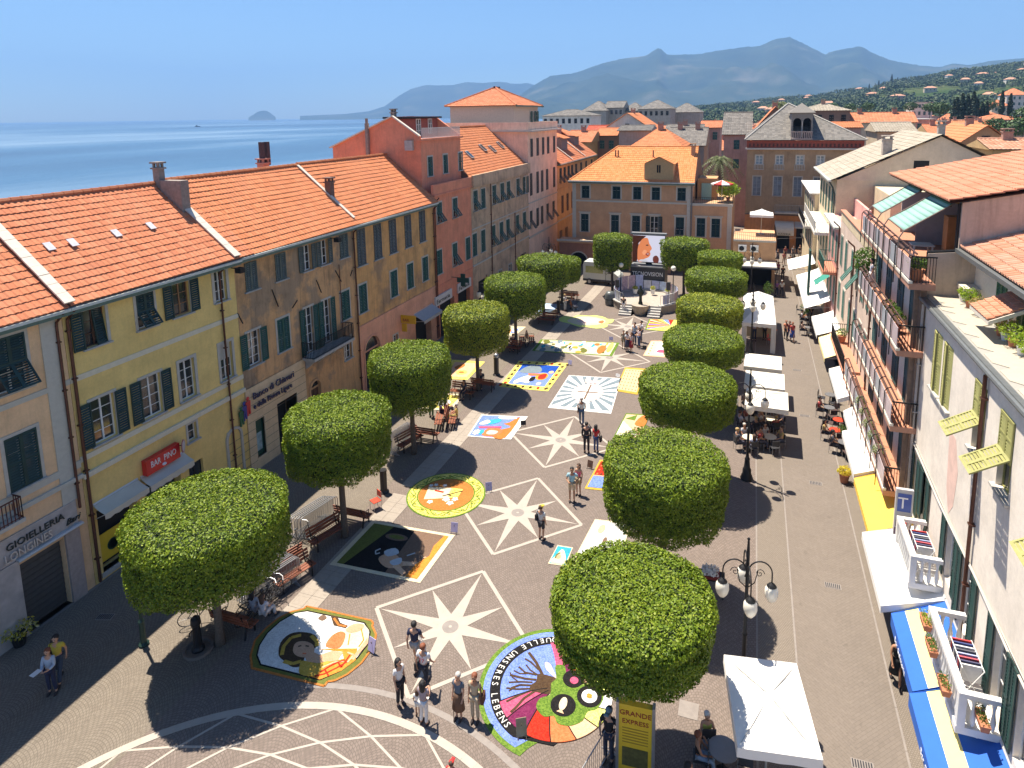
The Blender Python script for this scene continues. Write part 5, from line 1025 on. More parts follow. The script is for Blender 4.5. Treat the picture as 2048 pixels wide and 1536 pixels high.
# terrace edge of diamond slabs, upper storey
DS1=mat('pale terrace slab',(.44,.39,.31),.7,var=.05); DS2=mat('grey terrace slab',(.33,.315,.28),.7,var=.06); ed=B.box('terrace_edge',DS2,-.0,19.46,0.02,1.25,11.5,11.6)
for i in range(15):
    u=.1+i*1.28; cached('dslab',lambda:MB().prism([(0,.05),(.64,.6),(1.28,1.1),(.5,1.1),(-.1,.5)][0:1]+[(.7,.05),(1.2,.6),(.75,1.15),(.1,1.15),(-.45,.6)],0,.02),'slab',DS1,ed,(u,0.03,11.602)) if i<14 else None
UPW=B.op[:]; B.op=[]
for a in(24.6,22.7): u=27.46-a; W=window(B,u-.42,u+.42,11.7,13.1,'closed',sm=mat('green shutters',(.06,.15,.07),.6,var=.1),y=1.55,trim=None,sill=False)
B.wall(0,19.46,11.5,13.5,WHW,'upper_wall',y=1.55,depth=9,ops=B.op)
r=MB().add([(0.0,1.0,13.42),(19.5,1.0,13.42),(19.5,9,16.0),(0.0,9,16.0)],[(0,1,2,3),(3,2,1,0)]).build('roof',mat('dark roof edge',(.08,.07,.06),.9),B.root); tiles(B,'roof_tiles',OLDT,(0.02,1.0,13.5),(19.5,1.0,13.5),(19.5,9,16.1),(0.02,9,16.1),parent=r,tw=.22,th=.4,amp=.06,wav=.02); B.box('gutter',mat('grey metal gutter',(.16,.17,.17),.5,.4,var=.1),0,19.5,.85,1.0,13.3,13.45)
MB().box(0,.9,1.0,1.6,12.0,12.15).build('porch_slab',CREAMS,B.root)
p=MB().hexa([(3.6,.45,12.15),(5.4,.45,12.15),(5.4,1.6,12.7),(3.6,1.6,12.7)],[(3.6,.45,12.27),(5.4,.45,12.27),(5.4,1.6,12.82),(3.6,1.6,12.82)]).build('porch_roof',CREAMS,B.root)
tiles(B,'porch_tiles',tilemat('salmon clay tiles',[]),(3.65,.45,12.28),(5.35,.45,12.28),(5.35,1.6,12.83),(3.65,1.6,12.83),parent=p,tw=.24,th=.22,wav=0,amp=.04)
for i,(u,r_,h,mt) in enumerate(((.7,.18,.35,LIME),(1.5,.32,.5,LIME),(2.5,.34,.45,DRYL),(4.6,.36,.65,LIME),(5.0,.3,.5,DRYL),(5.6,.42,.5,LIME),(6.3,.34,.45,LIME),(7.0,.3,.4,LIME),(7.6,.35,.4,DRYL))):
    p=B.W(u,1.05,11.61); bush(['small shrub at the far corner of the diamond-slab terrace','round yellow-green bush by the ochre porch on the slab terrace','dry pinkish cactus left of the small tiled porch','yellow-green bush directly below the small tiled porch','dry cactus between two bushes beside the tiled porch','wide lime bush right of the tiled porch','lime bush near the right photo edge on the slab terrace','lime bush at the right photo edge on the slab terrace','dry cactus at the right photo edge on the slab terrace'][i],p.x,p.y,p.z,r_,h,mt,420,.08,TERRA if i%2 else WHITEP,seed=70+i,potr=.14)
def marble_balcony(label,a0,a1,z=3.15):
    u0,u1=27.46-a1,27.46-a0; s=B.box('balcony_slab',WHITEP,u0,u1,-1.0,-.002,z-.2,z); MB().box(u0,u1,-.98,-.8,z+.82,z+.95).box(u0,u0+.16,-.8,-.05,z+.82,z+.95).box(u1-.16,u1,-.8,-.05,z+.82,z+.95).build('coping',WHITEP,s)
    for uu in(u0,u1-.18): MB().box(uu,uu+.18,-.98,-.8,z,z+.82).build('pier',WHITEP,s)
    b=MB()
    n=int((u1-u0-.5)/.2)
    P_=[(.03,0),(.06,.1),(.075,.25),(.04,.45),(.035,.6),(.06,.75),(.05,.82)]
    for k in range(n): b.lathe(P_,u0+.3+k*(u1-u0-.6)/(n-1),-.89,z,8)
    for uu in(u0+.09,u1-.09):
        for k in range(3): b.lathe(P_,uu,-.62+k*.22,z,8)
    o=b.build('balusters',WHITEP,s,smooth=True)
    for uu in(u0+.2,u1-.4): MB().ext([(uu,-.0,z-.7),(uu,-.0,z-.2),(uu,-.9,z-.2),(uu,-.45,z-.4)],(.2,0,0)).build('bracket',WHITEP,s)
    t=thing('drying_rack','laundry rack full of clothes on the '+label+' marble balcony','laundry rack',tuple(B.W((u0+u1)/2,-.42,z)),B.rz,'laundry racks on the marble balconies')
    MB().bar((-.5,-.25,.9),(.6,-.25,.9),.02).bar((-.5,.25,.9),(.6,.25,.9),.02).bar((-.5,-.25,.9),(-.5,.25,0),.02).bar((.6,-.25,.9),(.6,.25,0),.02).bar((-.5,.25,.9),(-.5,-.25,0),.02).bar((.6,.25,.9),(.6,-.25,0),.02).build('frame',WHITEP,t)
    cols=[(.5,.05,.05),(.05,.07,.2),(.6,.6,.62),(.1,.1,.12),(.35,.4,.6),(.55,.1,.12),(.08,.08,.15),(.7,.68,.66)]
    for k in range(8): MB().box(-.46+k*.13,-.42+k*.13,-.24,.24,.35+.1*(k%3),.92).build('garment',mat('garment %d'%k,cols[k],.9,var=.1),t)
marble_balcony('farther',22.3,24.6); marble_balcony('nearer',16.9,20.0)
for i,(a,dx) in enumerate(((19.9,-1.05),(18.9,-1.12),(17.6,-1.12),(16.75,-.5))):
    p=B.W(27.46-a,dx-.0,3.15+.35); t=thing('window_box',['terracotta window box at the far corner of the nearer marble balcony','terracotta window box outside the middle of the nearer marble balcony','terracotta window box outside the near part of the nearer marble balcony','terracotta window box on the near end of the nearer marble balcony'][i],'window box',tuple(p),B.rz,'window boxes of the nearer marble balcony')
    MB().hexa([(-.25,-.08,0),(.25,-.08,0),(.25,.08,0),(-.25,.08,0)],[(-.3,-.11,.2),(.3,-.11,.2),(.3,.11,.2),(-.3,.11,.2)]).build('box',TERRA,t); rs=np.random.RandomState(i); P=rs.uniform(-1,1,(160,3))*np.array([.27,.1,.1])+np.array([0,0,.27]); me=np_mesh('foliage',leaf_quads(P,P,.07,.5,1,rs),4); me.materials.append(SHRUB if i else LIME); link('foliage',me,t)
# awnings of the street side, placed from the wall of the long white house
AW=lambda label,Y0,Y1,cols,**k: awning(label,B,27.46-Y1,27.46-Y0,k.pop('zt',3.05),k.pop('zb',2.35),k.pop('proj',1.5),cols,**k)
WAW=mat('white awning cloth',(.80,.78,.74),.85,var=.02,sc=2); YAW=mat('yellow awning cloth',(.80,.52,.07),.85,var=.03,sc=2); BLU=mat('blue awning cloth',(.02,.12,.50),.8,var=.05,sc=2); YL=mat('pale yellow awning stripe',(.82,.66,.25),.8,var=.03)
AW('long blue and yellow striped awning, nearer half with white lettering',14.0,18.7,[BLU,YL,BLU],stripe=[2,2,2,2,1,1,0,0],zt=3.0,zb=2.2,proj=1.6,val=.35)
AW('long blue and yellow striped awning, farther half with white lettering',18.8,21.9,[BLU,YL,BLU],stripe=[2,2,2,2,1,1,0,0],zt=3.0,zb=2.2,proj=1.5,val=.35)
AW('large white awning under the farther marble balcony',21.95,26.0,[WAW],zt=3.0,zb=2.35,proj=1.8)
AW('yellow awning between two white awnings',26.1,30.1,[YAW],zt=3.05,zb=2.35,proj=1.55,scallop=True)
AW('white box awning under the geranium balcony',30.2,34.4,[WAW],zt=3.1,zb=2.5,proj=1.55)
AW('plain white awning past the brasserie tables',35.0,37.6,[WAW],zt=3.0,zb=2.2,proj=1.1)
AW('white awning above the outdoor bar tables',38.2,42.8,[WAW],zt=3.2,zb=2.6,proj=1.35)
AW('pale yellow awning with an orange emblem',44.9,49.2,[mat('pale yellow cloth',(.80,.68,.33),.85,var=.03)],zt=3.2,zb=2.5,proj=1.4,side=False)
AW('white awning beyond the pale yellow one',49.4,54.0,[WAW],zt=3.2,zb=2.6,proj=1.5,side=False)
AW('big white twin-panel awning in the middle distance',55.5,61.5,[WAW],zt=3.6,zb=2.8,proj=1.9,side=False)
AW('big white twin-panel awning, farther panel',61.7,67.0,[WAW],zt=3.6,zb=2.8,proj=1.9,side=False)
AW('small white awning farthest down the street',70.0,75.0,[WAW],zt=3.4,zb=2.6,proj=2.4,side=False)
for nm,txt,u,z,y in(('nearer','Bar Gelateria',27.46-16.4,1.98,-1.65),('farther','Bar Gelateria',27.46-20.3,1.98,-1.55)):
    t=thing('awning_lettering','white lettering on the valance of the '+nm+' blue awning','lettering',tuple(B.W(u,y)),B.rz,'lettering on the blue awnings'); text('sign_lettering',txt,.24,SIGNW,t,(0,-.0,z-.05),(R90,0,0),.004,'CENTER',sp=1.1)
t=thing('bank_blade_sign','grey blade sign with blue T logo and red display by the marble balcony','sign',tuple(B.W(27.46-24.9,-.02)),B.rz); MB().box(-.07,.07,-.98,-.42,3.2,5.0).build('sign_box',mat('grey sign face',(.50,.49,.48),.5,var=.03),t)
for nm,m_,y0,y1,z0,z1 in(('logo_panel',mat('blue logo',(.05,.10,.35),.4,var=0),-.92,-.48,4.15,4.85),('display',mat('dark red display',(.16,.01,.01),.3,var=0),-.93,-.47,3.55,3.8),('lower_panel',mat('mauve panel',(.12,.06,.10),.4,var=0),-.97,-.43,3.24,3.5)): MB().box(.071,.085,y0,y1,z0,z1).build(nm,m_,t)
text('sign_lettering','T',.62,SIGNW,t,(.087,-.92,4.28),(R90,0,R90),.003,sx=.9); text('sign_lettering','12:07',.2,mat('red led digits',(.8,.05,.03),.4,var=0,emit=.6),t,(.087,-.92,3.61),(R90,0,R90),.003,sx=.8)
# ---------------------------------------------------------------- the town behind
WALLC={'cream':(.55,.47,.36),'pink':(.52,.33,.28),'ochre':(.46,.32,.17),'white':(.66,.63,.58),'brown':(.26,.17,.13),'grey':(.34,.33,.31),'orange':(.52,.30,.17)}
ROOFC={'orange':ORT,'bright':ORT2,'red':REDT,'slate':SLATE,'old':OLDT,'pale':PALET}
TOWNG='houses of the town behind the square'
def house(label,xl,xr,ye,yr,Y,wall,roof,kind='side',depth=9,nw=0,zb=0,shut=GSH,gy=None,name='town_house',rows=1,win=True,ch=0):
    xm=(xl+xr)/2; x0=fy(xl,ye,Y).x; x1=fy(xr,ye,Y).x; ze=fy(xm,ye,Y).z; L=x1-x0
    B=Bld(name,label,'building',(x0,Y),0,L,depth,TOWNG); wm=plaster('town plaster '+wall,WALLC[wall],amt=.25,streak=.35)
    if nw:
        for r_ in range(rows):
            for i in range(nw):
                u=L*(i+.5)/nw-.45; z=ze-2.3-r_*3.1
                if z>.5: window(B,u,u+.9,z,z+1.5,'closed',sm=shut,sill=False,trim=None)
    B.wall(0,L,zb,ze,wm)
    tw=.35 if Y<150 else .6; th=.5 if Y<150 else .8; rm=ROOFC[roof]; am=.04 if Y<150 else .06
    if kind=='flat':
        B.box('roof_slab',STONE,-.2,L+.2,-.2,depth+.2,ze,ze+.25)
        return B
    if kind=='side' or kind=='hip':
        yr_=depth/2; zr=fy(xm,yr,Y+yr_).z; zr=max(zr,ze+.8); hp=depth/2*.9 if kind=='hip' else 0; hp=min(hp,L*.48)
        rb=MB().add([(-.3,-.4,ze),(L+.3,-.4,ze),(L+.3-hp,yr_,zr),(-.3+hp,yr_,zr),(-.3,depth+.4,ze),(L+.3,depth+.4,ze)],[(0,1,2,3),(3,2,5,4),(0,3,4),(1,5,2)]).build('roof',wm if kind=='side' else rm,B.root)
        tiles(B,'roof_tiles',rm,(-.35,-.45,ze+.07),(L+.35,-.45,ze+.07),(L+.35-hp,yr_,zr+.07),(-.35+hp,yr_,zr+.07),parent=rb,tw=tw,th=th,amp=am,wav=.01,prof=1)
        if hp: tiles(B,'roof_tiles',rm,(-.35,depth+.4,ze+.07),(-.35,-.45,ze+.07),(-.35+hp,yr_,zr+.07),(-.35+hp,yr_,zr+.071),parent=rb,tw=tw,th=th,amp=am,wav=0,prof=1); tiles(B,'roof_tiles',rm,(L+.35,-.45,ze+.07),(L+.35,depth+.4,ze+.07),(L+.35-hp,yr_,zr+.07),(L+.35-hp,yr_,zr+.071),parent=rb,tw=tw,th=th,amp=am,wav=0,prof=1)
        ridge_caps(B,(hp-.3,yr_,zr+.1),(L+.3-hp,yr_,zr+.1),rm,rb,r=.14,seg=.8)
    if kind=='gable': # gable end faces the square
        zr=fy(xm,yr,Y).z; m=L/2
        gb=MB().ext([(0,0,ze),(L,0,ze),(m,0,zr)],(0,depth,0)).build('gable',wm,B.root)
        tiles(B,'roof_tiles',rm,(L+.3,depth,ze-.12),(L+.3,-.4,ze-.12),(m,-.4,zr+.1),(m,depth,zr+.1),parent=gb,tw=tw,th=th,amp=am,wav=.01,prof=1); tiles(B,'roof_tiles',rm,(-.3,-.4,ze-.12),(-.3,depth,ze-.12),(m,depth,zr+.1),(m,-.4,zr+.1),parent=gb,tw=tw,th=th,amp=am,wav=.01,prof=1)
        MB().box(m-.4,m+.4,-.06,.01,ze-.2,ze+1.0).build('attic_window',DARK,gb)
    for k in range(ch): chimney(B,L*(.25+.5*k/(max(1,ch-1)) if ch>1 else .5),depth*.45,max(ze,zr)-.6,1.3,.8,.6,mat('town chimney',(.36,.22,.17),.9,var=.2))
    return B
house('long pale station-like hall with grey hip roof right of the pink tower house',1085,1182,232,220,200,'white','slate','hip',14,8,shut=DARK)
house('pale-roofed hall with a white skylight behind the town roofs, left of the glazed hall',1165,1212,222,203,240,'grey','slate','hip',16,0)
house('dark glazed block between two pale roofs on the skyline',1210,1246,216,203,245,'grey','slate','side',12,4,shut=GLASS)
house('grey hall with pale pitched roof right of the glazed block',1244,1282,222,206,250,'grey','slate','hip',16,0)
house('long dark-roofed market hall on the skyline',1276,1340,218,201,240,'grey','slate','hip',18,6,shut=DARK)
house('hall with broad greenish roof trailing right of the market hall',1338,1400,225,207,260,'grey','slate','hip',18,0)
house('white gable wall with two small attic windows behind the hip roof',1208,1302,258,227,125,'white','bright','gable',14,0,ch=1)
house('grey house in front of the white gable',1238,1300,262,256,112,'grey','slate','side',8,0)
house('red-roofed terraced house in the far corner, nearest of three',1130,1180,285,262,112,'ochre','orange','side',10,3,ch=1)
house('dull red roofed terrace house behind the corner house',1168,1215,276,252,122,'pink','red','side',10,3)
house('small orange-roofed house with brown gable above the corner houses',1195,1232,272,257,118,'brown','bright','side',7,2)
B=house('hip-roofed orange house directly behind the house across the square',1262,1362,296,257,100,'ochre','bright','hip',12,0,ch=1)
house('dark slate roofed house with a glass roof light, near the palm',1335,1408,292,256,112,'grey','slate','side',12,0,ch=2)
house('black-roofed long house with a row of bright skylights',1330,1402,268,250,130,'brown','slate','side',10,0,ch=1)
house('narrow orange-roofed houses beside the lane to the palm',1402,1440,256,243,135,'pink','orange','side',10,2)
house('pink house with grey roof and a single green shutter by the palm',1448,1500,270,226,112,'pink','slate','side',11,1,rows=2)
house('brick gable house partly behind the stone palace',1508,1592,262,214,112,'brown','orange','gable',12,0,ch=1)
house('broad brown house with pale hip roof right behind the palace',1604,1700,222,208,150,'brown','pale','hip',14,4,shut=DARK,ch=1)
house('very long orange-roofed house in the middle of the town',1688,1832,246,226,150,'cream','orange','side',9,7,shut=GSH,ch=2)
house('small orange terrace house with a white parasol in front',1650,1722,256,246,118,'pink','bright','side',8,2)
house('pale stone-roofed house just beyond the cream gable',1755,1830,264,246,100,'cream','pale','side',9,0)
house('rose block with flat roof terrace in the centre right of the town',1790,1870,240,232,170,'pink','red','flat',10,4)
house('tall pale block with grey-blue tower on the slope foot',1825,1866,205,196,330,'white','slate','flat',12,4,rows=3)
house('terrace of weathered roofs before the cypress group',1860,1925,268,250,130,'ochre','orange','side',10,3,ch=2)
house('large cream gable house with orange roof at the right, among aerials',1912,2030,290,252,84,'orange','bright','gable',14,0,ch=1)
house('long low house with white eaves at the right edge',1985,2090,300,292,70,'ochre','old','side',7,3,ch=1)
house('orange-roofed villa wall under the umbrella pines at right',1962,2044,240,229,240,'pink','orange','hip',12,4)
house('tall white villa with orange hip roof at the right edge of the hill',2014,2056,190,177,420,'white','orange','hip',14,4,rows=3)
house('cream house stepping down beside the tall white villa',1985,2018,212,200,380,'cream','orange','hip',10,2,rows=2)
house('small orange house right of the cypresses',1940,1990,228,218,330,'orange','orange','hip',10,3)
house('white house with red roof between cypress trees',1888,1915,240,228,300,'cream','orange','hip',9,2)
rs=random.Random(4); k=0
for i in range(120): # the rest of the town, row behind row
    px=rs.choice([rs.uniform(1180,2048),rs.uniform(1380,2048)]); Y=rs.uniform(135,420); b0=pr((0,Y,8.5)); x=fy(px,230,Y).x; zr=rs.uniform(9,13.5)
    py=pr((x,Y,zr))[1]; w_=rs.uniform(9,18); pa=pr((x-w_/2,Y,zr))[0]; pb=pr((x+w_/2,Y,zr))[0]; pt=pr((x,Y+5,zr+rs.uniform(1.6,2.6)))[1]
    x_=(pa+pb)/2
    if pa<1120 or (pa<1205 and Y<260): continue
    wc=rs.choice(list(WALLC)); rc=rs.choice(['orange','orange','bright','red','old','old','slate'])
    B=house('%s house with %s roof %s, %s'%(wc,{'orange':'orange','bright':'bright orange','red':'dull red','old':'weathered','slate':'grey'}[rc],'in the nearer town' if Y<200 else 'in the middle town' if Y<310 else 'in the farthest town','left of the palace' if x_<1500 else 'behind the palace' if x_<1700 else 'above the cream gable' if x_<1850 else 'right of the cream gable'),pa,pb,py,pt,Y,wc,rc,rs.choice(['side','side','hip','gable']),rs.uniform(8,11),rs.choice([2,3,4]),rows=1,shut=rs.choice([GSH,DARK,GREEND]),ch=rs.choice([0,1,2]))
# houses scattered on the hillside
for i in range(24):
    px=rs.uniform(1500,2100); t_=rs.uniform(.3,.95); P=hillz(px,t_); w_=rs.uniform(9,16); wc=rs.choice(['cream','white','orange','pink']); 
    band_=['low on','half way up','near the top of'][min(2,int((t_-.3)/.22))]; zn='above the palace roof' if px<1600 else 'above the broad brown house' if px<1720 else 'above the long orange roof' if px<1840 else 'by the cypress group' if px<1960 else 'toward the right photo edge'
    B=Bld('hill_house','%s orange-roofed villa %s the hillside, %s'%(wc,band_,zn),'building',(P.x,P.y),rs.uniform(-.4,.4),w_,9,'villas on the green hillside')
    h=rs.uniform(5,8); z=P.z-2; B.wall(0,w_,z,z+h+2,plaster('town plaster '+wc,WALLC[wc]),depth=8); MB().add([(-.4,-.4,z+h+2),(w_+.4,-.4,z+h+2),(w_+.4,8.4,z+h+2),(-.4,8.4,z+h+2),(w_*.3,4,z+h+4.2),(w_*.7,4,z+h+4.2)],[(0,1,5,4),(1,2,5),(2,3,4,5),(3,0,4)]).build('roof',OLDT,B.root)
    for k in range(3): MB().box(w_*(.15+.3*k),w_*(.15+.3*k)+1,-.06,0,z+h-1,z+h+.6).build('window',DARK,B.root)
# woods on the hillside: many small clumps of leaves
FOR=leafmat('distant olive and oak foliage',[(.035,.065,.025),(.055,.09,.035),(.09,.12,.06),(.12,.14,.08)],trans=0,rough=.9)
rn=np.random.RandomState(5); C=[]
for i in range(8500):
    px=rn.uniform(1200,2300); t_=rn.uniform(.02,1.0)**.8; P=hillz(px,min(1,t_)); 
    if noise.noise(Vector((P.x*.012,P.y*.012,7)))<-.30: continue
    C.append((P.x,P.y,P.z+2.0,rn.uniform(2.5,5.5)*(1+.5*(t_>.9))))
C=np.array(C); nl=22; d=rn.normal(size=(len(C),nl,3)); d/=np.linalg.norm(d,axis=2)[:,:,None]; d[:,:,2]=np.abs(d[:,:,2])*.9
P=(C[:,None,:3]+d*C[:,None,3:4]*rn.uniform(.6,1,(len(C),nl,1))).reshape(-1,3); me=np_mesh('hillside_woods',leaf_quads(P,d.reshape(-1,3),3.0,.75,.5,rn),4); me.materials.append(FOR); link('hillside_woods',me,kind='stuff')
CYP=leafmat('dark cypress foliage',[(.012,.03,.014),(.02,.045,.02),(.035,.06,.03)],trans=0)
def cypress(px,py,pyt,D,label,w_=.14,rnd=False,mt=None,group='cypresses in the town'):
    P=on(px,py,D); top=on(px,pyt,D); h=max(4,top.z-P.z+3); P.z-=3
    t=thing('cypress_tree' if not rnd else 'pine_tree',label,'cypress' if not rnd else 'pine tree',tuple(P),0,group); n=900; u=rn.uniform(0,1,n); a=rn.uniform(0,2*pi,n)
    if rnd: d=rn.normal(size=(n,3)); d/=np.linalg.norm(d,axis=1)[:,None]; Q=d*np.array([h*.42,h*.42,h*.26])*rn.uniform(.7,1,(n,1))*(1+.3*np.array([noise.noise(Vector(q)*2.2) for q in d]))[:,None]+np.array([0,0,h*.75]); N_=d
    else: rr=h*w_*np.sin(pi*np.clip(u*.86+.1,0,1))**.7*(1-u*.55)*rn.uniform(.6,1,n); Q=np.c_[rr*np.cos(a),rr*np.sin(a),u*h]; N_=np.c_[np.cos(a),np.sin(a),a*0+.3]
    me=np_mesh('crown',leaf_quads(Q,N_,h*.09,.6,.5,rn),4); me.materials.append(mt or CYP); link('crown',me,t); MB().tube([(0,0,-1),(0,0,h*.7)],[h*.025,h*.01],6).build('trunk',BARK,t)
for i,(px,py,pt) in enumerate([(1911,240,195),(1922,238,188),(1933,238,190),(1944,238,184),(1952,240,198),(1906,238,200),(1963,238,205),(1972,235,202),(2003,215,182),(2020,215,187),(1936,240,205)]): cypress(px,py,pt,300,'dark cypress, '+['leftmost full one of the clustered group','tall one left of the group centre','one at the centre of the group','tallest of the clustered group','one at the right of the group','short one at the far left of the group','short one just right of the group','last one right of the group','single one left of the tall white villa','single one directly before the tall white villa','short one in front of the group centre'][i])
for i,(px,py,pt) in enumerate([(1783,165,149),(1757,175,161),(1738,180,168),(1795,165,155),(1700,186,179),(1690,188,178)]): cypress(px,py,pt,1400,'far cypress on the hill crest, '+['tallest','second from the left of the crest','left of the crest gap','beside the tallest one','small one to the left','smallest one to the left'][i],.16)
PIN=leafmat('umbrella pine foliage',[(.03,.07,.02),(.05,.10,.03),(.08,.14,.04)],trans=0)
for i,(px,py,pt,D) in enumerate([(1990,262,236,190),(2030,275,238,160),(2062,262,230,170),(1880,232,205,260),(1860,225,205,280),(1820,222,204,300),(1735,222,205,330),(1700,224,207,340),(1665,222,206,360),(2048,250,215,230),(1975,225,200,330)]): cypress(px,py,pt,D,'rounded dark pine, '+['left of the two by the aerials','big one at the right edge','cut by the right edge','beside the cypress group','near the tall pale block','over the long orange roof','left over the long roof','behind the broad brown house','behind the palace roof','high at the right edge','below the tall white villa'][i],rnd=True,mt=PIN,group='rounded pines in the town')
def palm(px,py,D,hh,label,r=2.6):
    P=on(px,py,D); t=thing('palm_tree',label,'palm tree',(P.x,P.y,P.z-hh),0,'palm trees'); MB().tube([(0,0,-.5),(.1,0,hh*.5),(0,0,hh)],[.35,.28,.3],8).build('trunk',BARK,t)
    for k in range(34):
        a=k*2.4; el=radians(75-k*3.4); b=MB(); pts=[]
        for j in range(7): s=j/6; pts.append((cos(a)*r*s*cos(el)*1.1,sin(a)*r*s*cos(el)*1.1,hh+r*(s*sin(el)*.9-s*s*.75)))
        for j in range(6):
            p,q=Vector(pts[j]),Vector(pts[j+1]); d_=(q-p).normalized(); sd=Vector((-sin(a),cos(a),0)); 
            for h_ in(0,.5):
                c=p.lerp(q,h_); wv=.42*sin(pi*(j+h_+.6)/7)+.08
                for s_ in(-1,1): b.add([c,c+sd*s_*wv+d_*.25-Vector((0,0,.18)),c+d_*.12],[(0,1,2)])
        b.tube(pts,.02,4); b.build('frond',FR,t)
FR=leafmat('palm fronds',[(.08,.11,.04),(.13,.16,.06),(.19,.21,.09)],trans=.1)
palm(1440,322,92,8,'broad date palm between the orange-roofed house and the palace',2.9); palm(1560,210,150,12,'distant palm crown above the brick gable',3.2)
t=thing('sailing_boat','tiny dark boat far out on the sea','boat',tuple(on(395,264.5,2300).xy)+(-5,)); MB().ext([(-9,0,0),(9,0,0),(11,0,2.5),(-9,0,2.2)],(0,3,0)).build('hull',mat('dark hull',(.05,.05,.06),.6),t); MB().box(-5,0,.6,2.4,2.2,5).build('cabin',mat('dark hull',(.05,.05,.06),.6),t)
# ---------------------------------------------------------------- the flower carpets
pg=lambda n,*c,sc=26.: petal('petals '+n,list(c),sc)
P_={'green':pg('moss green',(.07,.14,.02),(.12,.20,.03),(.17,.26,.04)),'olive':pg('olive green',(.12,.13,.03),(.16,.17,.04)),'yellow':pg('yellow',(.62,.48,.06),(.75,.62,.12),(.80,.72,.25)),'white':pg('white',(.62,.60,.56),(.72,.70,.66),(.80,.78,.74)),
'orange':pg('orange',(.62,.20,.03),(.72,.28,.05)),'rust':pg('rust orange',(.42,.14,.03),(.50,.19,.05)),'red':pg('red',(.38,.02,.01),(.52,.04,.02)),'coral':pg('coral',(.60,.14,.05),(.68,.20,.08)),'purple':pg('dark purple',(.13,.015,.06),(.20,.03,.09)),'pink':pg('deep pink',(.45,.06,.13),(.55,.12,.20)),
'rose':pg('pale rose',(.60,.40,.36),(.70,.50,.46)),'peach':pg('peach',(.62,.38,.22),(.72,.46,.30)),'blue':pg('cornflower blue',(.11,.17,.52),(.16,.24,.62),(.22,.30,.66)),'deep':pg('deep blue',(.01,.05,.30),(.02,.09,.42)),'brown':pg('coffee brown',(.06,.035,.02),(.09,.055,.03)),'black':pg('black coffee',(.012,.011,.012),(.02,.018,.018)),
'cream':pg('cream',(.62,.52,.34),(.70,.60,.42)),'slate':pg('slate grey',(.16,.20,.23),(.20,.25,.28)),'teal':pg('turquoise',(.03,.28,.38),(.06,.38,.48)),'gold':pg('gold seed',(.45,.28,.04),(.55,.36,.07)),'sky':pg('pale blue',(.35,.48,.66),(.42,.55,.72)),'skin':pg('warm skin tone',(.52,.30,.18),(.60,.36,.22)),'dusk':pg('brown skin tone',(.16,.10,.07),(.20,.13,.09)),'lime':pg('lime yellow',(.55,.62,.12),(.66,.70,.25)),'silver':pg('silver white',(.45,.48,.50),(.52,.55,.57))}
class Carpet:
    def __init__(s,label,c): s.c=c; s.root=thing('flower_carpet',label,'flower carpet',(c[0],c[1],.006),0,'flower carpets on the square'); s.k=0
    def f(s,name,col,pts,lvl=0,world=True):
        """colour field given as ground points"""
        s.k+=1; b=MB().prism([(p[0]-s.c[0],p[1]-s.c[1]) for p in pts],0,.018+.006*lvl+.0004*(s.k%9)); return b.build(name,P_[col],s.root)
    def line(s,name,col,pts,w,lvl=2,closed=False):
        s.k+=1; b=MB(); q=[(p[0]-s.c[0],p[1]-s.c[1]) for p in pts]+([(pts[0][0]-s.c[0],pts[0][1]-s.c[1])] if closed else []); band(b,q,w,.0,.018+.006*lvl+.0004*(s.k%9)); return b.build(name,P_[col],s.root)
def px2(pts,f=None): return [tuple((g(*(f(*p) if f else p))).xy) for p in pts]
def circ(c,r,a0=0,a1=360,n=40): return [(c[0]+r*cos(radians(a0+(a1-a0)*k/n)),c[1]+r*sin(radians(a0+(a1-a0)*k/n))) for k in range(n+(0 if a1-a0==360 else 1))]
def smooth(pts,n=3,closed=True):
    out=[]; N_=len(pts)
    for i in range(N_ if closed else N_-1):
        p0,p1,p2,p3=[pts[(i+k)%N_] if closed else pts[max(0,min(N_-1,i+k))] for k in(-1,0,1,2)]
        for j in range(n):
            t=j/n; out.append(tuple(.5*((2*p1[a])+(-p0[a]+p2[a])*t+(2*p0[a]-5*p1[a]+4*p2[a]-p3[a])*t*t+(-p0[a]+3*p1[a]-3*p2[a]+p3[a])*t**3) for a in(0,1)))
    if not closed: out.append(pts[-1])
    return out
z3=lambda x,y:(450+x/4,1152+y/4); z4=lambda x,y:(900+x/4,1152+y/4); z6=lambda x,y:(560+x/4,850+y/4)
# --- barrel shaped carpet with a robed woman
c=tuple(g(*z3(700,560)).xy); C=Carpet('barrel-shaped flower carpet of a robed woman with a green frame',c)
out=px2([(650,245),(1170,360),(1185,380),(1178,405),(1208,470),(1195,560),(1090,700),(980,790),(880,840),(820,850),(795,885),(215,740),(212,700),(205,640),(240,520),(330,420),(430,340),(530,290),(635,265)],z3)
C.f('frame','olive',out); C.line('frame_edge','rust',out,.07,1,True)
inn=px2([(660,285),(850,325),(1115,380),(1160,450),(1150,540),(1060,660),(920,765),(760,835),(285,715),(255,640),(275,560),(340,460),(440,370),(560,300)],z3); C.f('white_ground','white',inn,1); C.line('frame_edge','black',inn,.05,2,True)
hair=smooth(px2([(430,640),(445,540),(520,470),(620,455),(720,480),(745,550),(700,600),(640,650),(620,720),(540,735),(480,690)],z3)); C.f('hair','brown',hair,2)
for q in([(455,640),(470,570),(530,500),(610,480)],[(690,485),(735,530),(735,570)],[(470,690),(540,710),(610,690)]): C.line('gold_lock','gold',px2(q,z3),.13,3)
C.f('face','skin',smooth(px2([(545,590),(570,540),(640,530),(705,560),(712,620),(670,655),(600,655),(555,630)],z3)),3)
for q in([(585,572),(612,566)],[(645,566),(672,572)]): C.line('brow','brown',px2(q,z3),.05,4)
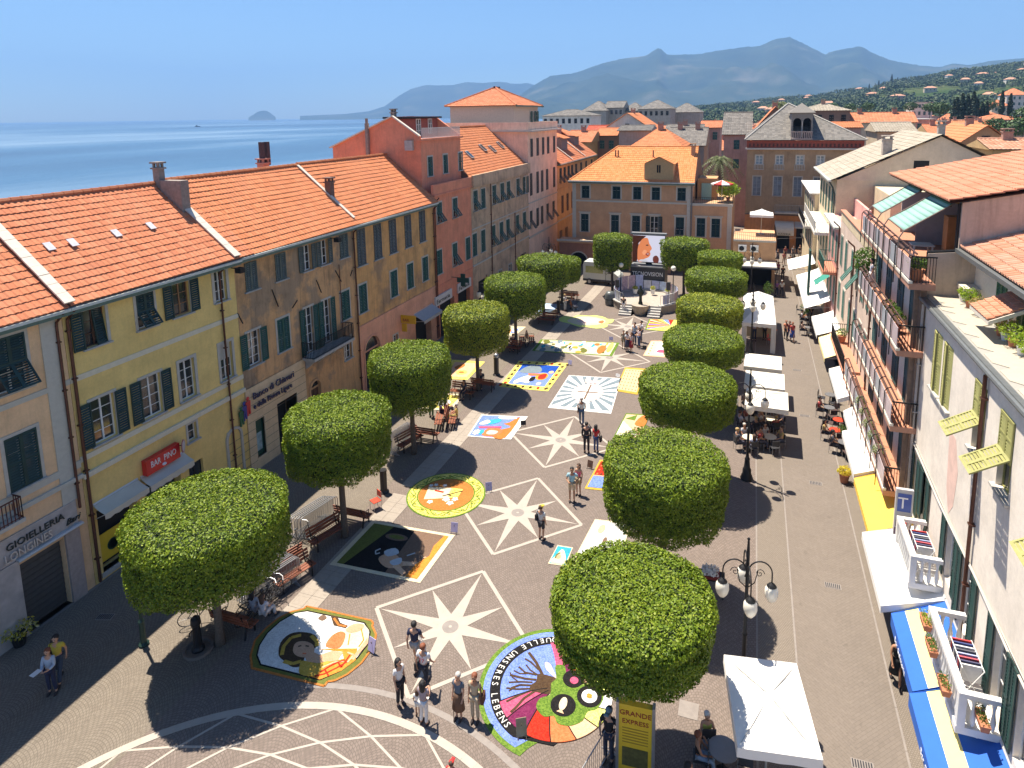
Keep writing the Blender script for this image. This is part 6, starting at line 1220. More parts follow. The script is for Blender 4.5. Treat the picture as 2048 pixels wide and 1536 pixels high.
C.line('mouth','coral',px2([(622,628),(650,630)],z3),.05,4)
C.f('neck','skin',px2([(640,652),(705,615),(760,640),(860,605),(945,620),(900,685),(740,705),(655,690)],z3),3)
C.f('bodice','gold',smooth(px2([(600,715),(625,685),(740,706),(840,690),(760,770),(700,810),(598,790)],z3)),3)
C.f('robe','orange',px2([(740,590),(1060,585),(1045,680),(950,668),(938,612)],z3),2); C.f('robe','orange',px2([(1045,680),(930,765),(760,835),(680,812),(760,745),(835,695),(950,668)],z3),2)
for q in([(760,780),(840,730),(900,700),(960,680)],[(720,810),(800,790),(900,740),(1000,680)],[(900,690),(930,740),(1000,640)],[(800,760),(830,810)]): C.line('robe_fold','red',px2(q,z3),.05,4)
for q in([(780,740),(870,700),(950,690)],[(980,620),(1030,640),(980,700)]): C.line('robe_highlight','peach',px2(q,z3),.06,4)
C.f('shoulder_cloth','coral',smooth(px2([(805,570),(850,490),(925,450),(965,475),(940,555),(900,585)],z3)),3)
C.f('sleeve','cream',px2([(960,430),(1060,383),(1112,390),(1152,440),(1145,540),(1080,580),(932,560)],z3),2); C.line('sleeve_fold','orange',px2([(1000,470),(985,560)],z3),.04,4); C.line('sleeve_fold','orange',px2([(1090,430),(1110,520),(1070,575)],z3),.04,4)
C.f('hand','skin',smooth(px2([(965,440),(1010,400),(1065,388),(1112,402),(1090,440),(1010,462)],z3)),4)
C.f('forearm','skin',px2([(1080,580),(1140,500),(1145,545),(1030,680),(1010,670)],z3),3)
C.f('brown_bar','brown',px2([(845,322),(900,330),(925,382),(985,405),(965,425),(870,402)],z3),3); C.line('bar_core','rust',px2([(872,345),(910,400),(970,412)],z3),.08,4); C.f('round_fruit','dusk',smooth(px2([(745,345),(785,318),(815,340),(780,365)],z3)),3)
# --- tree of life carpet
c=(-5.44,17.9); C=Carpet('round flower carpet with a brown tree, fish medallions and German lettering',c)
C.f('grass_rim','green',circ(c,2.52,20,262,50)+[(c[0]-.2,c[1]-2.2)],-1); C.f('blue_rim','blue',circ(c,2.36,0,360,60)[:],0) if 0 else C.f('blue_rim','blue',circ(c,2.36,20,256,50),0)
C.f('black_ring','black',circ(c,2.14,15,250,50)+[(c[0]+.5,c[1]-1.9)],1)
C.f('blue_sky','blue',circ(c,1.80,0,360,50),2)
bot=[(c[0]+1.78*cos(radians(a)),c[1]+1.78*sin(radians(a))) for a in range(0,361,6)]
def wedge(col,a0,a1,r0=.25,r1=1.86,sw=14):
    pts=[(c[0]+r0*cos(radians(a0-sw)),c[1]+r0*sin(radians(a0-sw)))]
    for k in range(7): r=r0+(r1-r0)*k/6; a=a0-sw+sw*(k/6)**.7; pts.append((c[0]+r*cos(radians(a)),c[1]+r*sin(radians(a))))
    for k in range(1,6): a=a0+(a1-a0)*k/5; pts.append((c[0]+r1*cos(radians(a)),c[1]+r1*sin(radians(a))))
    for k in range(6,-1,-1): r=r0+(r1-r0)*k/6; a=a1-sw+sw*(k/6)**.7; pts.append((c[0]+r*cos(radians(a)),c[1]+r*sin(radians(a))))
    C.f('sun_ray',col,pts,3); C.line('ray_edge','black',pts[1:8],.035,4)
for col,a0,a1 in(('pink',213,233),('purple',233,256),('red',256,282),('coral',282,306),('peach',306,330),('lime',330,352),('white',352,372),('lime',12,34),('peach',34,56),('coral',56,78),('purple',78,97),('pink',97,112)): wedge(col,a0,a1)
C.f('pale_root','rose',smooth(px2([(870,840),(700,960),(610,1030),(690,1040),(790,990),(830,950)],z4)),3); C.f('pale_root','rose',smooth(px2([(760,700),(775,760),(860,835),(830,770),(800,710)],z4)),3)
C.f('tree_trunk','brown',smooth(px2([(860,838),(810,950),(700,940),(640,920),(650,880),(690,850),(700,800),(740,795)],z4)),4)
for q,w_ in(([(740,800),(690,700),(630,620)],.10),([(710,760),(650,700),(600,670)],.06),([(700,800),(640,760),(610,720)],.05),([(690,800),(600,780),(550,735)],.06),([(620,790),(560,790),(510,765)],.05),([(690,840),(600,830),(480,800)],.08),([(660,860),(570,855),(470,860)],.06),([(650,885),(560,880),(490,905)],.07),([(640,910),(540,915),(450,905)],.06),([(660,920),(560,960),(450,1015)],.07),([(680,930),(590,990),(530,1060),(485,1100)],.08),([(540,850),(500,820),(480,780)],.04),([(520,900),(470,930)],.04)): C.line('branch','brown',px2(q,z4),w_,4)
gr=smooth(px2([(840,740),(870,720),(920,735),(935,810),(1010,880),(1130,880),(1230,960),(1180,1070),(1100,1095),(1060,1170),(960,1210),(860,1190),(830,1130),(750,1135),(690,1060),(720,990),(800,960),(810,870),(850,830)],z4)); C.f('green_crown','green',gr,5)
for (x,y),r_ in(((905,1045),.40),((1115,975),.40),((985,835),.34)):
    p=tuple(g(*z4(x,y)).xy); C.f('medallion','black',circ(p,r_),6)
p=g(*z4(905,1035)).xy; C.f('fish','cream',smooth([(p.x+.12*cos(a)-.0,p.y+.24*sin(a)) for a in np.arange(0,2*pi,.5)]),7); C.f('fish_tail','peach',[(p.x,p.y-.2),(p.x-.13,p.y-.32),(p.x+.12,p.y-.34)],7)
p=g(*z4(1115,975)).xy; C.f('bread_disc','white',circ((p.x,p.y),.25),7); C.f('cross_mark','orange',[(p.x-.1,p.y-.03),(p.x-.03,p.y-.1),(p.x+.1,p.y+.03),(p.x+.03,p.y+.1)],8); C.f('cross_mark','orange',[(p.x-.1,p.y+.03),(p.x-.03,p.y+.1),(p.x+.1,p.y-.03),(p.x+.03,p.y-.1)],9)
p=g(*z4(985,835)).xy; C.f('grapes','pink',circ((p.x+.05,p.y-.05),.14,n=14),7)
LW=P_['white']; S_='DU QUELLE UNSERES LEBENS'; a=88.
for ch in S_:
    if ch!=' ':
        r_=2.09; text('letter',ch,.30,LW,C.root,(r_*cos(radians(a)),r_*sin(radians(a)),.034),(0,0,radians(a+90)),.004,'CENTER',sx=1.0).location
    a+=6.7 if ch!=' ' else 5.5
# --- round scroll carpet
c=(-13.75,26.9); C=Carpet('round flower carpet with green scrolls around a rust centre',c); C.f('dark_rim','green',circ(c,1.95),0); C.f('yellow_ring','yellow',circ(c,1.87),1); C.line('ring_edge','green',circ(c,1.40),.07,2,True); C.f('rust_centre','rust',circ(c,1.36),2)
for k in range(15):
    a=radians(k*24); r_=1.62; q=[(c[0]+cos(a)*r_,c[1]+sin(a)*r_)]; pts=[]
    for j in range(11): t_=j/10; aa=a+t_*.55; rr=r_+.17*cos(t_*2*pi*1.05)*(1-t_*.4)*(-1)**k; pts.append((c[0]+cos(aa)*rr,c[1]+sin(aa)*rr))
    C.line('scroll','green',pts,.045,3)
    cc=(c[0]+cos(a+.2)*1.63,c[1]+sin(a+.2)*1.63); C.line('curl','green',[(cc[0]+.11*(1-j/9)*cos(j*.8+a),cc[1]+.11*(1-j/9)*sin(j*.8+a)) for j in range(9)],.035,3)
for x,y,r_ in((1210,490,.10),(1200,620,.13),(1330,600,.17),(1360,630,.16),(1400,600,.14),(1320,490,.10),(1250,485,.1)): p=tuple(g(*z6(x,y)).xy); C.f('white_blossom','white',[(p[0]+r_*(1+.25*cos(5*a))*cos(a),p[1]+r_*(1+.25*cos(5*a))*sin(a)) for a in np.arange(0,6.2,.3)],4)
C.f('open_book','cream',px2([(1190,500),(1370,510),(1340,590),(1150,600)],z6),3); C.f('open_book','yellow',px2([(1370,510),(1465,520),(1420,585),(1340,590)],z6),3); C.line('book_mark','red',px2([(1240,530),(1310,545)],z6),.12,4); C.line('book_mark','brown',px2([(1300,575),(1400,550),(1460,535)],z6),.07,5); C.line('book_mark','brown',px2([(1340,560),(1370,575)],z6),.08,5)
# --- rectangular ones: a square of four ground corners, drawn in u,v
class Rect(Carpet):
    def __init__(s,label,cs,border,inner,bw=.08,lv=0,ratio=1.):
        s.q=[g(*p).xy for p in cs]; c=sum((Vector(q) for q in s.q),Vector((0,0)))/4; super().__init__(label,(c.x,c.y))
        s.f('border',border,[tuple(p) for p in s.q],0)
        if inner: s.r('ground',inner,[(bw*ratio,bw),(1-bw*ratio,bw),(1-bw*ratio,1-bw),(bw*ratio,1-bw)],1)
    def P(s,u,v): a=s.q[3].lerp(s.q[2],u); b_=s.q[0].lerp(s.q[1],u); return tuple(a.lerp(b_,v))   # corners: far left, far right, near right, near left
    def r(s,name,col,uv,lvl=2,sm=False):
        if sm: uv=smooth(uv)
        return s.f(name,col,[s.P(*p) for p in uv],lvl)
    def l(s,name,col,uv,w_,lvl=3): return s.line(name,col,[s.P(*p) for p in uv],w_,lvl)
    def e(s,name,col,u,v,a,b_,lvl=3,n=18): return s.f(name,col,[s.P(u+a*cos(2*pi*k/n),v+b_*sin(2*pi*k/n)) for k in range(n)],lvl)
C=Rect('dark rectangular flower carpet with a pale border and a crouching figure',[(744,1042),(910,1071),(840,1167),(659,1130)],'cream','black',.055)
C.r('dusk_glow','olive',[(.055,.055),(.13,.055),(.30,.945),(.055,.945)],2); C.r('ochre_ground','dusk',[(.6,.055),(.945,.055),(.945,.945),(.55,.945)],2); C.r('fire_edge','orange',[(.82,.055),(.945,.055),(.945,.945),(.90,.945),(.87,.7),(.90,.5),(.83,.3)],3,)
C.e('garland','dusk',.42,.74,.13,.07); C.e('garland_core','olive',.42,.74,.09,.04,4); C.r('figure_back','skin',[(.42,.30),(.50,.42),(.62,.36),(.72,.22),(.60,.14),(.48,.20)],3,True); C.r('white_cloth','silver',[(.42,.42),(.50,.52),(.58,.44),(.5,.34)],4,True); C.r('white_cloth','silver',[(.56,.26),(.64,.36),(.68,.26),(.62,.20)],5,True); C.r('leg','peach',[(.66,.30),(.84,.34),(.86,.28),(.70,.22)],3); C.r('leg','peach',[(.66,.24),(.80,.12),(.78,.06),(.62,.18)],4); C.l('scroll','silver',[(.36,.46),(.33,.40),(.36,.34),(.39,.38)],.05,4); C.l('branch','silver',[(.68,.42),(.74,.5)],.05,4); C.l('curl','peach',[(.82,.48),(.85,.43),(.88,.46)],.05,4)
C=Rect('colourful flower carpet with blue sea and red pool left of the third star',[(963,830),(1056,834),(1022,880),(935,873)],'white','blue',.03)
C.r('white_margin','white',[(.86,0),(1,0),(1,1),(.86,1)],2); C.r('brown_land','rust',[(.55,.05),(.85,.05),(.85,.95),(.7,.7),(.6,.62),(.8,.5),(.55,.3)],2,True); C.r('red_pool','coral',[(.30,.08),(.62,.08),(.68,.35),(.36,.42)],3,True); C.r('pool_core','rose',[(.38,.14),(.56,.14),(.6,.28),(.4,.3)],4,True); C.r('pink_path','pink',[(.1,.45),(.6,.5),(.62,.42),(.15,.36)],3); C.r('teal_wave','teal',[(.15,.7),(.45,.82),(.5,.7),(.3,.55)],3,True); C.r('white_cloud','white',[(.08,.55),(.2,.75),(.3,.66),(.22,.55)],4,True); C.e('flower_core','yellow',.14,.18,.07,.09,4); C.e('blue_flower','teal',.25,.2,.06,.1,4); C.r('white_bird','white',[(.4,.92),(.7,.96),(.8,.86),(.5,.82)],4,True)
for k in range(8): C.l('flower_petal','white',[(.14,.18),(.14+.08*cos(k*pi/4),.18+.12*sin(k*pi/4))],.09,5)
C=Rect('white and grey sunburst carpet with a cross in a rose ring',[(1138,751),(1243,757),(1222,828),(1096,816)],'white','white',.02)
for k in range(20):
    a0,a1=2*pi*k/20,2*pi*(k+.5)/20
    def ed(a): m_=max(abs(cos(a)),abs(sin(a))); return (.5+.48*cos(a)/m_,.52+.46*sin(a)/m_)
    C.r('grey_ray','slate',[(.5+.16*cos(a0),.52+.16*sin(a0)),ed(a0),ed(a1),(.5+.16*cos(a1),.52+.16*sin(a1))],2)
C.e('rose_ring','rose',.5,.5,.27,.26,3); C.e('white_disc','white',.5,.5,.22,.21,4); C.r('cross_arm','dusk',[(.485,.30),(.515,.30),(.515,.72),(.485,.72)],5); C.r('cross_arm','dusk',[(.32,.49),(.68,.49),(.68,.515),(.32,.515)],6); C.r('crown','rose',[(.38,.78),(.62,.78),(.66,.9),(.5,.85),(.34,.9)],4); C.e('grey_bowl','silver',.5,.22,.12,.05,4)
C=Rect('blue flower carpet of a sea scene with a yellow scroll border',[(1038,722),(1137,727),(1096,783),(998,774)],'yellow','blue',.13)
C.r('deep_sea','deep',[(.13,.6),(.87,.6),(.87,.87),(.13,.87)],2); C.r('grey_rock','slate',[(.18,.55),(.25,.78),(.45,.84),(.6,.66),(.5,.55)],3,True); C.r('white_horse','white',[(.22,.25),(.4,.45),(.52,.35),(.5,.2),(.35,.22),(.25,.14)],3,True); C.r('red_sail','red',[(.62,.5),(.74,.55),(.76,.38),(.64,.36)],4,True); C.r('orange_band','coral',[(.38,.52),(.62,.55),(.62,.47),(.4,.45)],4); C.e('gold_ring','gold',.68,.45,.12,.13,3); C.r('black_foal','black',[(.48,.38),(.56,.42),(.58,.3),(.5,.25)],5,True); C.e('rose_shell','rose',.72,.2,.05,.05,4); C.e('rose_shell','peach',.8,.62,.05,.05,4)
for k in range(26):
    t_=k/26*4; i=int(t_); fr=t_-i; u,v=[(fr,.065),(.935,fr),(1-fr,.935),(.065,1-fr)][i]; C.e('scroll','red' if k%5==0 else 'brown',u,v,.03,.035,3,9)
C=Rect('long green-bordered carpet with a procession of figures',[(1082,679),(1239,686),(1224,713),(1064,702)],'green','cream',.05,ratio=.7)
rr=random.Random(3)
for k in range(60): u,v=rr.uniform(.08,.90),rr.uniform(.1,.9); C.e('figure_patch',rr.choice(['white','peach','rust','gold','teal','olive','cream','orange','slate','rose'] if u>.3 else ['teal','peach','white','slate','olive','teal']),u,v,rr.uniform(.012,.04),rr.uniform(.06,.16),2+k%4,9)
C.e('rust_shield','rust',.83,.4,.05,.3,7); C.e('yellow_cloak','yellow',.92,.6,.03,.35,7)
C=Rect('ochre patterned carpet with dark diamonds right of the sunburst carpet',[(1250,735),(1292,738),(1275,790),(1229,782)],'gold','peach',.07)
for i in range(6):
    for j in range(7): C.e('diamond_mark','rust',.15+i*.14,.13+j*.123,.022,.03,3,4)
C=Rect('cream bordered carpet with a white lamb and red ground',[(1302,682),(1345,682),(1338,716),(1286,712)],'peach','cream',.05); C.r('white_field','white',[(.4,.2),(.95,.2),(.95,.85),(.42,.85)],2); C.r('lamb','silver',[(.5,.35),(.6,.7),(.85,.7),(.85,.4)],3,True); C.r('red_ground','pink',[(.48,.25),(.8,.25),(.7,.4),(.5,.38)],4,True)
for k in range(5): C.e('border_mark','rust',.18,.15+.17*k,.03,.03,3,8)
C=Rect('blue, red and yellow ray carpet by the bandstand steps',[(1298,639),(1362,640),(1352,665),(1290,660)],'green','yellow',.04)
for k in range(9): a0,a1=k/9,(k+1)/9; C.r('ray',['blue','coral','yellow','red','blue','coral','yellow','red','rose'][k],[(.75,.5),(.05,.05+.9*a0),(.05,.05+.9*a1)] if k<9 else [],2+k%2)
for k in range(5): C.r('ray',['coral','yellow','blue','red','yellow'][k],[(.75,.5),(.1+.85*k/5,.96),(.1+.85*(k+1)/5,.96)],2+k%2)
C=Carpet('pale yellow cloud-edged carpet with a rose centre in front of the bandstand',tuple(g(1172,643).xy)); zz=lambda x,y:(1020+x/6.345,580+y/6.345)
o=smooth(px2([(625,360),(700,330),(800,345),(860,320),(1000,330),(1080,325),(1190,345),(1240,370),(1320,375),(1290,420),(1240,430),(1230,470),(1100,490),(960,470),(880,470),(760,430),(640,400)],zz)); C.f('yellow_cloud','lime',o,0); C.f('pale_glow','cream',smooth(px2([(730,385),(850,345),(1050,345),(1200,385),(1190,425),(1050,450),(900,450),(770,420)],zz)),1); C.f('rose_body','rose',smooth(px2([(850,390),(1000,370),(1150,390),(1100,430),(900,425)],zz)),2); C.f('coral_rose','coral',smooth(px2([(1120,410),(1170,390),(1195,405),(1160,430)],zz)),3)
C=Rect('small pale blue carpet behind the far left benches',[(1089,607),(1122,609),(1098,628),(1072,628)],'sky','sky',.05); C.e('white_dove','white',.4,.6,.15,.1)
C=Rect('yellow bordered salmon carpet behind the fourth left tree',[(905,720),(970,724),(935,760),(885,758)],'yellow','peach',.12); C.e('yellow_oval','yellow',.55,.35,.2,.12,3); C.e('rust_core','rust',.55,.35,.1,.05,4); C.r('brown_horse','rust',[(.2,.6),(.4,.8),(.5,.7),(.35,.5)],3,True)
C=Rect('yellow and white carpet partly hidden behind the third left tree',[(868,785),(930,790),(900,822),(840,818)],'cream','yellow',.1); C.e('white_host','white',.6,.4,.2,.2,3)
C=Rect('orange and violet carpet behind the fifth left tree trunk',[(1000,652),(1052,654),(1030,672),(985,670)],'cream','cream',.1); C.e('orange_fish','orange',.5,.4,.15,.2,3); C.e('violet_ring','blue',.75,.5,.12,.25,3); C.e('white_core','white',.75,.5,.07,.14,4)
C=Rect('red and blue carpet partly hidden by the second right tree',[(1200,920),(1262,925),(1235,985),(1169,978)],'gold','red',.06)
for k in range(14): C.e('red_flower',['coral','brown','rust'][k%3],.15+.12*(k%6),.5+.14*(k//6),.03,.03,3,8)
C.r('blue_field','blue',[(.06,.06),(.94,.06),(.94,.42),(.06,.42)],2); C.e('white_cloud','white',.7,.25,.12,.1,3); C.l('edge_line','peach',[(.06,.44),(.94,.44)],.08,3)
C=Rect('cream carpet with an open white sheet between the two nearest right trees',[(1190,1039),(1262,1048),(1240,1120),(1150,1115)],'cream','white',.05); C.e('peach_stain','peach',.3,.75,.09,.12,3); C.e('brown_bird','dusk',.5,.45,.05,.09,3)
C=Rect('green and white carpet with salmon figure behind the third right tree',[(1252,827),(1300,830),(1280,880),(1228,873)],'green','peach',.05); C.r('white_cone','white',[(.05,.05),(.05,.65),(.9,.1)],2); C.r('cream_cone','cream',[(.1,.1),(.1,.5),(.7,.12)],3); C.r('red_bush','rust',[(.55,.55),(.7,.9),(.95,.9),(.95,.5)],3,True); C.r('green_field','green',[(.1,.75),(.5,.95),(.5,.7)],3)
C=Rect('small picture of a pale figure on green lying on the ground',[(1115,1091),(1146,1096),(1131,1133),(1096,1128)],'cream','teal',.05); C.r('pale_figure','cream',[(.1,.08),(.9,.1),(.7,.6),(.4,.8),(.2,.4)],2,True); C.e('face','skin',.4,.4,.14,.12,3); C.l('dark_ring','olive',[(.25,.3),(.25,.5),(.4,.6)],.06,4)
# little easels and info cards beside the carpets
CARD=mat('lilac card',(.40,.38,.62),.5,var=.05); CARDW=mat('white card',(.75,.74,.72),.5,var=.03)
for i,(px,py,h,m_,l) in enumerate([(741,1308,.55,CARD,'at the barrel-shaped carpet'),(908,1068,.5,CARD,'at the dark rectangular carpet'),(978,985,.5,CARD,'at the round scroll carpet'),(1139,731,.4,CARD,'at the blue sea-scene carpet'),(1222,682,.35,CARD,'at the long green-bordered carpet'),(1044,1478,.6,mat('brown card',(.30,.24,.16),.7),'at the lettering of the round tree carpet'),(1179,938,.45,mat('dark card',(.10,.05,.03),.7),'at the red and blue carpet'),(1289,700,.35,IRON,'at the lamb carpet'),(1047,853,.35,IRON,'at the blue sea and red pool carpet'),(1235,756,.3,CARDW,'at the sunburst carpet corner')]):
    p=g(px,py); t=thing('info_card','small tilted info card '+l,'info card',tuple(p),.4*(i%3)-.3,'info cards beside the carpets'); o=MB().box(-.16,.16,-.01,.01,.08,h).build('card',m_,t); o.rotation_euler=(-.25,0,0); MB().bar((-.12,0,.1),(-.14,-.08,0),.02).bar((.12,0,.1),(.14,-.08,0),.02).bar((0,.04,h*.8),(0,.25,0),.02).build('easel_legs',BARK,t)
# ---------------------------------------------------------------- street furniture
GLOBE=mat('milk glass globe',(.80,.76,.66),.25,var=.03,sc=2)
def lamp4(label,X,Y,h=5.9,rz=0,group='four-globe lamp posts'):
    t=thing('street_lamp',label,'street lamp',(X,Y,.01),rz,group)
    MB().lathe([(.30,0),(.32,.08),(.27,.12),(.27,.22),(.22,.28),(.21,.55),(.16,.62),(.12,1.05),(.14,1.1),(.09,1.18),(.065,1.4),(.06,2.6),(.09,2.65),(.055,2.7),(.05,h-.5),(.03,h-.1),(.05,h-.05),(.001,h)],n=14).build('post',IRON,t,smooth=True)
    R_=.72; zt=h-1.15
    b=MB()
    for k in range(4):
        a=k*pi/2; ca,sa=cos(a),sin(a); pts=[]
        for j in range(13): th=pi*1.15-j/12*pi*1.15; pts.append((ca*(R_*.52+R_*.48*cos(th)),sa*(R_*.52+R_*.48*cos(th)),zt+.38*sin(th)))
        b.tube(pts[:]+[(ca*R_,sa*R_,zt-.28)],.022,6)
        sp=[(ca*(R_*.5+.14*(1-j/14)*cos(j*.7)),sa*(R_*.5+.14*(1-j/14)*cos(j*.7)),zt-.02+.16*(1-j/14)*sin(j*.7)) for j in range(14)]; b.tube(sp,.012,5)
        b.tube([(0,0,zt-.55),(ca*R_*.3,sa*R_*.3,zt-.35),(ca*R_*.42,sa*R_*.42,zt+.05)],.016,5)
    b.build('arms',IRON,t,smooth=True)
    for k in range(4):
        a=k*pi/2; gl=cached('globe',lambda:MB().lathe([(.001,-.58),(.10,-.55),(.17,-.44),(.205,-.30),(.195,-.16),(.13,-.04),(.06,0)],n=16),'globe',GLOBE,t,(cos(a)*R_,sin(a)*R_,zt-.34)); gl.data.polygons.foreach_set('use_smooth',[True]*len(gl.data.polygons)); cached('gcap',lambda:MB().lathe([(.15,-.06),(.10,.0),(.03,.06)],n=12),'globe_cap',IRON,gl,(0,0,0))
    return t
for X,Y,l,rz in((.33,19.0,'four-globe lamp post standing behind the near white parasol',.15),(.33,32.76,'four-globe lamp post with its shadow on the open street',.05),(.45,50.4,'four-globe lamp post in front of the white gazebo',.0),(.35,66.5,'four-globe lamp post before the dark cafe terrace',.0)): lamp4(l,X,Y,rz=rz)
for px,py,l in((905,665,'globe lamp post by the pharmacy, beyond the fourth left tree'),(1096,560,'four-globe lamp showing above the tree crowns at the far left wall')):
    p=fx(px,py-80,-20.5) if px<1000 else Vector((-20.5,68,0)); p=Vector((-20.4,48.5 if px<1000 else 66,0)); lamp4(l,p.x,p.y,h=5.6)
def globe_lamp(label,px,pyb,pyt,Y):
    b_=fy(px,pyt,Y); t=thing('globe_lamp',label,'globe lamp',(b_.x,Y,0),0,'single globe lamps at the bandstand'); MB().lathe([(.1,0),(.06,.3),(.04,b_.z-.25)],n=8).build('post',IRON,t); MB().ball((0,0,b_.z),.26,12,8).build('globe',GLOBE,t,smooth=True)
globe_lamp('white globe lamp left of the bandstand',1242,570,530,63.5); globe_lamp('white globe lamp right of the bandstand',1347,575,537,63.)
# six sided lantern at the left
t=thing('lantern_post','old hexagonal lantern on a slim post between the largest left tree and the shops','lantern',(-21.0,16.7,0)); X0=g(288,1290); t.location=(X0.x,X0.y,0)
MB().lathe([(.16,0),(.18,.08),(.10,.15),(.09,.9),(.11,.95),(.05,1.05),(.045,3.25),(.10,3.3),(.04,3.4)],n=10).build('post',mat('green iron post',(.02,.05,.04),.5,.3,var=.1),t); MB().lathe([(.14,3.42),(.25,3.95)],n=6,cap=False).build('panes',mat('lantern glass',(.25,.22,.18),.15,var=.2),t); MB().lathe([(.30,3.95),(.27,4.0),(.10,4.2),(.03,4.3)],n=6).build('lantern_roof',mat('pale zinc',(.5,.52,.5),.4,.4,var=.1),t)
for k in range(1): 
    b=MB()
    for j in range(6): a=j*pi/3; b.bar((.14*cos(a),.14*sin(a),3.42),(.25*cos(a),.25*sin(a),3.95),.02)
    b.build('lantern_frame',IRON,t)
# bins and bollards
def bollard(label,px,py,h=1.25,ball=False,r=.17):
    p=g(px,py); t=thing('litter_bin' if not ball else 'bollard',label,'litter bin' if not ball else 'bollard',tuple(p),0)
    MB().lathe([(r*1.5,0),(r*1.5,.05),(r*1.15,.1),(r,.16),(r,h-.1),(r*1.1,h-.08),(r*1.1,h)],n=14).build('body',mat('black iron bin',(.03,.027,.028),.45,.4,var=.15),t,smooth=False)
    if ball: MB().ball((0,0,h+.08),r*1.1,12,8).build('ball_top',mat('brushed steel cap',(.35,.36,.38),.3,.8,var=0),t,smooth=True)
    else: MB().lathe([(r*.8,h-.02),(r*.8,h+.01)],n=12).build('opening',DARK,t)
bollard('black cylindrical litter bin left of the round scroll carpet',768,984,1.2); bollard('black bin with a shiny ball top beside the fourth left tree',993,750,1.35,True,.18); bollard('black litter bin by the far left benches',1117,628,1.3)
t=thing('iron_fountain','dark iron drinking fountain with a round basin beside the nearest left tree','fountain',tuple(g(397,1300))); MB().lathe([(.22,0),(.22,.1),(.15,.2),(.13,1.0),(.18,1.05),(.16,1.25),(.05,1.35)],n=10).build('column',IRON,t); MB().lathe([(.5,0),(.5,.12),(.42,.12),(.40,.03)],n=16).build('basin',mat('stone basin ring',(.16,.13,.11),.8),t); MB().tube([(0,-.1,.9),(0,-.3,.9),(0,-.32,.8)],.025,6).build('spout',IRON,t)
t=thing('no_entry_sign','round road sign on a bracket above the bar corner','road sign',tuple(fx(366,892,-24.0)),0); MB().lathe([(.28,0),(.28,.03)],n=20).build('disc',mat('sign face white',(.6,.55,.55),.5,var=0),t).rotation_euler=(0,R90,.6); MB().lathe([(.29,-.005),(.29,.028),(.23,.032),(.23,.0)],n=20,cap=False).build('red_rim',mat('faded red rim',(.4,.1,.1),.5,var=0),t).rotation_euler=(0,R90,.6); MB().bar((-.4,0,0),(0,0,0),.03).build('bracket',IRON,t)
# benches
WOODR=mat('red brown bench wood',(.22,.065,.03),.55,var=.18,sc=10)
def bench(label,x,y,rz,L=1.7,group='wooden benches under the trees'):
    t=thing('park_bench',label,'bench',(x,y,0),rz,group)
    for i in range(3): cached(('bsl',L),lambda:MB().box(-L/2,L/2,-.06,.06,0,.035),'seat_slat',WOODR,t,(0,-.20+i*.15,.44))
    for i in range(3): o=cached(('bbk',L),lambda:MB().box(-L/2,L/2,-.018,.018,0,.10),'back_slat',WOODR,t,(0,.25+i*.03,.56+i*.14),(-.2,0,0))
    for s_ in(-L/2+.2,L/2-.2): cached('bleg',lambda:MB().bar((0,-.24,0),(0,-.22,.44),.05).bar((0,.28,0),(0,.16,.44),.05).bar((0,-.25,.42),(0,.2,.42),.05).bar((0,.18,.42),(0,.36,.98),.04).tube([(0,-.22,.44),(0,-.28,.62),(0,-.05,.66),(0,.22,.64)],.02,5),'bench_leg',IRON,t,(s_,0,0))
    return t
for i,(px,py,dr,l) in enumerate([(590,1165,1.25,'sunlit wooden bench beside the stacked barriers, front one'),(562,1140,-1.9,'sunlit wooden bench back to back with the front one'),(655,1085,1.25,'bench in the shade left of the second tree trunk'),(708,1045,pi,'bench in the shade behind the second tree trunk'),(472,1262,pi,'bench with two seated women by the nearest left tree'),(820,895,1.25,'bench in the shade by the third tree trunk'),(850,880,pi,'dark bench right behind the third tree trunk'),(880,850,-1.2,'bench with people seated by the third left tree, facing the wall'),(905,848,1.9,'bench with a person in yellow, facing the square'),(925,795,0,'bench in the shade left of the fourth tree trunk'),(968,780,pi,'bench with a seated man right of the fourth tree trunk'),(1045,690,-1.2,'pair bench beyond the fifth tree, facing the wall'),(1062,688,1.9,'pair bench beyond the fifth tree, facing the square'),(1022,705,0,'bench with seated dark figure at the fifth tree trunk'),(1092,648,0,'bench in front of the sixth tree trunk'),(1100,636,pi,'bench behind the sixth tree trunk'),(1142,598,pi,'farthest bench of the left row'),(1133,604,0,'second farthest bench of the left row')]):
    p=g(px,py); bench(l,p.x,p.y,dr)
# crowd barriers
STEEL=mat('galvanised steel',(.40,.41,.43),.35,.6,var=.08)
def barrier_mb(L=2.1,h=1.08):
    b=MB(); r=.02; b.tube([(-L/2,0,.12),(-L/2,0,h-.15),(-L/2+.04,0,h-.04),(-L/2+.15,0,h),(L/2-.15,0,h),(L/2-.04,0,h-.04),(L/2,0,h-.15),(L/2,0,.12),(-L/2,0,.12)],r,6)
    for i in range(1,18): x=-L/2+L*i/18; b.tube([(x,0,.14),(x,0,h-.01)],.008,4)
    for s_ in(-L/2+.25,L/2-.25): b.bar((s_,-.3,.02),(s_,.3,.02),.03); b.bar((s_,-.28,.02),(s_,0,.16),.025); b.bar((s_,.28,.02),(s_,0,.16),.025)
    return b
bm=barrier_mb().build('crowd_barrier',STEEL).data; bpy.data.objects.remove(bpy.data.objects['crowd_barrier'])
def barrier(label,x,y,rz,z=0): return tag(link('crowd_barrier',bm,None,(x,y,z),rz),label,'barrier','steel crowd barriers')
p=g(535,1190)
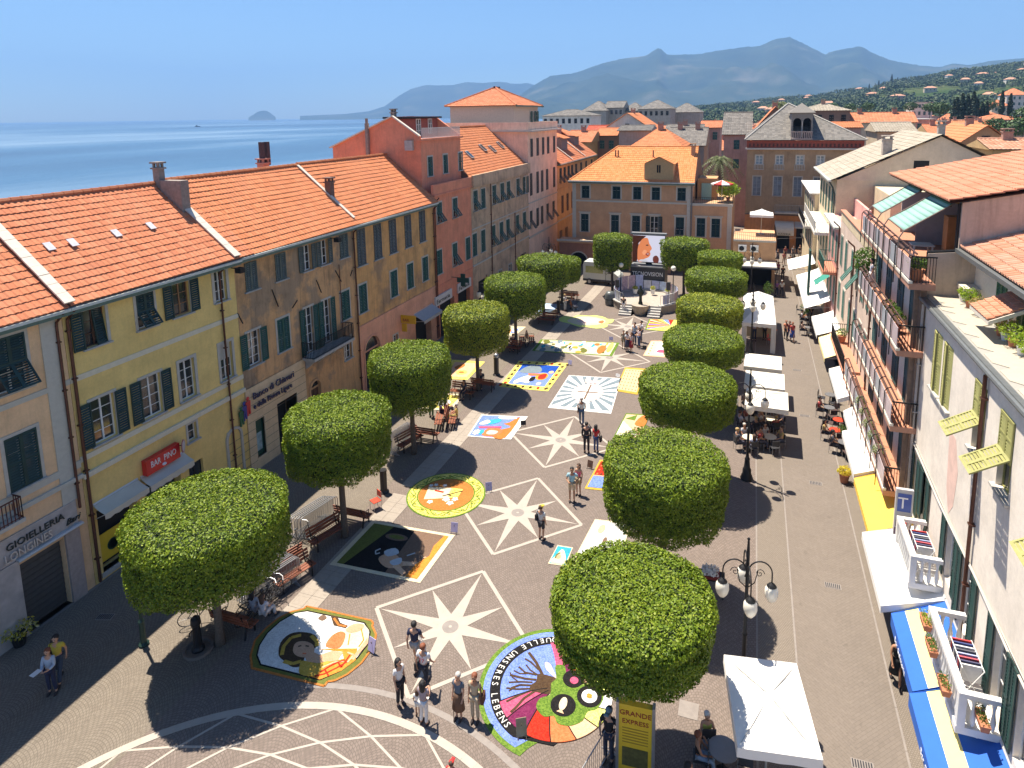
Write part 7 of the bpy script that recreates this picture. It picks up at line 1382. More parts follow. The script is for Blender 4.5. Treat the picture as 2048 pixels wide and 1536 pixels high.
for i in range(9): barrier('steel crowd barrier, %s of the stack beside the front bench'%(['first','second','third','fourth','fifth','sixth','seventh','eighth','last'][i]),p.x-.45+i*.11,p.y+.25-i*.02,1.25+.02*(i%3))
p=g(625,1055)
for i in range(6): barrier('steel crowd barrier, %s of the stack in front of the second left tree'%(['first','second','third','fourth','fifth','last'][i]),p.x-.2+i*.12,p.y-.1+i*.03,1.32+.02*(i%2))
p=g(800,895)
for i in range(5): barrier('steel crowd barrier, %s of the stack by the third left tree'%(['first','second','third','fourth','last'][i]),p.x-.2+i*.12,p.y,1.4)
for (x,y,rz,l) in((-2.6,14.75,.02,'steel crowd barrier directly before the yellow poster column'),(-2.2,14.45,.05,'steel crowd barrier slightly nearer than the first one at the poster column'),(-3.5,15.55,1.3,'steel crowd barrier beside the man in the shade')): barrier(l,x,y,rz)
# yellow poster column
t=thing('poster_stand','yellow poster column under the nearest right tree','poster stand',(-2.5,15.9,0),.06); b=MB().box(-.48,.48,-.09,.09,.1,2.3); b.build('poster_board',mat('yellow poster',(.72,.50,.03),.5,var=.05),t)
for s_ in(-.5,.5): MB().box(s_-.04,s_+.04,-.11,.11,0,2.35).build('side_post',STEEL,t)
RD=mat('dark red letters',(.3,.02,.02),.5,var=0)
text('poster_lettering','GRANDE',.22,RD,t,(0,-.10,1.98),(R90,0,0),.003,'CENTER'); text('poster_lettering','EXPRESS',.2,RD,t,(0,-.10,1.72),(R90,0,0),.003,'CENTER')
for k in range(6): MB().box(-.36,.36,-.097,-.09,1.1+k*.09,1.13+k*.09).build('print_line',mat('poster print',(.35,.22,.02),.6,var=0),t)
b=MB(); b.box(-.36,.36,-.1,-.09,.35,.95); b.build('poster_panel',mat('dark poster panel',(.10,.10,.03),.6,var=.3,sc=9),t)
bf=MB().box(-.02,.02,-.5,.5,.9,1.9)
# bistro chairs and tables
def chair_parts(t,sm,fm):
    cached('ch_seat'+sm.name,lambda:MB().box(-.21,.21,-.21,.21,.43,.46),'seat',sm,t); cached('ch_back'+sm.name,lambda:MB().box(-.2,.2,.19,.22,.58,.88),'backrest',sm,t)
    for i,(a,c) in enumerate(((-.19,-.19),(.19,-.19),(-.19,.2),(.19,.2))): cached(('ch_leg',i>1),lambda:MB().tube([(0,0,0),(0,0,.43 if i<2 else .9)],.013,5),'leg',fm,t,(a,c,0))
BLKP=mat('black chair',(.03,.03,.035),.5,var=.15); REDP=mat('red plastic chair',(.50,.05,.02),.45,var=.08)
def chair(label,x,y,rz,m_=BLKP,group='cafe chairs'): t=thing('cafe_chair',label,'chair',(x,y,0),rz,group); chair_parts(t,m_,STEEL if m_ is REDP else IRON); return t
def table(label,x,y,r=.38,m_=None,group='cafe tables',h=.73): t=thing('cafe_table',label,'table',(x,y,0),0,group); MB().lathe([(r,h),(r,h+.025)],n=18).build('tabletop',m_ or mat('grey table top',(.20,.20,.21),.35,.3,var=.05),t); MB().lathe([(.22,0),(.2,.03),(.03,.06),(.03,h)],n=10).build('pedestal',IRON,t); return t
p=g(752,1018); chair('single red plastic chair on the paving above the dark carpet',p.x,p.y,-.5,REDP,None)
# dining area by the near parasol
table('round grey cafe table beside the two women under the near parasol',-.15,16.75,.42); table('round cafe table with glasses at the bottom edge under the near parasol',-.35,15.55,.42)
for i,(x,y,rz,l) in enumerate(((-.62,17.3,.3+pi,'black chair of the woman in the green top'),(-.75,16.6,-1.5,'black chair of the woman in the black vest'),(-.9,15.65,-1.6,'black chair of the woman in the striped shirt'),(.3,15.4,2.4,'empty black chair under the near parasol'),(.45,16.9,1.6,'black chair right of the near cafe table'))): chair(l,x,y,rz)
parasol('large white rectangular parasol at the near end of the street',.985,16.66,0,2.02,2.9,2.68,WHT,rz=.155,drop=.3,peak=.28)
for i,(x,y,l) in enumerate(((1.28,37.3,'cream square parasol above the diners, nearest of the row of three'),(1.2,40.1,'cream square parasol, middle of the row of three'),(1.15,43.2,'cream square parasol, farthest of the row of three'))): parasol(l,x,y,0,2.25,2.4,2.5,CREAM,rz=-.03,group='cream parasols of the cafe',peak=.35)
for i,(x,y) in enumerate(((.4,35.9),(1.5,36.3),(.5,38.2),(1.6,38.6),(.4,40.4),(1.5,41.0))):
    nm=['near left','near right','second left','second right','back left','back right'][i]; table('cafe table of the diners under the cream parasols, '+nm,x,y,.36,mat('cream cloth',(.6,.56,.45),.8,var=.05))
    for k in range(4): a=k*pi/2+.4; chair('dark cafe chair at the %s table under the cream parasols, %s side'%(nm,['right','far','left','near'][k]),x+.6*cos(a),y+.6*sin(a),a-pi/2+0)
# bistro table with white flowers
p=Vector((-.95,23.9,0)); t=thing('display_table','dark table with a white flower display at the right tree row','table',(p.x,p.y,0),.05); MB().box(-.75,.55,-.3,.3,.72,.76).build('tabletop',IRON,t)
for a in(-.7,.5):
    for c_ in(-.27,.27): cached('dleg',lambda:MB().box(-.02,.02,-.02,.02,0,.72),'leg',IRON,t,(a,c_,0))
t=thing('flower_tray','red tray heaped with white blossoms on the dark table','flowers',(p.x,p.y,.765),.05); MB().box(-.3,.35,-.28,.28,0,.1).build('tray',mat('dark red tray',(.25,.03,.02),.6),t); rs=np.random.RandomState(3); P=rs.uniform(-1,1,(350,3))*np.array([.3,.26,.1])+np.array([0,0,.18]); me=np_mesh('blossoms',leaf_quads(P,P,.1,.9,1,rs),4); me.materials.append(WHT); link('blossoms',me,t)
chair('red chair beside the white flower display',p.x-1.25,p.y-.1,1.2,REDP,None)
# white gazebo
t=thing('gazebo','white pagoda tent with curtained corners and people inside','gazebo',(.95,56.0,0)); w2,d2,h2=1.15,4.2,2.35
for a in(-w2,w2):
    for c_ in(-d2,0,d2): cached('gzpole',lambda:MB().box(-.04,.04,-.04,.04,0,2.35),'pole',WHITEP,t,(a,c_,0))
b=MB()
for k,(c0,c1) in enumerate(((-d2,0),(0,d2))): m_=(c0+c1)/2; b.add([(-w2-.1,c0,h2),(w2+.1,c0,h2),(w2+.1,c1,h2),(-w2-.1,c1,h2),(0,m_,h2+.9)],[(0,1,4),(1,2,4),(2,3,4),(3,0,4)])
b.build('roof_cloth',WHT,t).modifiers.new('t','SOLIDIFY').thickness=.02
b=MB()
for i in range(14):
    x0,x1=-w2-.1+i*(2*w2+.2)/14,-w2-.1+(i+1)*(2*w2+.2)/14; b.box(x0,x1,-d2-.03,-d2+.0,h2-.28-.04*(i%2),h2)
b.box(w2+.08,w2+.11,-d2,d2,h2-.28,h2); b.box(-w2-.11,-w2-.08,-d2,d2,h2-.28,h2); b.build('valance',WHT,t)
def curtain(x,y,l):
    b=MB(); n=10; pts=[(x-.18+.36*k/n,y+.04*sin(k*1.9)) for k in range(n+1)]
    for p_,q_ in zip(pts[:-1],pts[1:]): b.add([(p_[0],p_[1],.02),(q_[0],q_[1],.02),(q_[0],q_[1],h2),(p_[0],p_[1],h2)],[(0,1,2,3)])
    b.build('curtain',WHT,t).modifiers.new('t','SOLIDIFY').thickness=.01
curtain(-w2+.1,-d2,'');curtain(w2-.05,-d2,''); b=MB(); b.box(-w2,w2,-.6,-.58,.05,h2); b.build('inner_curtain',mat('warm beige lining',(.55,.45,.28),.85,var=.12,sc=3),t)
# bandstand with banner railings
bx,by=-9.4,62.3; t=thing('bandstand','round stone bandstand with printed banners on its railing','bandstand',(bx,by,0))
def ring(b,r0,r1,z0,z1,a0,a1,n=36):
    for k in range(n):
        a,e=radians(a0+(a1-a0)*k/n),radians(a0+(a1-a0)*(k+1)/n); b.hexa([(r0*cos(a),r0*sin(a),z0),(r1*cos(a),r1*sin(a),z0),(r1*cos(e),r1*sin(e),z0),(r0*cos(e),r0*sin(e),z0)],[(r0*cos(a),r0*sin(a),z1),(r1*cos(a),r1*sin(a),z1),(r1*cos(e),r1*sin(e),z1),(r0*cos(e),r0*sin(e),z1)])
CONC=plaster('bandstand stone',(.36,.32,.27),amt=.3,streak=.4)
b=MB(); ring(b,2.95,3.25,0,.7,-58,238); b.build('base_wall',CONC,t); b=MB(); ring(b,2.9,3.32,.7,.8,-58,238); b.build('base_coping',STONE,t); MB().lathe([(2.96,.02),(2.96,.68)],n=40).build('floor',MARBG,t)
b=MB(); b.lathe([(.55,0),(.75,.5),(.85,.95)],0,-3.15,0,18); b.build('planter_bowl',CONC,t)
for i in range(5):
    for a_ in(-1.9,.75): MB().box(a_,a_+1.15,-3.2-.3*(4-i)+.25,-2.9,0,.16*(i+1)).build('step',STONE,t)
BN=[mat('lilac banner',(.45,.48,.68),.6,var=.18,sc=4),mat('pale blue banner',(.45,.55,.72),.6,var=.25,sc=5),mat('rose print banner',(.55,.38,.42),.6,var=.3,sc=6),mat('white printed banner',(.62,.62,.66),.6,var=.15,sc=4)]
for k in range(18):
    a0=-50+k*15.4; a1=a0+14.2; hh=1.55 if 96<a0<175 else 1.0
    b=MB(); ring(b,3.03,3.06,.84,.72+hh,a0,a1,4); b.build('banner',BN[(k*7)%4 if not(96<a0<175) else [2,0,2][k%3]],t)
b=MB(); ring(b,3.06,3.1,1.68,1.72,-55,235); 
for k in range(40): a=radians(-55+k*290/39); b.bar((3.08*cos(a),3.08*sin(a),.8),(3.08*cos(a),3.08*sin(a),1.7),.03)
b.build('railing',STEEL,t)
t=thing('bronze_statue','bronze statue on the bowl in front of the bandstand','statue',(bx,by-3.15,.95)); BZ=mat('dark bronze',(.03,.04,.035),.5,.5,var=.2)
MB().lathe([(.2,0),(.22,.1),(.15,.3),(.13,.75),(.2,.95),(.24,1.2),(.2,1.4),(.08,1.5),(.09,1.55),(.12,1.65),(.1,1.75),(.01,1.82)],n=12,sx=1,sy=.7).tube([(.2,0,1.38),(.3,.05,1.1),(.15,-.12,.95)],.05,6).tube([(-.2,0,1.38),(-.3,.05,1.1),(-.12,-.12,.95)],.05,6).build('figure_cast',BZ,t,smooth=True)
for dx,l in((-1.9,'left'),(1.6,'right')): MBo=thing('loudspeaker','black loudspeaker on a pole at the %s of the bandstand'%l,'loudspeaker',(bx+dx*1.4,by-.8+.3*(dx>0),.8),0,'loudspeakers on the bandstand'); MB().box(-.18,.18,-.16,.16,1.0,1.75).build('cabinet',BLKP,MBo); MB().tube([(0,0,0),(0,0,1.0)],.03,6).build('stand',IRON,MBo)
for k,(dx,dy) in enumerate(((-1.2,.9),(.5,1.3),(2.0,.9))): bush('yellow flower pot on the bandstand floor, '+['left','middle','right'][k],bx+dx,by+dy,.82,.28,.4,leafmat('yellow flowers %d'%k,[(.5,.42,.05),(.2,.3,.05),(.65,.55,.1)]),220,.12,WHITEP,seed=90+k,group='flower pots on the bandstand')
t=thing('wrapped_cylinder','grey rounded litter container left of the bandstand','container',tuple(g(1220,610))); MB().lathe([(.45,0),(.5,.3),(.5,1.1),(.35,1.35),(.1,1.4)],n=14).build('body',mat('grey container',(.12,.13,.13),.4,.2,var=.15),t,smooth=True); MB().lathe([(.51,.6),(.51,.66)],n=14).build('rim_band',IRON,t)
# big screen on its truck
sx0=fy(1266,470,66.2).x; sx1=fy(1330,470,66.2).x; sz1=fy(1298,471,66.2).z; sz0=fy(1298,524,66.2).z
t=thing('video_screen','big outdoor video screen showing a smiling child, between two clipped trees','screen',((sx0+sx1)/2,66.2,0)); W_=sx1-sx0; MB().box(-W_/2,W_/2,.02,.35,sz0-.1,sz1+.1).build('screen_case',BLKP,t); MB().box(-W_/2-.15,W_/2+.15,-.1,.5,sz1+.1,sz1+.25).build('top_cover',mat('grey metal cover',(.22,.23,.24),.5,.3),t); MB().box(-.3,.3,.1,.5,1.5,sz0-.1).build('lift_mast',IRON,t)
def EM(n_,c_):
    m_=mat('screen '+n_,(.01,.01,.01),.6,var=0,spec=.1); b_=m_.node_tree.nodes['Principled BSDF']; b_.inputs['Emission Color'].default_value=c4(c_); b_.inputs['Emission Strength'].default_value=.55; return m_
H_=sz1-sz0
def scr(name,pts,m_,k): MB().ext([((u-.5)*W_,-.004*k,sz0+v*H_) for u,v in pts],(0,.02,0)).build(name,m_,t)
scr('picture_ground',[(0,0),(1,0),(1,1),(0,1)],EM('pale lilac',(.55,.55,.66)),0); hairp=smooth([(0,0),(.12,0),(.16,.3),(.05,.5),(.12,.75),(.35,.98),(.2,1),(0,1)]); scr('picture_hair',[(0,0),(.13,0),(.2,.3),(.18,.7),(.42,.98),(.1,.99),(0,.99)],EM('dark brown',(.05,.015,.008)),1)
scr('picture_face',smooth([(.17,0),(.15,.35),(.18,.62),(.3,.86),(.46,.9),(.52,.7),(.6,.52),(.54,.4),(.56,.3),(.5,.18),(.36,.1),(.32,.0)]),EM('warm skin',(.62,.20,.08)),2)
scr('picture_cheek',smooth([(.3,.35),(.36,.45),(.44,.42),(.42,.3),(.34,.26)]),EM('bright skin',(.75,.30,.15)),3); scr('picture_eye',smooth([(.40,.63),(.46,.66),(.5,.63),(.45,.61)]),EM('eye',(.05,.02,.02)),4); scr('picture_mouth',smooth([(.40,.29),(.48,.36),(.53,.31),(.47,.23)]),EM('mouth',(.25,.02,.02)),4); scr('picture_teeth',[(.44,.31),(.51,.32),(.5,.29),(.45,.29)],EM('teeth',(.7,.65,.6)),5); scr('picture_collar',[(.15,0),(.5,0),(.42,.1),(.25,.08)],EM('collar',(.5,.5,.55)),4); scr('picture_microphone',smooth([(.66,.0),(.64,.18),(.74,.26),(.82,.16),(.8,0)]),EM('dark object',(.12,.03,.02)),3)
bx0=fy(1261,533,65.4).x; bx1=fy(1330,533,65.4).x
t=thing('screen_truck','black trailer carrying the big screen, with white lettering','trailer',((bx0+bx1)/2,65.4,0)); W2=bx1-bx0; MB().box(-W2/2,W2/2,0,2.3,.5,3.0).build('body',BLKP,t); MB().box(-W2/2-.05,W2/2+.05,-.05,2.35,3.0,3.12).build('top_edge',mat('grey metal cover',(.22,.23,.24),.5,.3),t)
for k,s_ in enumerate((-1,1)): MB().lathe([(.4,-.1),(.4,.1)],n=14).build('wheel',IRON,t,loc=(s_*W2*.3,.0,.4)).rotation_euler=(R90,0,0)
text('sign_lettering','TECNOVISION',.6,SIGNW,t,(0,-.02,2.15),(R90,0,0),.01,'CENTER',sx=W2/4.4)
# white delivery van
t=thing('delivery_van','white high-roofed van with a yellowish side window band','van',tuple(fy(1166,545,68.6).xy)+(0,),-.08)
prof=[(0,.35),(0,2.25),(.15,2.5),(3.4,2.52),(3.75,2.4),(4.45,1.5),(5.1,1.15),(5.25,.95),(5.25,.4)]
b=MB(); b.ext([(x*.78,0,z) for x,z in prof],(0,1.9,0)); b.build('body',mat('white van paint',(.62,.64,.60),.3,var=.03),t)
MB().box(.3,2.3,-.012,0,1.3,2.05).build('side_panel',mat('dull yellow glazing',(.42,.42,.16),.2,var=.15),t); MB().ext([(2.95*.98,-.012,1.35),(3.35,-.012,1.35),(3.3,-.012,1.75),(2.98*.98,-.012,2.1)],(0,.01,0)).build('cab_window',GLASS,t); MB().bar((2.6,-.01,.5),(2.6,-.01,2.3),.03).build('door_gap',IRON,t); MB().box(-.02,.0,.2,1.7,1.3,2.1).build('rear_window',GLASS,t); MB().ext([(2.98,.1,2.34),(3.45,.1,1.52),(3.45,1.8,1.52),(2.98,1.8,2.34)],(.03,0,.02)).build('windscreen',GLASS,t)
MB().box(0,4.1,-.03,0,.38,.6).build('bumper_strip',BLKP,t)
for x in(.75,3.35):
    for y in(.02,1.88): wh=cached('vwheel',lambda:MB().lathe([(.33,-.1),(.33,.1)],n=16),'wheel',BLKP,t,(x,y,.33),(R90,0,0)); cached('vrim',lambda:MB().lathe([(.18,-.11),(.18,.11)],n=12),'rim',STEEL,wh)
# bicycles
def bicycle(label,x,y,rz,lean=.12,m_=BLKP,group='parked bicycles'):
    t=thing('bicycle',label,'bicycle',(x,y,0),rz,group); t.rotation_euler=(lean,0,rz)
    for k,xx in enumerate((-.52,.52)):
        wl=cached('bwheel',lambda:MB().tube([(.33*cos(a),0,.33*sin(a)) for a in np.arange(0,2*pi+.1,2*pi/20)],.018,5,cap=False),'wheel',BLKP,t,(xx,0,.34)); cached('bspk',lambda:(lambda b:[b.bar((0,0,0),(.32*cos(a),0,.32*sin(a)),.005) for a in np.arange(0,6.2,.52)] and b)(MB()),'spokes',STEEL,wl)
    MB().tube([(-.52,0,.34),(-.12,0,.30),(.36,0,.82)],.017,6).tube([(-.52,0,.34),(-.18,0,.78),(.38,0,.84)],.015,6).tube([(-.12,0,.3),(-.2,0,.9)],.016,6).tube([(.52,0,.34),(.38,0,.84),(.36,0,.98)],.016,6).build('frame',m_,t); MB().ball((-.21,0,.93),.1,8,5,sz=.35,sy=.6).build('saddle',BLKP,t); MB().tube([(.28,-.26,.98),(.38,-.1,1.0),(.38,.1,1.0),(.28,.26,.98)],.013,5).build('handlebar',STEEL,t)
for i,(px,py,rz,l) in enumerate([(545,1205,1.3,'black bicycle nearest the stacked barriers'),(530,1215,1.5,'black bicycle behind the nearest one'),(518,1222,1.1,'dark bicycle leaning toward the tree'),(508,1232,1.4,'dark bicycle closest to the seated women'),(408,1240,.9,'bicycle seen between fountain and nearest tree trunk'),(600,1090,1.2,'bicycle beside the second stack of barriers'),(395,930,1.0,'bicycle leaning by the bar entrance')]):
    p=g(px,py) if px!=395 else Vector((-23.6,22.7,0)); bicycle(l,p.x,p.y,rz)
# plants and tables along the right wall
for i,(px,py,r_,h,mt,pt,l) in enumerate([(1608,640,.4,1.3,SHRUB,TERRA,'tall plant in a terracotta pot beneath the twin white awnings'),(1688,965,.35,.45,leafmat('yellow flowers a',[(.6,.5,.03),(.7,.6,.08)]),TERRA,'bright yellow flower pot at the edge of the yellow awning'),(1650,688,.4,.4,leafmat('yellow flowers b',[(.55,.42,.05),(.3,.3,.1)]),TERRA,'yellow flower tub by the pale yellow awning'),(1690,890,.45,.8,SHRUB,TERRA,'green shrub tub at the end of the red cafe tables'),(1536,600,.5,1.5,SHRUB,TERRA,'leafy shrub in a terracotta tub beside the dark cafe terrace'),(40,1290,.55,.45,leafmat('white and yellow flowers',[(.6,.6,.55),(.6,.5,.05),(.1,.18,.04)]),IRON,'low tub of white and yellow flowers by the jewellery shop')]):
    p=g(px,py); bush(l,p.x,p.y,.01,r_,h,mt,420,.11,pt,seed=110+i,group=None)
for i,(y,x) in enumerate(((36.8,5.3),(38.2,5.0),(39.6,5.35),(41.2,5.0),(43.2,5.25),(57,5.0),(60,5.2),(63,5.1))):
    nm=['nearest','second','third','fourth','fifth','sixth','seventh','farthest'][i]; table('small cafe table along the right wall, '+nm,x,y,.32,REDP if i in(1,2) else None)
    for k in(0,1,2): a=k*2.1+.8; chair('dark wicker chair at the %s table along the right wall, %s'%(nm,['right','far','left'][k]),x+.5*cos(a),y+.5*sin(a),a-pi/2,mat('dark wicker',(.07,.04,.035),.7,var=.3,sc=12) if i<4 else BLKP)
for i,(px,py) in enumerate(((1545,655),(1548,670),(1540,690))): p=g(px,py); chair('red and black folding chair beside the gazebo, '+['farthest','middle','nearest'][i],p.x,p.y,1.2,REDP if i else BLKP)
# overhead cable
tag(MB().tube([(-2.0,71,6.0),(2,70,5.7),(6.4,69,6.3)],.012,4).build('overhead_cable',IRON),'thin cable hanging across the far end of the street','cable')
# ---------------------------------------------------------------- people
SKIN=mat('skin',(.50,.28,.18),.6,var=.05,sc=8); SKIND=mat('tanned skin',(.38,.19,.11),.6,var=.05,sc=8)
def pose_joints(pose):
    J=dict(pelvis=(0,0,.96),spine=(0,.01,1.14),chest=(0,.01,1.34),neck=(0,.01,1.47),
      lh=(.09,0,.93),lk=(.10,-.02,.50),la=(.10,.02,.09),lt=(.11,-.14,.035),rh=(-.09,0,.93),rk=(-.10,-.02,.50),ra=(-.10,.02,.09),rt=(-.11,-.14,.035),
      ls=(.175,.01,1.41),le=(.225,.03,1.13),lw=(.22,-.05,.89),lf=(.21,-.08,.81),rs=(-.175,.01,1.41),re=(-.225,.03,1.13),rw=(-.22,-.05,.89),rf=(-.21,-.08,.81))
    if pose=='walk': J.update(lk=(.10,-.16,.53),la=(.10,-.27,.11),lt=(.11,-.42,.09),rk=(-.10,.04,.50),ra=(-.10,.30,.16),rt=(-.11,.20,.04),le=(.22,.12,1.15),lw=(.21,.12,.90),lf=(.20,.11,.82),re=(-.23,-.06,1.14),rw=(-.21,-.22,.95),rf=(-.20,-.28,.89))
    if pose=='hip': J.update(le=(.33,.06,1.20),lw=(.19,-.04,1.02),lf=(.13,-.09,1.0),re=(-.26,-.06,1.16),rw=(-.14,-.26,1.12),rf=(-.10,-.33,1.15))
    if pose=='hold': J.update(le=(.22,-.06,1.14),lw=(.10,-.28,1.12),lf=(.05,-.34,1.14),re=(-.22,-.06,1.14),rw=(-.10,-.28,1.12),rf=(-.05,-.34,1.14),lk=(.12,-.03,.5),la=(.14,.0,.09),lt=(.17,-.15,.035))
    if pose=='sit':
        J={k:(v[0],v[1]+.05,v[2]-.44) for k,v in J.items()}; J.update(lh=(.09,.02,.51),rh=(-.09,.02,.51),pelvis=(0,.06,.52),lk=(.12,-.40,.50),rk=(-.12,-.40,.50),la=(.13,-.36,.10),ra=(-.13,-.42,.10),lt=(.14,-.51,.04),rt=(-.14,-.57,.04),le=(.24,-.06,.74),lw=(.15,-.27,.62),lf=(.12,-.34,.62),re=(-.24,-.06,.74),rw=(-.13,-.25,.66),rf=(-.10,-.33,.66))
    return J
CH_=[('pelvis','spine','chest','neck'),('pelvis','lh','lk','la','lt'),('pelvis','rh','rk','ra','rt'),('chest','ls','le','lw','lf'),('chest','rs','re','rw','rf')]
def skin_mesh(name,V,E,R,sub=1):
    me=bpy.data.meshes.new(name); me.from_pydata(V,E,[]); o=bpy.data.objects.new('tmp',me); COL.objects.link(o); m_=o.modifiers.new('s','SKIN'); m_.use_smooth_shade=True
    for i,sv in enumerate(me.skin_vertices[0].data): r=R[i]; sv.radius=r if isinstance(r,tuple) else (r,r); sv.use_root=(i==0)
    s=o.modifiers.new('u','SUBSURF'); s.levels=sub; s.render_levels=sub
    dg=bpy.context.evaluated_depsgraph_get(); out=bpy.data.meshes.new_from_object(o.evaluated_get(dg)); bpy.data.objects.remove(o); out.name=name; out.polygons.foreach_set('use_smooth',[True]*len(out.polygons)); out.materials.clear(); out.materials.append(None); return out
_pm={}
def pmesh(kind,pose,fem):
    k=(kind,pose,fem)
    if k in _pm: return _pm[k]
    J=pose_joints(pose); s_=.88 if fem else 1.
    RB_=dict(pelvis=(.135 if fem else .125,.10),spine=(.105 if fem else .12,.085),chest=(.125 if fem else .15,.10),neck=.052,lh=.085,lk=.055,la=.038,lt=.03,ls=.055,le=.04,lw=.028,lf=.026)
    for q in('h','k','a','t','s','e','w','f'): RB_['r'+q]=RB_['l'+q]
    def graph(chains,inc,rad=None,stop=None):
        V=[];E=[];R=[];ix={}
        for ch in chains:
            for n_ in ch:
                if n_ not in ix: ix[n_]=len(V); p=J[n_]; V.append((p[0]*(s_ if n_[0] in'lr' else 1),p[1],p[2])); r=(rad or {}).get(n_,RB_[n_]); R.append(tuple(x+inc for x in r) if isinstance(r,tuple) else r+inc)
            for a,b_ in zip(ch[:-1],ch[1:]):
                if (ix[a],ix[b_]) not in E: E.append((ix[a],ix[b_]))
        return V,E,R,ix
    if kind=='body':
        V,E,R,ix=graph(CH_,0)
        def addv(p,r,frm): V.append(tuple(p)); R.append(r); E.append((frm,len(V)-1)); return len(V)-1
        n=Vector(J['neck']); a=addv(n+Vector((0,-.005,.07)),.05,ix['neck']); b_=addv(n+Vector((0,-.02,.13)),(.072,.085),a); c_=addv(n+Vector((0,-.015,.20)),(.08,.098),b_); addv(n+Vector((0,0,.265)),(.055,.07),c_); addv(n+Vector((0,-.125,.135)),.012,b_)
        for sd in(1,-1): addv(n+Vector((sd*.088,.0,.145)),.016,b_)
        for sd,f in((1,'lf'),(-1,'rf')):
            w_=Vector(V[ix['lw' if sd>0 else 'rw']]); h=Vector(V[ix[f]]); d=(h-w_).normalized(); side=d.cross(Vector((0,1,0)) if abs(d.y)<.7 else Vector((0,0,1))).normalized()
            for q,ln in((-1.2,.075),(-.4,.09),(.4,.085),(1.2,.065)): m1=addv(h+side*q*.018+d*ln*.5,.008,ix[f]); addv(h+side*q*.02+d*ln*.9+Vector((0,-.018,0)),.007,m1)
            m1=addv(h-d*.02+side*.035+Vector((0,-.02,0)),.009,ix[f]); addv(h+side*.045+Vector((0,-.04,0))+d*.02,.008,m1)
        me=skin_mesh('body',V,E,R)
    elif kind in('shirt','longshirt','vest'):
        ch=[('pelvis','spine','chest')]
        for sd in('l','r'):
            if kind=='shirt': J[sd+'m']=tuple(Vector(J[sd+'s']).lerp(Vector(J[sd+'e']),.62)); RB_[sd+'m']=.05; ch.append(('chest',sd+'s',sd+'m'))
            elif kind=='longshirt': J[sd+'m']=tuple(Vector(J[sd+'e']).lerp(Vector(J[sd+'w']),.85)); RB_[sd+'m']=.035; ch.append(('chest',sd+'s',sd+'e',sd+'m'))
            else: J[sd+'m']=tuple(Vector(J[sd+'s']).lerp(Vector(J[sd+'e']),.1)); RB_[sd+'m']=.05; ch.append(('chest',sd+'m'))
        RB_['pelvis']=(.14 if fem else .135,.105); me=skin_mesh('shirt',*graph(ch,.016)[:3])
    elif kind in('trousers','shorts'):
        ch=[]
        for sd in('l','r'):
            if kind=='shorts': J[sd+'m']=tuple(Vector(J[sd+'h']).lerp(Vector(J[sd+'k']),.85)); RB_[sd+'m']=.068; ch.append(('pelvis',sd+'h',sd+'m'))
            else: J[sd+'m']=tuple(Vector(J[sd+'k']).lerp(Vector(J[sd+'a']),.92)); RB_[sd+'m']=.048; ch.append(('pelvis',sd+'h',sd+'k',sd+'m'))
        RB_['pelvis']=(.13,.10); me=skin_mesh('trousers',*graph(ch,.014)[:3])
    elif kind=='skirt':
        b=MB(); z0,z1=(.98,.42)
        if pose=='sit': b.hexa([(-.2,.15,.42),(.2,.15,.42),(.2,.15,.66),(-.2,.15,.66)],[(-.2,-.42,.40),(.2,-.42,.40),(.2,-.42,.58),(-.2,-.42,.58)])
        else: b.lathe([(.14,z0+.05),(.17,z0-.1),(.20,.70),(.235,z1),(.225,z1)],n=16,sx=1,sy=.8)
        me=bpy.data.meshes.new('skirt'); me.from_pydata(b.v,[],b.f); me.materials.append(None); me.polygons.foreach_set('use_smooth',[True]*len(b.f))
    elif kind in('hair','longhair','cap'):
        n=Vector(J['neck'])+Vector((0,0,.185)); b=MB()
        if kind=='cap': b.lathe([(.102,0),(.10,.05),(.07,.085),(.01,.098)],n.x,n.y,n.z,12,sy=1.1).box(n.x-.07,n.x+.07,n.y-.22,n.y-.09,n.z,n.z+.015)
        else:
            b.lathe([(.078,-.07),(.096,-.02),(.100,.03),(.082,.07),(.04,.094),(.005,.098)],n.x,n.y+.018,n.z,12,sy=1.12)
            if kind=='longhair': b.lathe([(.03,-.34),(.085,-.28),(.11,-.12),(.115,0),(.09,.05)],n.x,n.y+.05,n.z,12,sy=.75)
        me=bpy.data.meshes.new('hair'); me.from_pydata(b.v,[],b.f); me.materials.append(None); me.polygons.foreach_set('use_smooth',[True]*len(b.f))
    elif kind=='shoes':
        b=MB()
        for sd in('l','r'):
            a,t_=Vector(J[sd+'a']),Vector(J[sd+'t']); a.x*=s_;t_.x*=s_; d=(t_-a); d.z=0; c_=a.lerp(t_,.5); b.lathe([(.001,-.045),(.05,-.042),(.052,0),(.03,.04),(.001,.05)],c_.x,c_.y,max(.048,min(a.z,t_.z)+.0),10,sx=.95,sy=2.6)
        me=bpy.data.meshes.new('shoes'); me.from_pydata(b.v,[],b.f); me.materials.append(None); me.polygons.foreach_set('use_smooth',[True]*len(b.f))
    elif kind=='eyes':
        n=Vector(J['neck'])+Vector((0,-.108,.165)); b=MB(); b.ball((n.x-.033,n.y,n.z),.010,6,4); b.ball((n.x+.033,n.y,n.z),.010,6,4); b.box(-.025,.025,n.y-.006,n.y+.01,n.z-.075,n.z-.068)
        me=bpy.data.meshes.new('eyes'); me.from_pydata(b.v,[],b.f); me.materials.append(None)
    _pm[k]=me; return me
def pp(name,kind,pose,fem,m_,par):
    o=link(name,pmesh(kind,pose,fem),par); o.material_slots[0].link='OBJECT'; o.material_slots[0].material=m_; return o
def cl(c): return mat('cloth %.2f %.2f %.2f'%c,c,.9,var=.1,sc=12)
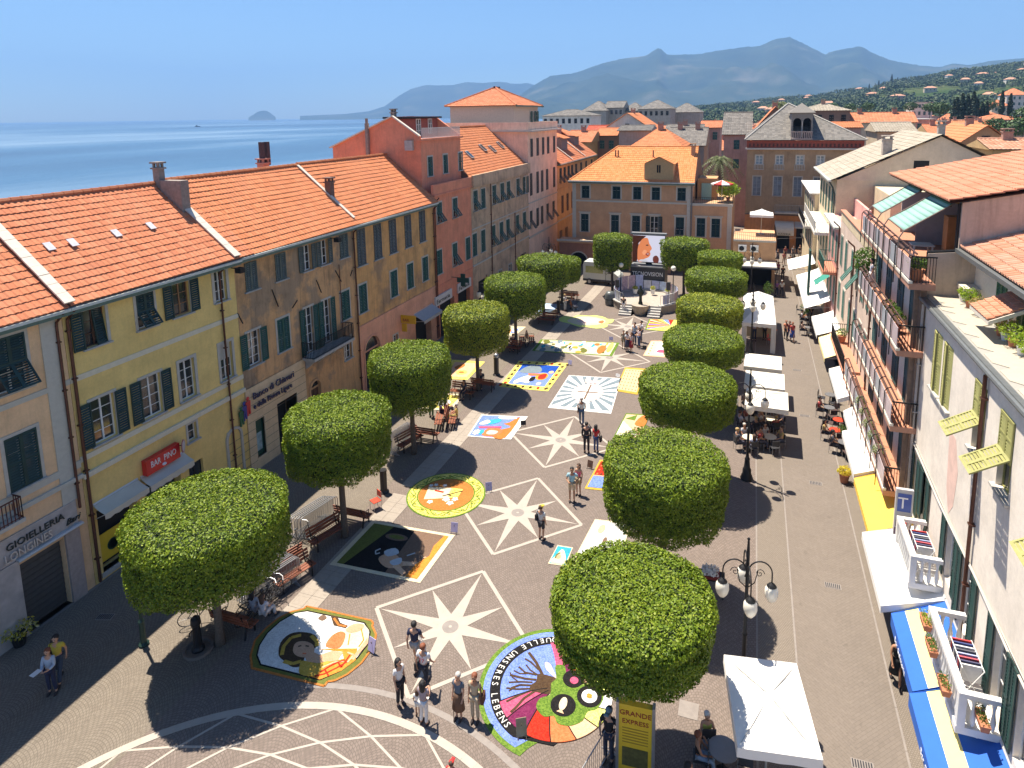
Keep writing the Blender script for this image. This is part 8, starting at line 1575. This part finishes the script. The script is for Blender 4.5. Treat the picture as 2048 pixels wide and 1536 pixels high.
HAIRC=dict(black=(.012,.010,.010),brown=(.07,.035,.02),red=(.20,.06,.025),grey=(.42,.40,.37),blond=(.40,.28,.12),white=(.6,.58,.55))
def person(label,x,y,rz,pose='stand',fem=0,top=(.5,.5,.5),bot=(.1,.1,.15),tk='shirt',bk='trousers',hair='brown',hk=None,h=None,z=.01,skin=None,shoe=(.04,.03,.03),bag=None,hat=None,group=None):
    t=thing('person',label,'person',(x,y,z),rz,group); h=h or (1.64 if fem else 1.76); t.scale=(h/1.74,)*3
    pp('body','body',pose,fem,skin or (SKIN if hash(label)%3 else SKIND),t); pp({'skirt':'skirt'}.get(bk,'trousers'),bk,pose,fem,cl(bot),t); pp('shirt',tk,pose,fem,cl(top),t); pp('hair',hk or ('longhair' if fem and hair in('black','brown') else 'hair'),pose,fem,mat('hair '+hair,HAIRC[hair],.7,var=.1),t); pp('shoes','shoes',pose,fem,cl(shoe),t); pp('eyes','eyes',pose,fem,DARK,t)
    if hat: pp('hat','cap',pose,fem,cl(hat),t)
    if bag:
        bt=thing('shoulder_bag','bag carried by the '+label[:60].split(',')[0],'bag',(x,y,z),rz); c,sx_,zz=bag; MB().ext([(sx_-.05,-.12,zz-.28),(sx_+.05,-.12,zz-.28),(sx_+.04,-.1,zz),(sx_-.04,-.1,zz)],(0,.26,0)).build('bag_body',cl(c),bt); MB().tube([(sx_,-.08,zz),(sx_*.7,-.02,zz+.3),(sx_*.5,.0,zz+.42),(sx_*.7,.04,zz+.25),(sx_,.1,zz)],.012,5).build('strap',cl(c),bt)
    return t
def at(px,py): p=g(px,py); return p.x,p.y
W_=(.72,.71,.70)
person('man in navy polo and checked shorts walking away with a white bag',*at(832,1335),pi+.15,'walk',0,(.02,.025,.06),(.40,.38,.36),bk='shorts',hair='black',bag=(W_,-.30,.85))
t=person('person in a white shirt with red number 17 walking away',*at(850,1380),pi-.1,'walk',0,W_,(.02,.025,.04),hair='red',h=1.7,bag=((.03,.03,.03),.24,1.0)); text('shirt_number','17',.22,mat('red print',(.6,.03,.05),.7,var=0),t,(0,.135,1.14),(R90,0,pi),.002,'CENTER')
person('woman with long black hair in a white tunic and black leggings',*at(801,1410),1.2,'stand',1,W_,(.015,.015,.02),hair='black')
person('black-haired girl in white trousers seen from behind',*at(849,1450),pi,'hold',1,(.35,.28,.3),(.70,.68,.66),hair='black',h=1.55); person('small child in white held by the black-haired girl',*at(836,1432),pi+.3,'stand',1,W_,(.6,.6,.58),hair='brown',h=.95,bk='shorts')
t=person('elderly grey-haired woman in blue-grey top and brown skirt with a walking stick',*at(918,1438),-.1,'stand',1,(.10,.13,.17),(.13,.07,.04),bk='skirt',hair='grey',h=1.6)
x,y=at(908,1445); tag(MB().tube([(0,0,0),(0,0,.85),(.05,.03,.9)],.012,5).build('walking_stick',WOODB,None,loc=(x,y,.01)),'thin walking stick beside the elderly grey-haired woman','walking stick')
person('red-haired woman in beige top and trousers beside the elderly woman',*at(951,1442),.1,'stand',1,(.45,.36,.24),(.44,.35,.24),hair='red',bag=((.10,.04,.02),.26,1.0))
person('hiker with yellow cap, white shirt and dark shorts near the second star',*at(1083,1080),pi*.9,'stand',0,(.6,.6,.58),(.03,.03,.04),bk='shorts',hair='brown',h=1.66,hat=(.70,.52,.05),bag=((.03,.03,.03),.2,1.2))
person('man in light blue shirt and beige shorts',*at(1144,1003),.2,'hip',0,(.30,.50,.58),(.48,.38,.25),bk='shorts',hair='black')
person('woman in pink top and khaki shorts',*at(1157,990),-.1,'stand',1,(.62,.12,.20),(.35,.28,.18),bk='shorts',hair='brown',tk='vest')
person('man in dark jacket and trousers by the third star',*at(1173,906),pi+.1,'stand',0,(.015,.015,.022),(.02,.02,.025),tk='longshirt',hair='black',h=1.82)
person('woman in red top and blue jeans with a black bag',*at(1192,905),pi-.1,'stand',1,(.50,.03,.03),(.06,.10,.22),hair='black',bag=((.02,.02,.02),-.28,1.0))
person('man in white shirt with dark backpack walking by the sunburst carpet',*at(1163,850),pi+.2,'walk',0,(.62,.62,.6),(.07,.12,.2),hair='grey',bag=((.04,.05,.07),.2,1.15))
for a in[('boy in grey shirt beside the long green carpet',1247,697,.3,'stand',0,(.22,.22,.17),(.25,.22,.15),'shorts','black',1.5),('woman in white top and dark skirt in the talking group',1254,703,.8,'hip',1,(.6,.6,.62),(.05,.05,.09),'skirt','black',1.66),('woman in dark red dress in the talking group',1262,704,-.6,'stand',1,(.5,.42,.42),(.25,.02,.03),'skirt','brown',1.6),('tall man in pale blue shirt in the talking group',1269,689,-.5,'stand',0,(.30,.40,.52),(.04,.06,.12),'trousers','black',1.85),('man in white tee at the back of the talking group',1282,684,-1.,'hip',0,(.55,.55,.6),(.1,.12,.18),'trousers','black',1.8),('woman in pale pink shirt and jeans in the talking group',1278,695,-.9,'hold',1,(.6,.5,.52),(.05,.08,.17),'trousers','brown',1.65),
 ('person in black top and white trousers at the bandstand steps',1247,627,pi,'stand',0,(.02,.02,.025),(.65,.62,.62),'trousers','black',1.72),('pedestrian in violet top in the street, left of the pair',1553,592,0,'walk',1,(.30,.12,.30),(.03,.03,.06),'trousers','grey',1.6),('pedestrian in cream shirt in the street, right of the pair',1563,594,.1,'walk',0,(.6,.56,.5),(.04,.04,.05),'trousers','grey',1.74),('woman in orange top and black leggings walking down the street',1571,679,.0,'walk',1,(.62,.22,.12),(.02,.02,.02),'trousers','red',1.62),('woman in red top and blue skirt walking down the street',1584,684,.1,'walk',1,(.42,.06,.05),(.05,.10,.40),'skirt','red',1.66),('person in dark clothes close behind the woman in the blue skirt',1578,680,.1,'walk',0,(.2,.04,.04),(.03,.04,.16),'trousers','brown',1.6),
 ('pedestrian in black in the far street by the dark terrace',1565,562,pi,'walk',0,(.02,.02,.02),(.04,.04,.05),'trousers','black',1.75),('pedestrian in dark dress at the far street end, leftmost',1555,524,0,'stand',1,(.06,.06,.08),(.05,.05,.07),'skirt','black',1.65),('pedestrian in rose top at the far street end',1567,530,.2,'walk',1,(.4,.15,.15),(.3,.22,.18),'trousers','brown',1.65),('man in dark blue at the far street end, with a woman',1580,538,pi,'stand',0,(.03,.04,.09),(.04,.04,.05),'trousers','black',1.78),('woman in black at the far street end beside the man in blue',1587,535,pi,'stand',1,(.02,.02,.02),(.02,.02,.03),'skirt','black',1.66),('pedestrian in grey at the palace door',1586,519,0,'walk',0,(.15,.15,.17),(.05,.05,.06),'trousers','black',1.75),('pedestrian in dark red at the palace door',1570,518,0,'walk',1,(.25,.05,.05),(.05,.04,.04),'trousers','brown',1.65),('pedestrian at the wall of the far narrow cream house',1599,517,0,'stand',0,(.05,.05,.06),(.3,.26,.2),'trousers','brown',1.75),('pedestrian in purple at the edge of the dark terrace',1556,552,.1,'walk',1,(.2,.06,.15),(.06,.05,.09),'trousers','black',1.64),('pedestrian in the shade of the dark terrace, farthest left',1549,545,pi,'stand',0,(.03,.03,.04),(.05,.04,.06),'trousers','brown',1.76),
 ('man in lilac shirt inside the white gazebo',1508,682,.2,'hip',0,(.42,.40,.58),(.03,.04,.08),'trousers','black',1.78),('woman in dark top inside the white gazebo',1529,680,-.3,'stand',1,(.04,.03,.03),(.03,.03,.03),'trousers','brown',1.68),('person in grey at the counter of the white gazebo',1519,672,0,'stand',1,(.4,.38,.4),(.2,.2,.2),'skirt','black',1.62),
 ('standing guest in black by the wall below the twin white awnings',1622,640,1.2,'stand',0,(.02,.02,.03),(.03,.03,.03),'trousers','black',1.76),('standing guest in dark shirt beside the terracotta plant',1617,632,-1.5,'hip',0,(.06,.05,.05),(.04,.04,.06),'trousers','brown',1.74),
 ('person in green trousers standing behind the third left tree bench',863,835,pi,'stand',0,(.3,.3,.3),(.05,.14,.05),'trousers','black',1.72),('woman in white with a pushchair at the far left benches',1130,622,1.2,'hold',1,(.6,.6,.6),(.5,.5,.5),'trousers','blond',1.66),('woman in orange dress by the far left benches',1143,618,-1.2,'stand',1,(.45,.18,.09),(.45,.18,.09),'skirt','red',1.66)]:
    l,px,py,rz,po,fe,tp,bt,bk,hr,h=a; person(l,*at(px,py),rz,po,fe,tp,bt,bk=bk,hair=hr,h=h)
person('passer-by in yellow shirt and jeans in the shade by the jewellery shop',*at(122,1362),.5,'walk',0,(.55,.42,.05),(.04,.06,.10),hair='black',h=1.7,bag=((.05,.03,.02),-.2,1.2)); person('passer-by in pale blue shirt reading a white leaflet in the shade',*at(106,1386),.5,'hold',1,(.35,.42,.52),(.02,.03,.06),hair='red',h=1.62,tk='longshirt')
x,y=at(104,1392); o=MB().box(-.1,.1,-.14,.14,0,.006).build('leaflet',CARDW,None,loc=(x-.12,y-.3,1.08)); tag(o,'white leaflet in the hands of the passer-by in pale blue','leaflet')
person('woman in short black dress walking past the blue awning',*at(1790,1366),0,'walk',1,(.012,.012,.014),(.012,.012,.014),bk='skirt',hair='black',tk='vest')
person('man in black shirt and grey cap standing in the shade behind the round carpet',*at(1217,1524),-.2,'hip',0,(.012,.012,.014),(.03,.04,.07),hair='black',hat=(.20,.26,.28),h=1.78)
p=g(903,1528,1.15); person('child in a red cap cut off by the bottom edge',p.x,p.y,pi,'stand',0,(.5,.04,.04),(.05,.05,.1),hair='brown',h=1.25,hat=(.60,.03,.03))
# seated ones
def seated(label,x,y,rz,fem,top,bot,hair='brown',tk='shirt',h=None,group=None,bk='trousers'): return person(label,x,y,rz,'sit',fem,top,bot,hair=hair,tk=tk,h=h,group=group,bk=bk)
seated('white-haired woman in a yellow-green top at the near parasol table',-.62,17.25,.3,1,(.50,.55,.12),(.20,.24,.32),'white','vest'); seated('red-haired woman in a black vest at the near parasol table',-.78,16.6,1.6,1,(.015,.015,.015),(.22,.32,.45),'red','vest'); seated('person in a striped shirt at the glasses table by the bottom edge',-.95,15.6,1.55,1,(.42,.42,.50),(.05,.05,.06),'black')
for a in[('seated woman in pale top on the nearest bench, left one',-17.0,17.4,pi,1,(.35,.38,.45),(.3,.3,.35),'black'),('seated woman in white on the nearest bench, right one',-16.5,17.35,pi,1,(.6,.58,.62),(.5,.5,.52),'brown'),('seated man in lilac shirt on the bench by the third left tree',*at(884,838),2.0,0,(.30,.30,.45),(.05,.05,.08),'black'),('seated person in dark shirt beside the man in lilac',*at(893,832),2.0,0,(.06,.05,.06),(.05,.05,.07),'black'),('seated person in yellow on the bench by the third left tree',*at(912,845),-1.2,1,(.62,.45,.12),(.4,.3,.1),'grey'),('seated man in grey on the bench right of the fourth left tree',*at(962,776),.2,0,(.05,.05,.06),(.04,.04,.05),'black'),('seated dark figure left of the fourth left tree',*at(928,796),.0,1,(.04,.04,.05),(.03,.03,.04),'black'),('seated dark figure on the bench at the fifth left tree',*at(1026,700),.1,0,(.03,.03,.05),(.03,.03,.05),'black')]:
    l,x,y,rz,fe,tp,bt,hr=a; seated(l,x,y,rz,fe,tp,bt,hr)
rr=random.Random(8); k=0
CO_=[((.45,.14,.08),'orange'),((.50,.50,.55),'pale'),((.08,.08,.10),'black'),((.30,.32,.42),'blue-grey'),((.50,.36,.14),'mustard'),((.62,.60,.56),'white'),((.35,.05,.05),'dark red'),((.14,.20,.34),'blue'),((.42,.30,.24),'tan')]
for i,(x,y) in enumerate(((.4,35.9),(1.5,36.3),(.5,38.2),(1.6,38.6),(.4,40.4))):
    for q in range(4):
        if (i*4+q) in(7,13,18): continue
        a=q*pi/2+.4; c,cn=CO_[(i*4+q)%9]; seated('diner in %s top at the %s table under the cream parasols'%(cn,['near left','near right','second left','second right','back left'][i]),x+.6*cos(a),y+.6*sin(a),a-pi/2,q%2,c,(.08,.08,.11),rr.choice(['black','brown','grey','blond']),group='diners under the cream parasols')
for i,(y,x) in enumerate(((36.8,5.3),(38.2,5.0),(41.2,5.0),(57,5.0),(60,5.2))): 
    a=.8; c,cn=CO_[(i*2+2)%9]; seated('guest in %s top at the %s table along the right wall'%(cn,['nearest','second','fourth','sixth','seventh'][i]),x+.5*cos(a+2.1),y+.5*sin(a+2.1),a+2.1-pi/2,i%2,c,(.05,.05,.06),'black',group='guests along the right wall')
p=(5.95,35.2,9.49); person('woman in a white coat standing in a door of the second long balcony',5.95,36.1,-R90,'stand',1,(.62,.62,.66),(.62,.62,.66),bk='skirt',hair='black',z=9.49)
t=thing('pushchair','small pushchair beside the woman in white at the far left benches','pushchair',(*at(1150,622),.0),.6); MB().hexa([(-.2,-.2,.35),(.2,-.2,.35),(.2,.2,.45),(-.2,.2,.45)],[(-.2,-.25,.5),(.2,-.25,.5),(.2,.35,.95),(-.2,.35,.95)]).build('seat_shell',cl((.05,.05,.07)),t); MB().bar((-.2,-.3,.1),(-.2,.5,1.05),.025).bar((.2,-.3,.1),(.2,.5,1.05),.025).bar((-.2,.3,.1),(-.2,-.1,.6),.025).bar((.2,.3,.1),(.2,-.1,.6),.025).build('frame',STEEL,t)
for a in((-.2,-.3),(.2,-.3),(-.2,.3),(.2,.3)): cached('pcw',lambda:MB().lathe([(.09,-.02),(.09,.02)],n=10),'wheel',BLKP,t,(a[0],a[1],.09),(0,R90,0))
# ---------------------------------------------------------------- the clipped trees
def crownfit(X,Y,xl,xr,yt,yb):
    r,zt,zb=2.,5.,2.5
    for _ in range(40):
        def ext(r_,z): return [pr((X+r_*cos(a*pi/12),Y+r_*sin(a*pi/12),z)) for a in range(24)]
        A=[p[0] for p in ext(r,zt-.5)]; r*=((xr-xl)/(max(A)-min(A)))**.7
        zt+=(min(p[1] for p in ext(r*.9,zt))-yt)/60; zb+=(max(p[1] for p in ext(r*.88,zb-.12))-yb)/60
    return r,zt,zb
def fitX(X,Y,a,b_,c,d):
    for _ in range(4):
        r,zt,zb=crownfit(X,Y,a,b_,c,d); A=[pr((X+r*cos(q*pi/12),Y+r*sin(q*pi/12),zt-.5))[0] for q in range(24)]; X+=((a+b_)/2-(max(A)+min(A))/2)/(pr((X+1,Y,zt))[0]-pr((X,Y,zt))[0])*.8
    return X
TREES=[(-17.0,16.05,232,580,930,1240,'largest clipped tree of the left row, nearest, in front of the jewellery shop',0),
(-16.95,22.6,562,783,775,985,'clipped tree of the left row in front of the bank entrance',1),
(-17.1,30.0,734,903,675,840,'clipped tree of the left row, third from the near end, by the pink shop wall',2),
(-17.3,38.9,884,1020,597,718,'yellowish clipped tree of the left row in front of the pharmacy',0),
(-17.2,47.2,967,1093,540,645,'clipped tree of the left row beside the globe lamp',1),
(-17.0,55.,1033,1140,503,590,'clipped tree of the left row just before the last one',2),
(-16.9,60.6,1085,1163,508,572,'small clipped tree at the far end of the left row near the van',0),
(-12.9,64.9,1185,1265,463,545,'tall narrow clipped tree between the white van and the screen',1)]
for i,(X,Y,a,b_,c,d,l,k) in enumerate(TREES):
    X=fitX(X,Y,a,b_,c,d)
    r,zt,zb=crownfit(X,Y,a,b_,c,d); zt=min(zt,6.6); topiary(X,Y,r,zt,zb,l,k,20+i,nl=[62000,46000,34000,24000,18000,13000,10000,11000][i],size=[.088,.093,.10,.11,.125,.14,.15,.15][i],lm=LEAF2 if i==3 else LEAF)
TR=[(16.2,1097,1432,1080,1405,'largest clipped tree of the right row, nearest, above the yellow poster column'),
(23.3,1201,1457,850,1100,'second clipped tree of the right row, by the bistro table'),
(31.4,1273,1473,720,870,'clipped tree of the right row beside the four-globe lamp and cafe parasols'),
(39.8,1323,1488,645,745,'clipped tree of the right row beside the row of cream parasols'),
(46.2,1350,1487,583,672,'yellow-green clipped tree of the right row beside the white gazebo'),
(53.5,1367,1495,530,602,'wide flat clipped tree of the right row right of the bandstand'),
(61.5,1393,1486,497,545,'farthest small clipped tree of the right row by the cafe terrace')]
for i,(Y,a,b_,c,d,l) in enumerate(TR):
    # place the trunk on the row so the crown comes out at its height
    best=None
    for k in range(60):
        X=-3.2+k*.02
        e=abs(pr((X,Y,4.3))[0]-(a+b_)/2)
        if best is None or e<best[0]: best=(e,X)
    X=best[1]; r,zt,zb=crownfit(X,Y,a,b_,c,d); zb-=.15; print('R',i,round(X,2),round(r,2),round(zt,2),round(zb,2))
    topiary(X,Y,r,zt,zb,l,0,40+i,nl=[66000,54000,40000,28000,20000,15000,11000][i],size=[.088,.093,.10,.11,.125,.14,.15][i],lm=LEAF2 if i==4 else LEAF)
X,Y=fitX(-6.6,66.,1320,1420,470,545),66.; r,zt,zb=crownfit(X,Y,1320,1420,470,545); print('R8',r,zt,zb)
topiary(X,Y,r,zt,zb,'clipped tree immediately right of the big screen',0,60,nl=9000,size=.18)
# ---------------------------------------------------------------- haze
m=bpy.data.materials.new('summer haze'); m.use_nodes=True; n=m.node_tree
n.nodes.remove(n.nodes['Principled BSDF']); pv=n.nodes.new('ShaderNodeVolumePrincipled'); pv.inputs['Color'].default_value=(.30,.55,1,1); pv.inputs['Density'].default_value=.00014; pv.inputs['Anisotropy'].default_value=0
lk(n,pv.outputs[0],n.nodes['Material Output'].inputs['Volume'])
MB().box(-9800,9800,-1800,9900,-7,900).build('haze',m,kind='stuff')
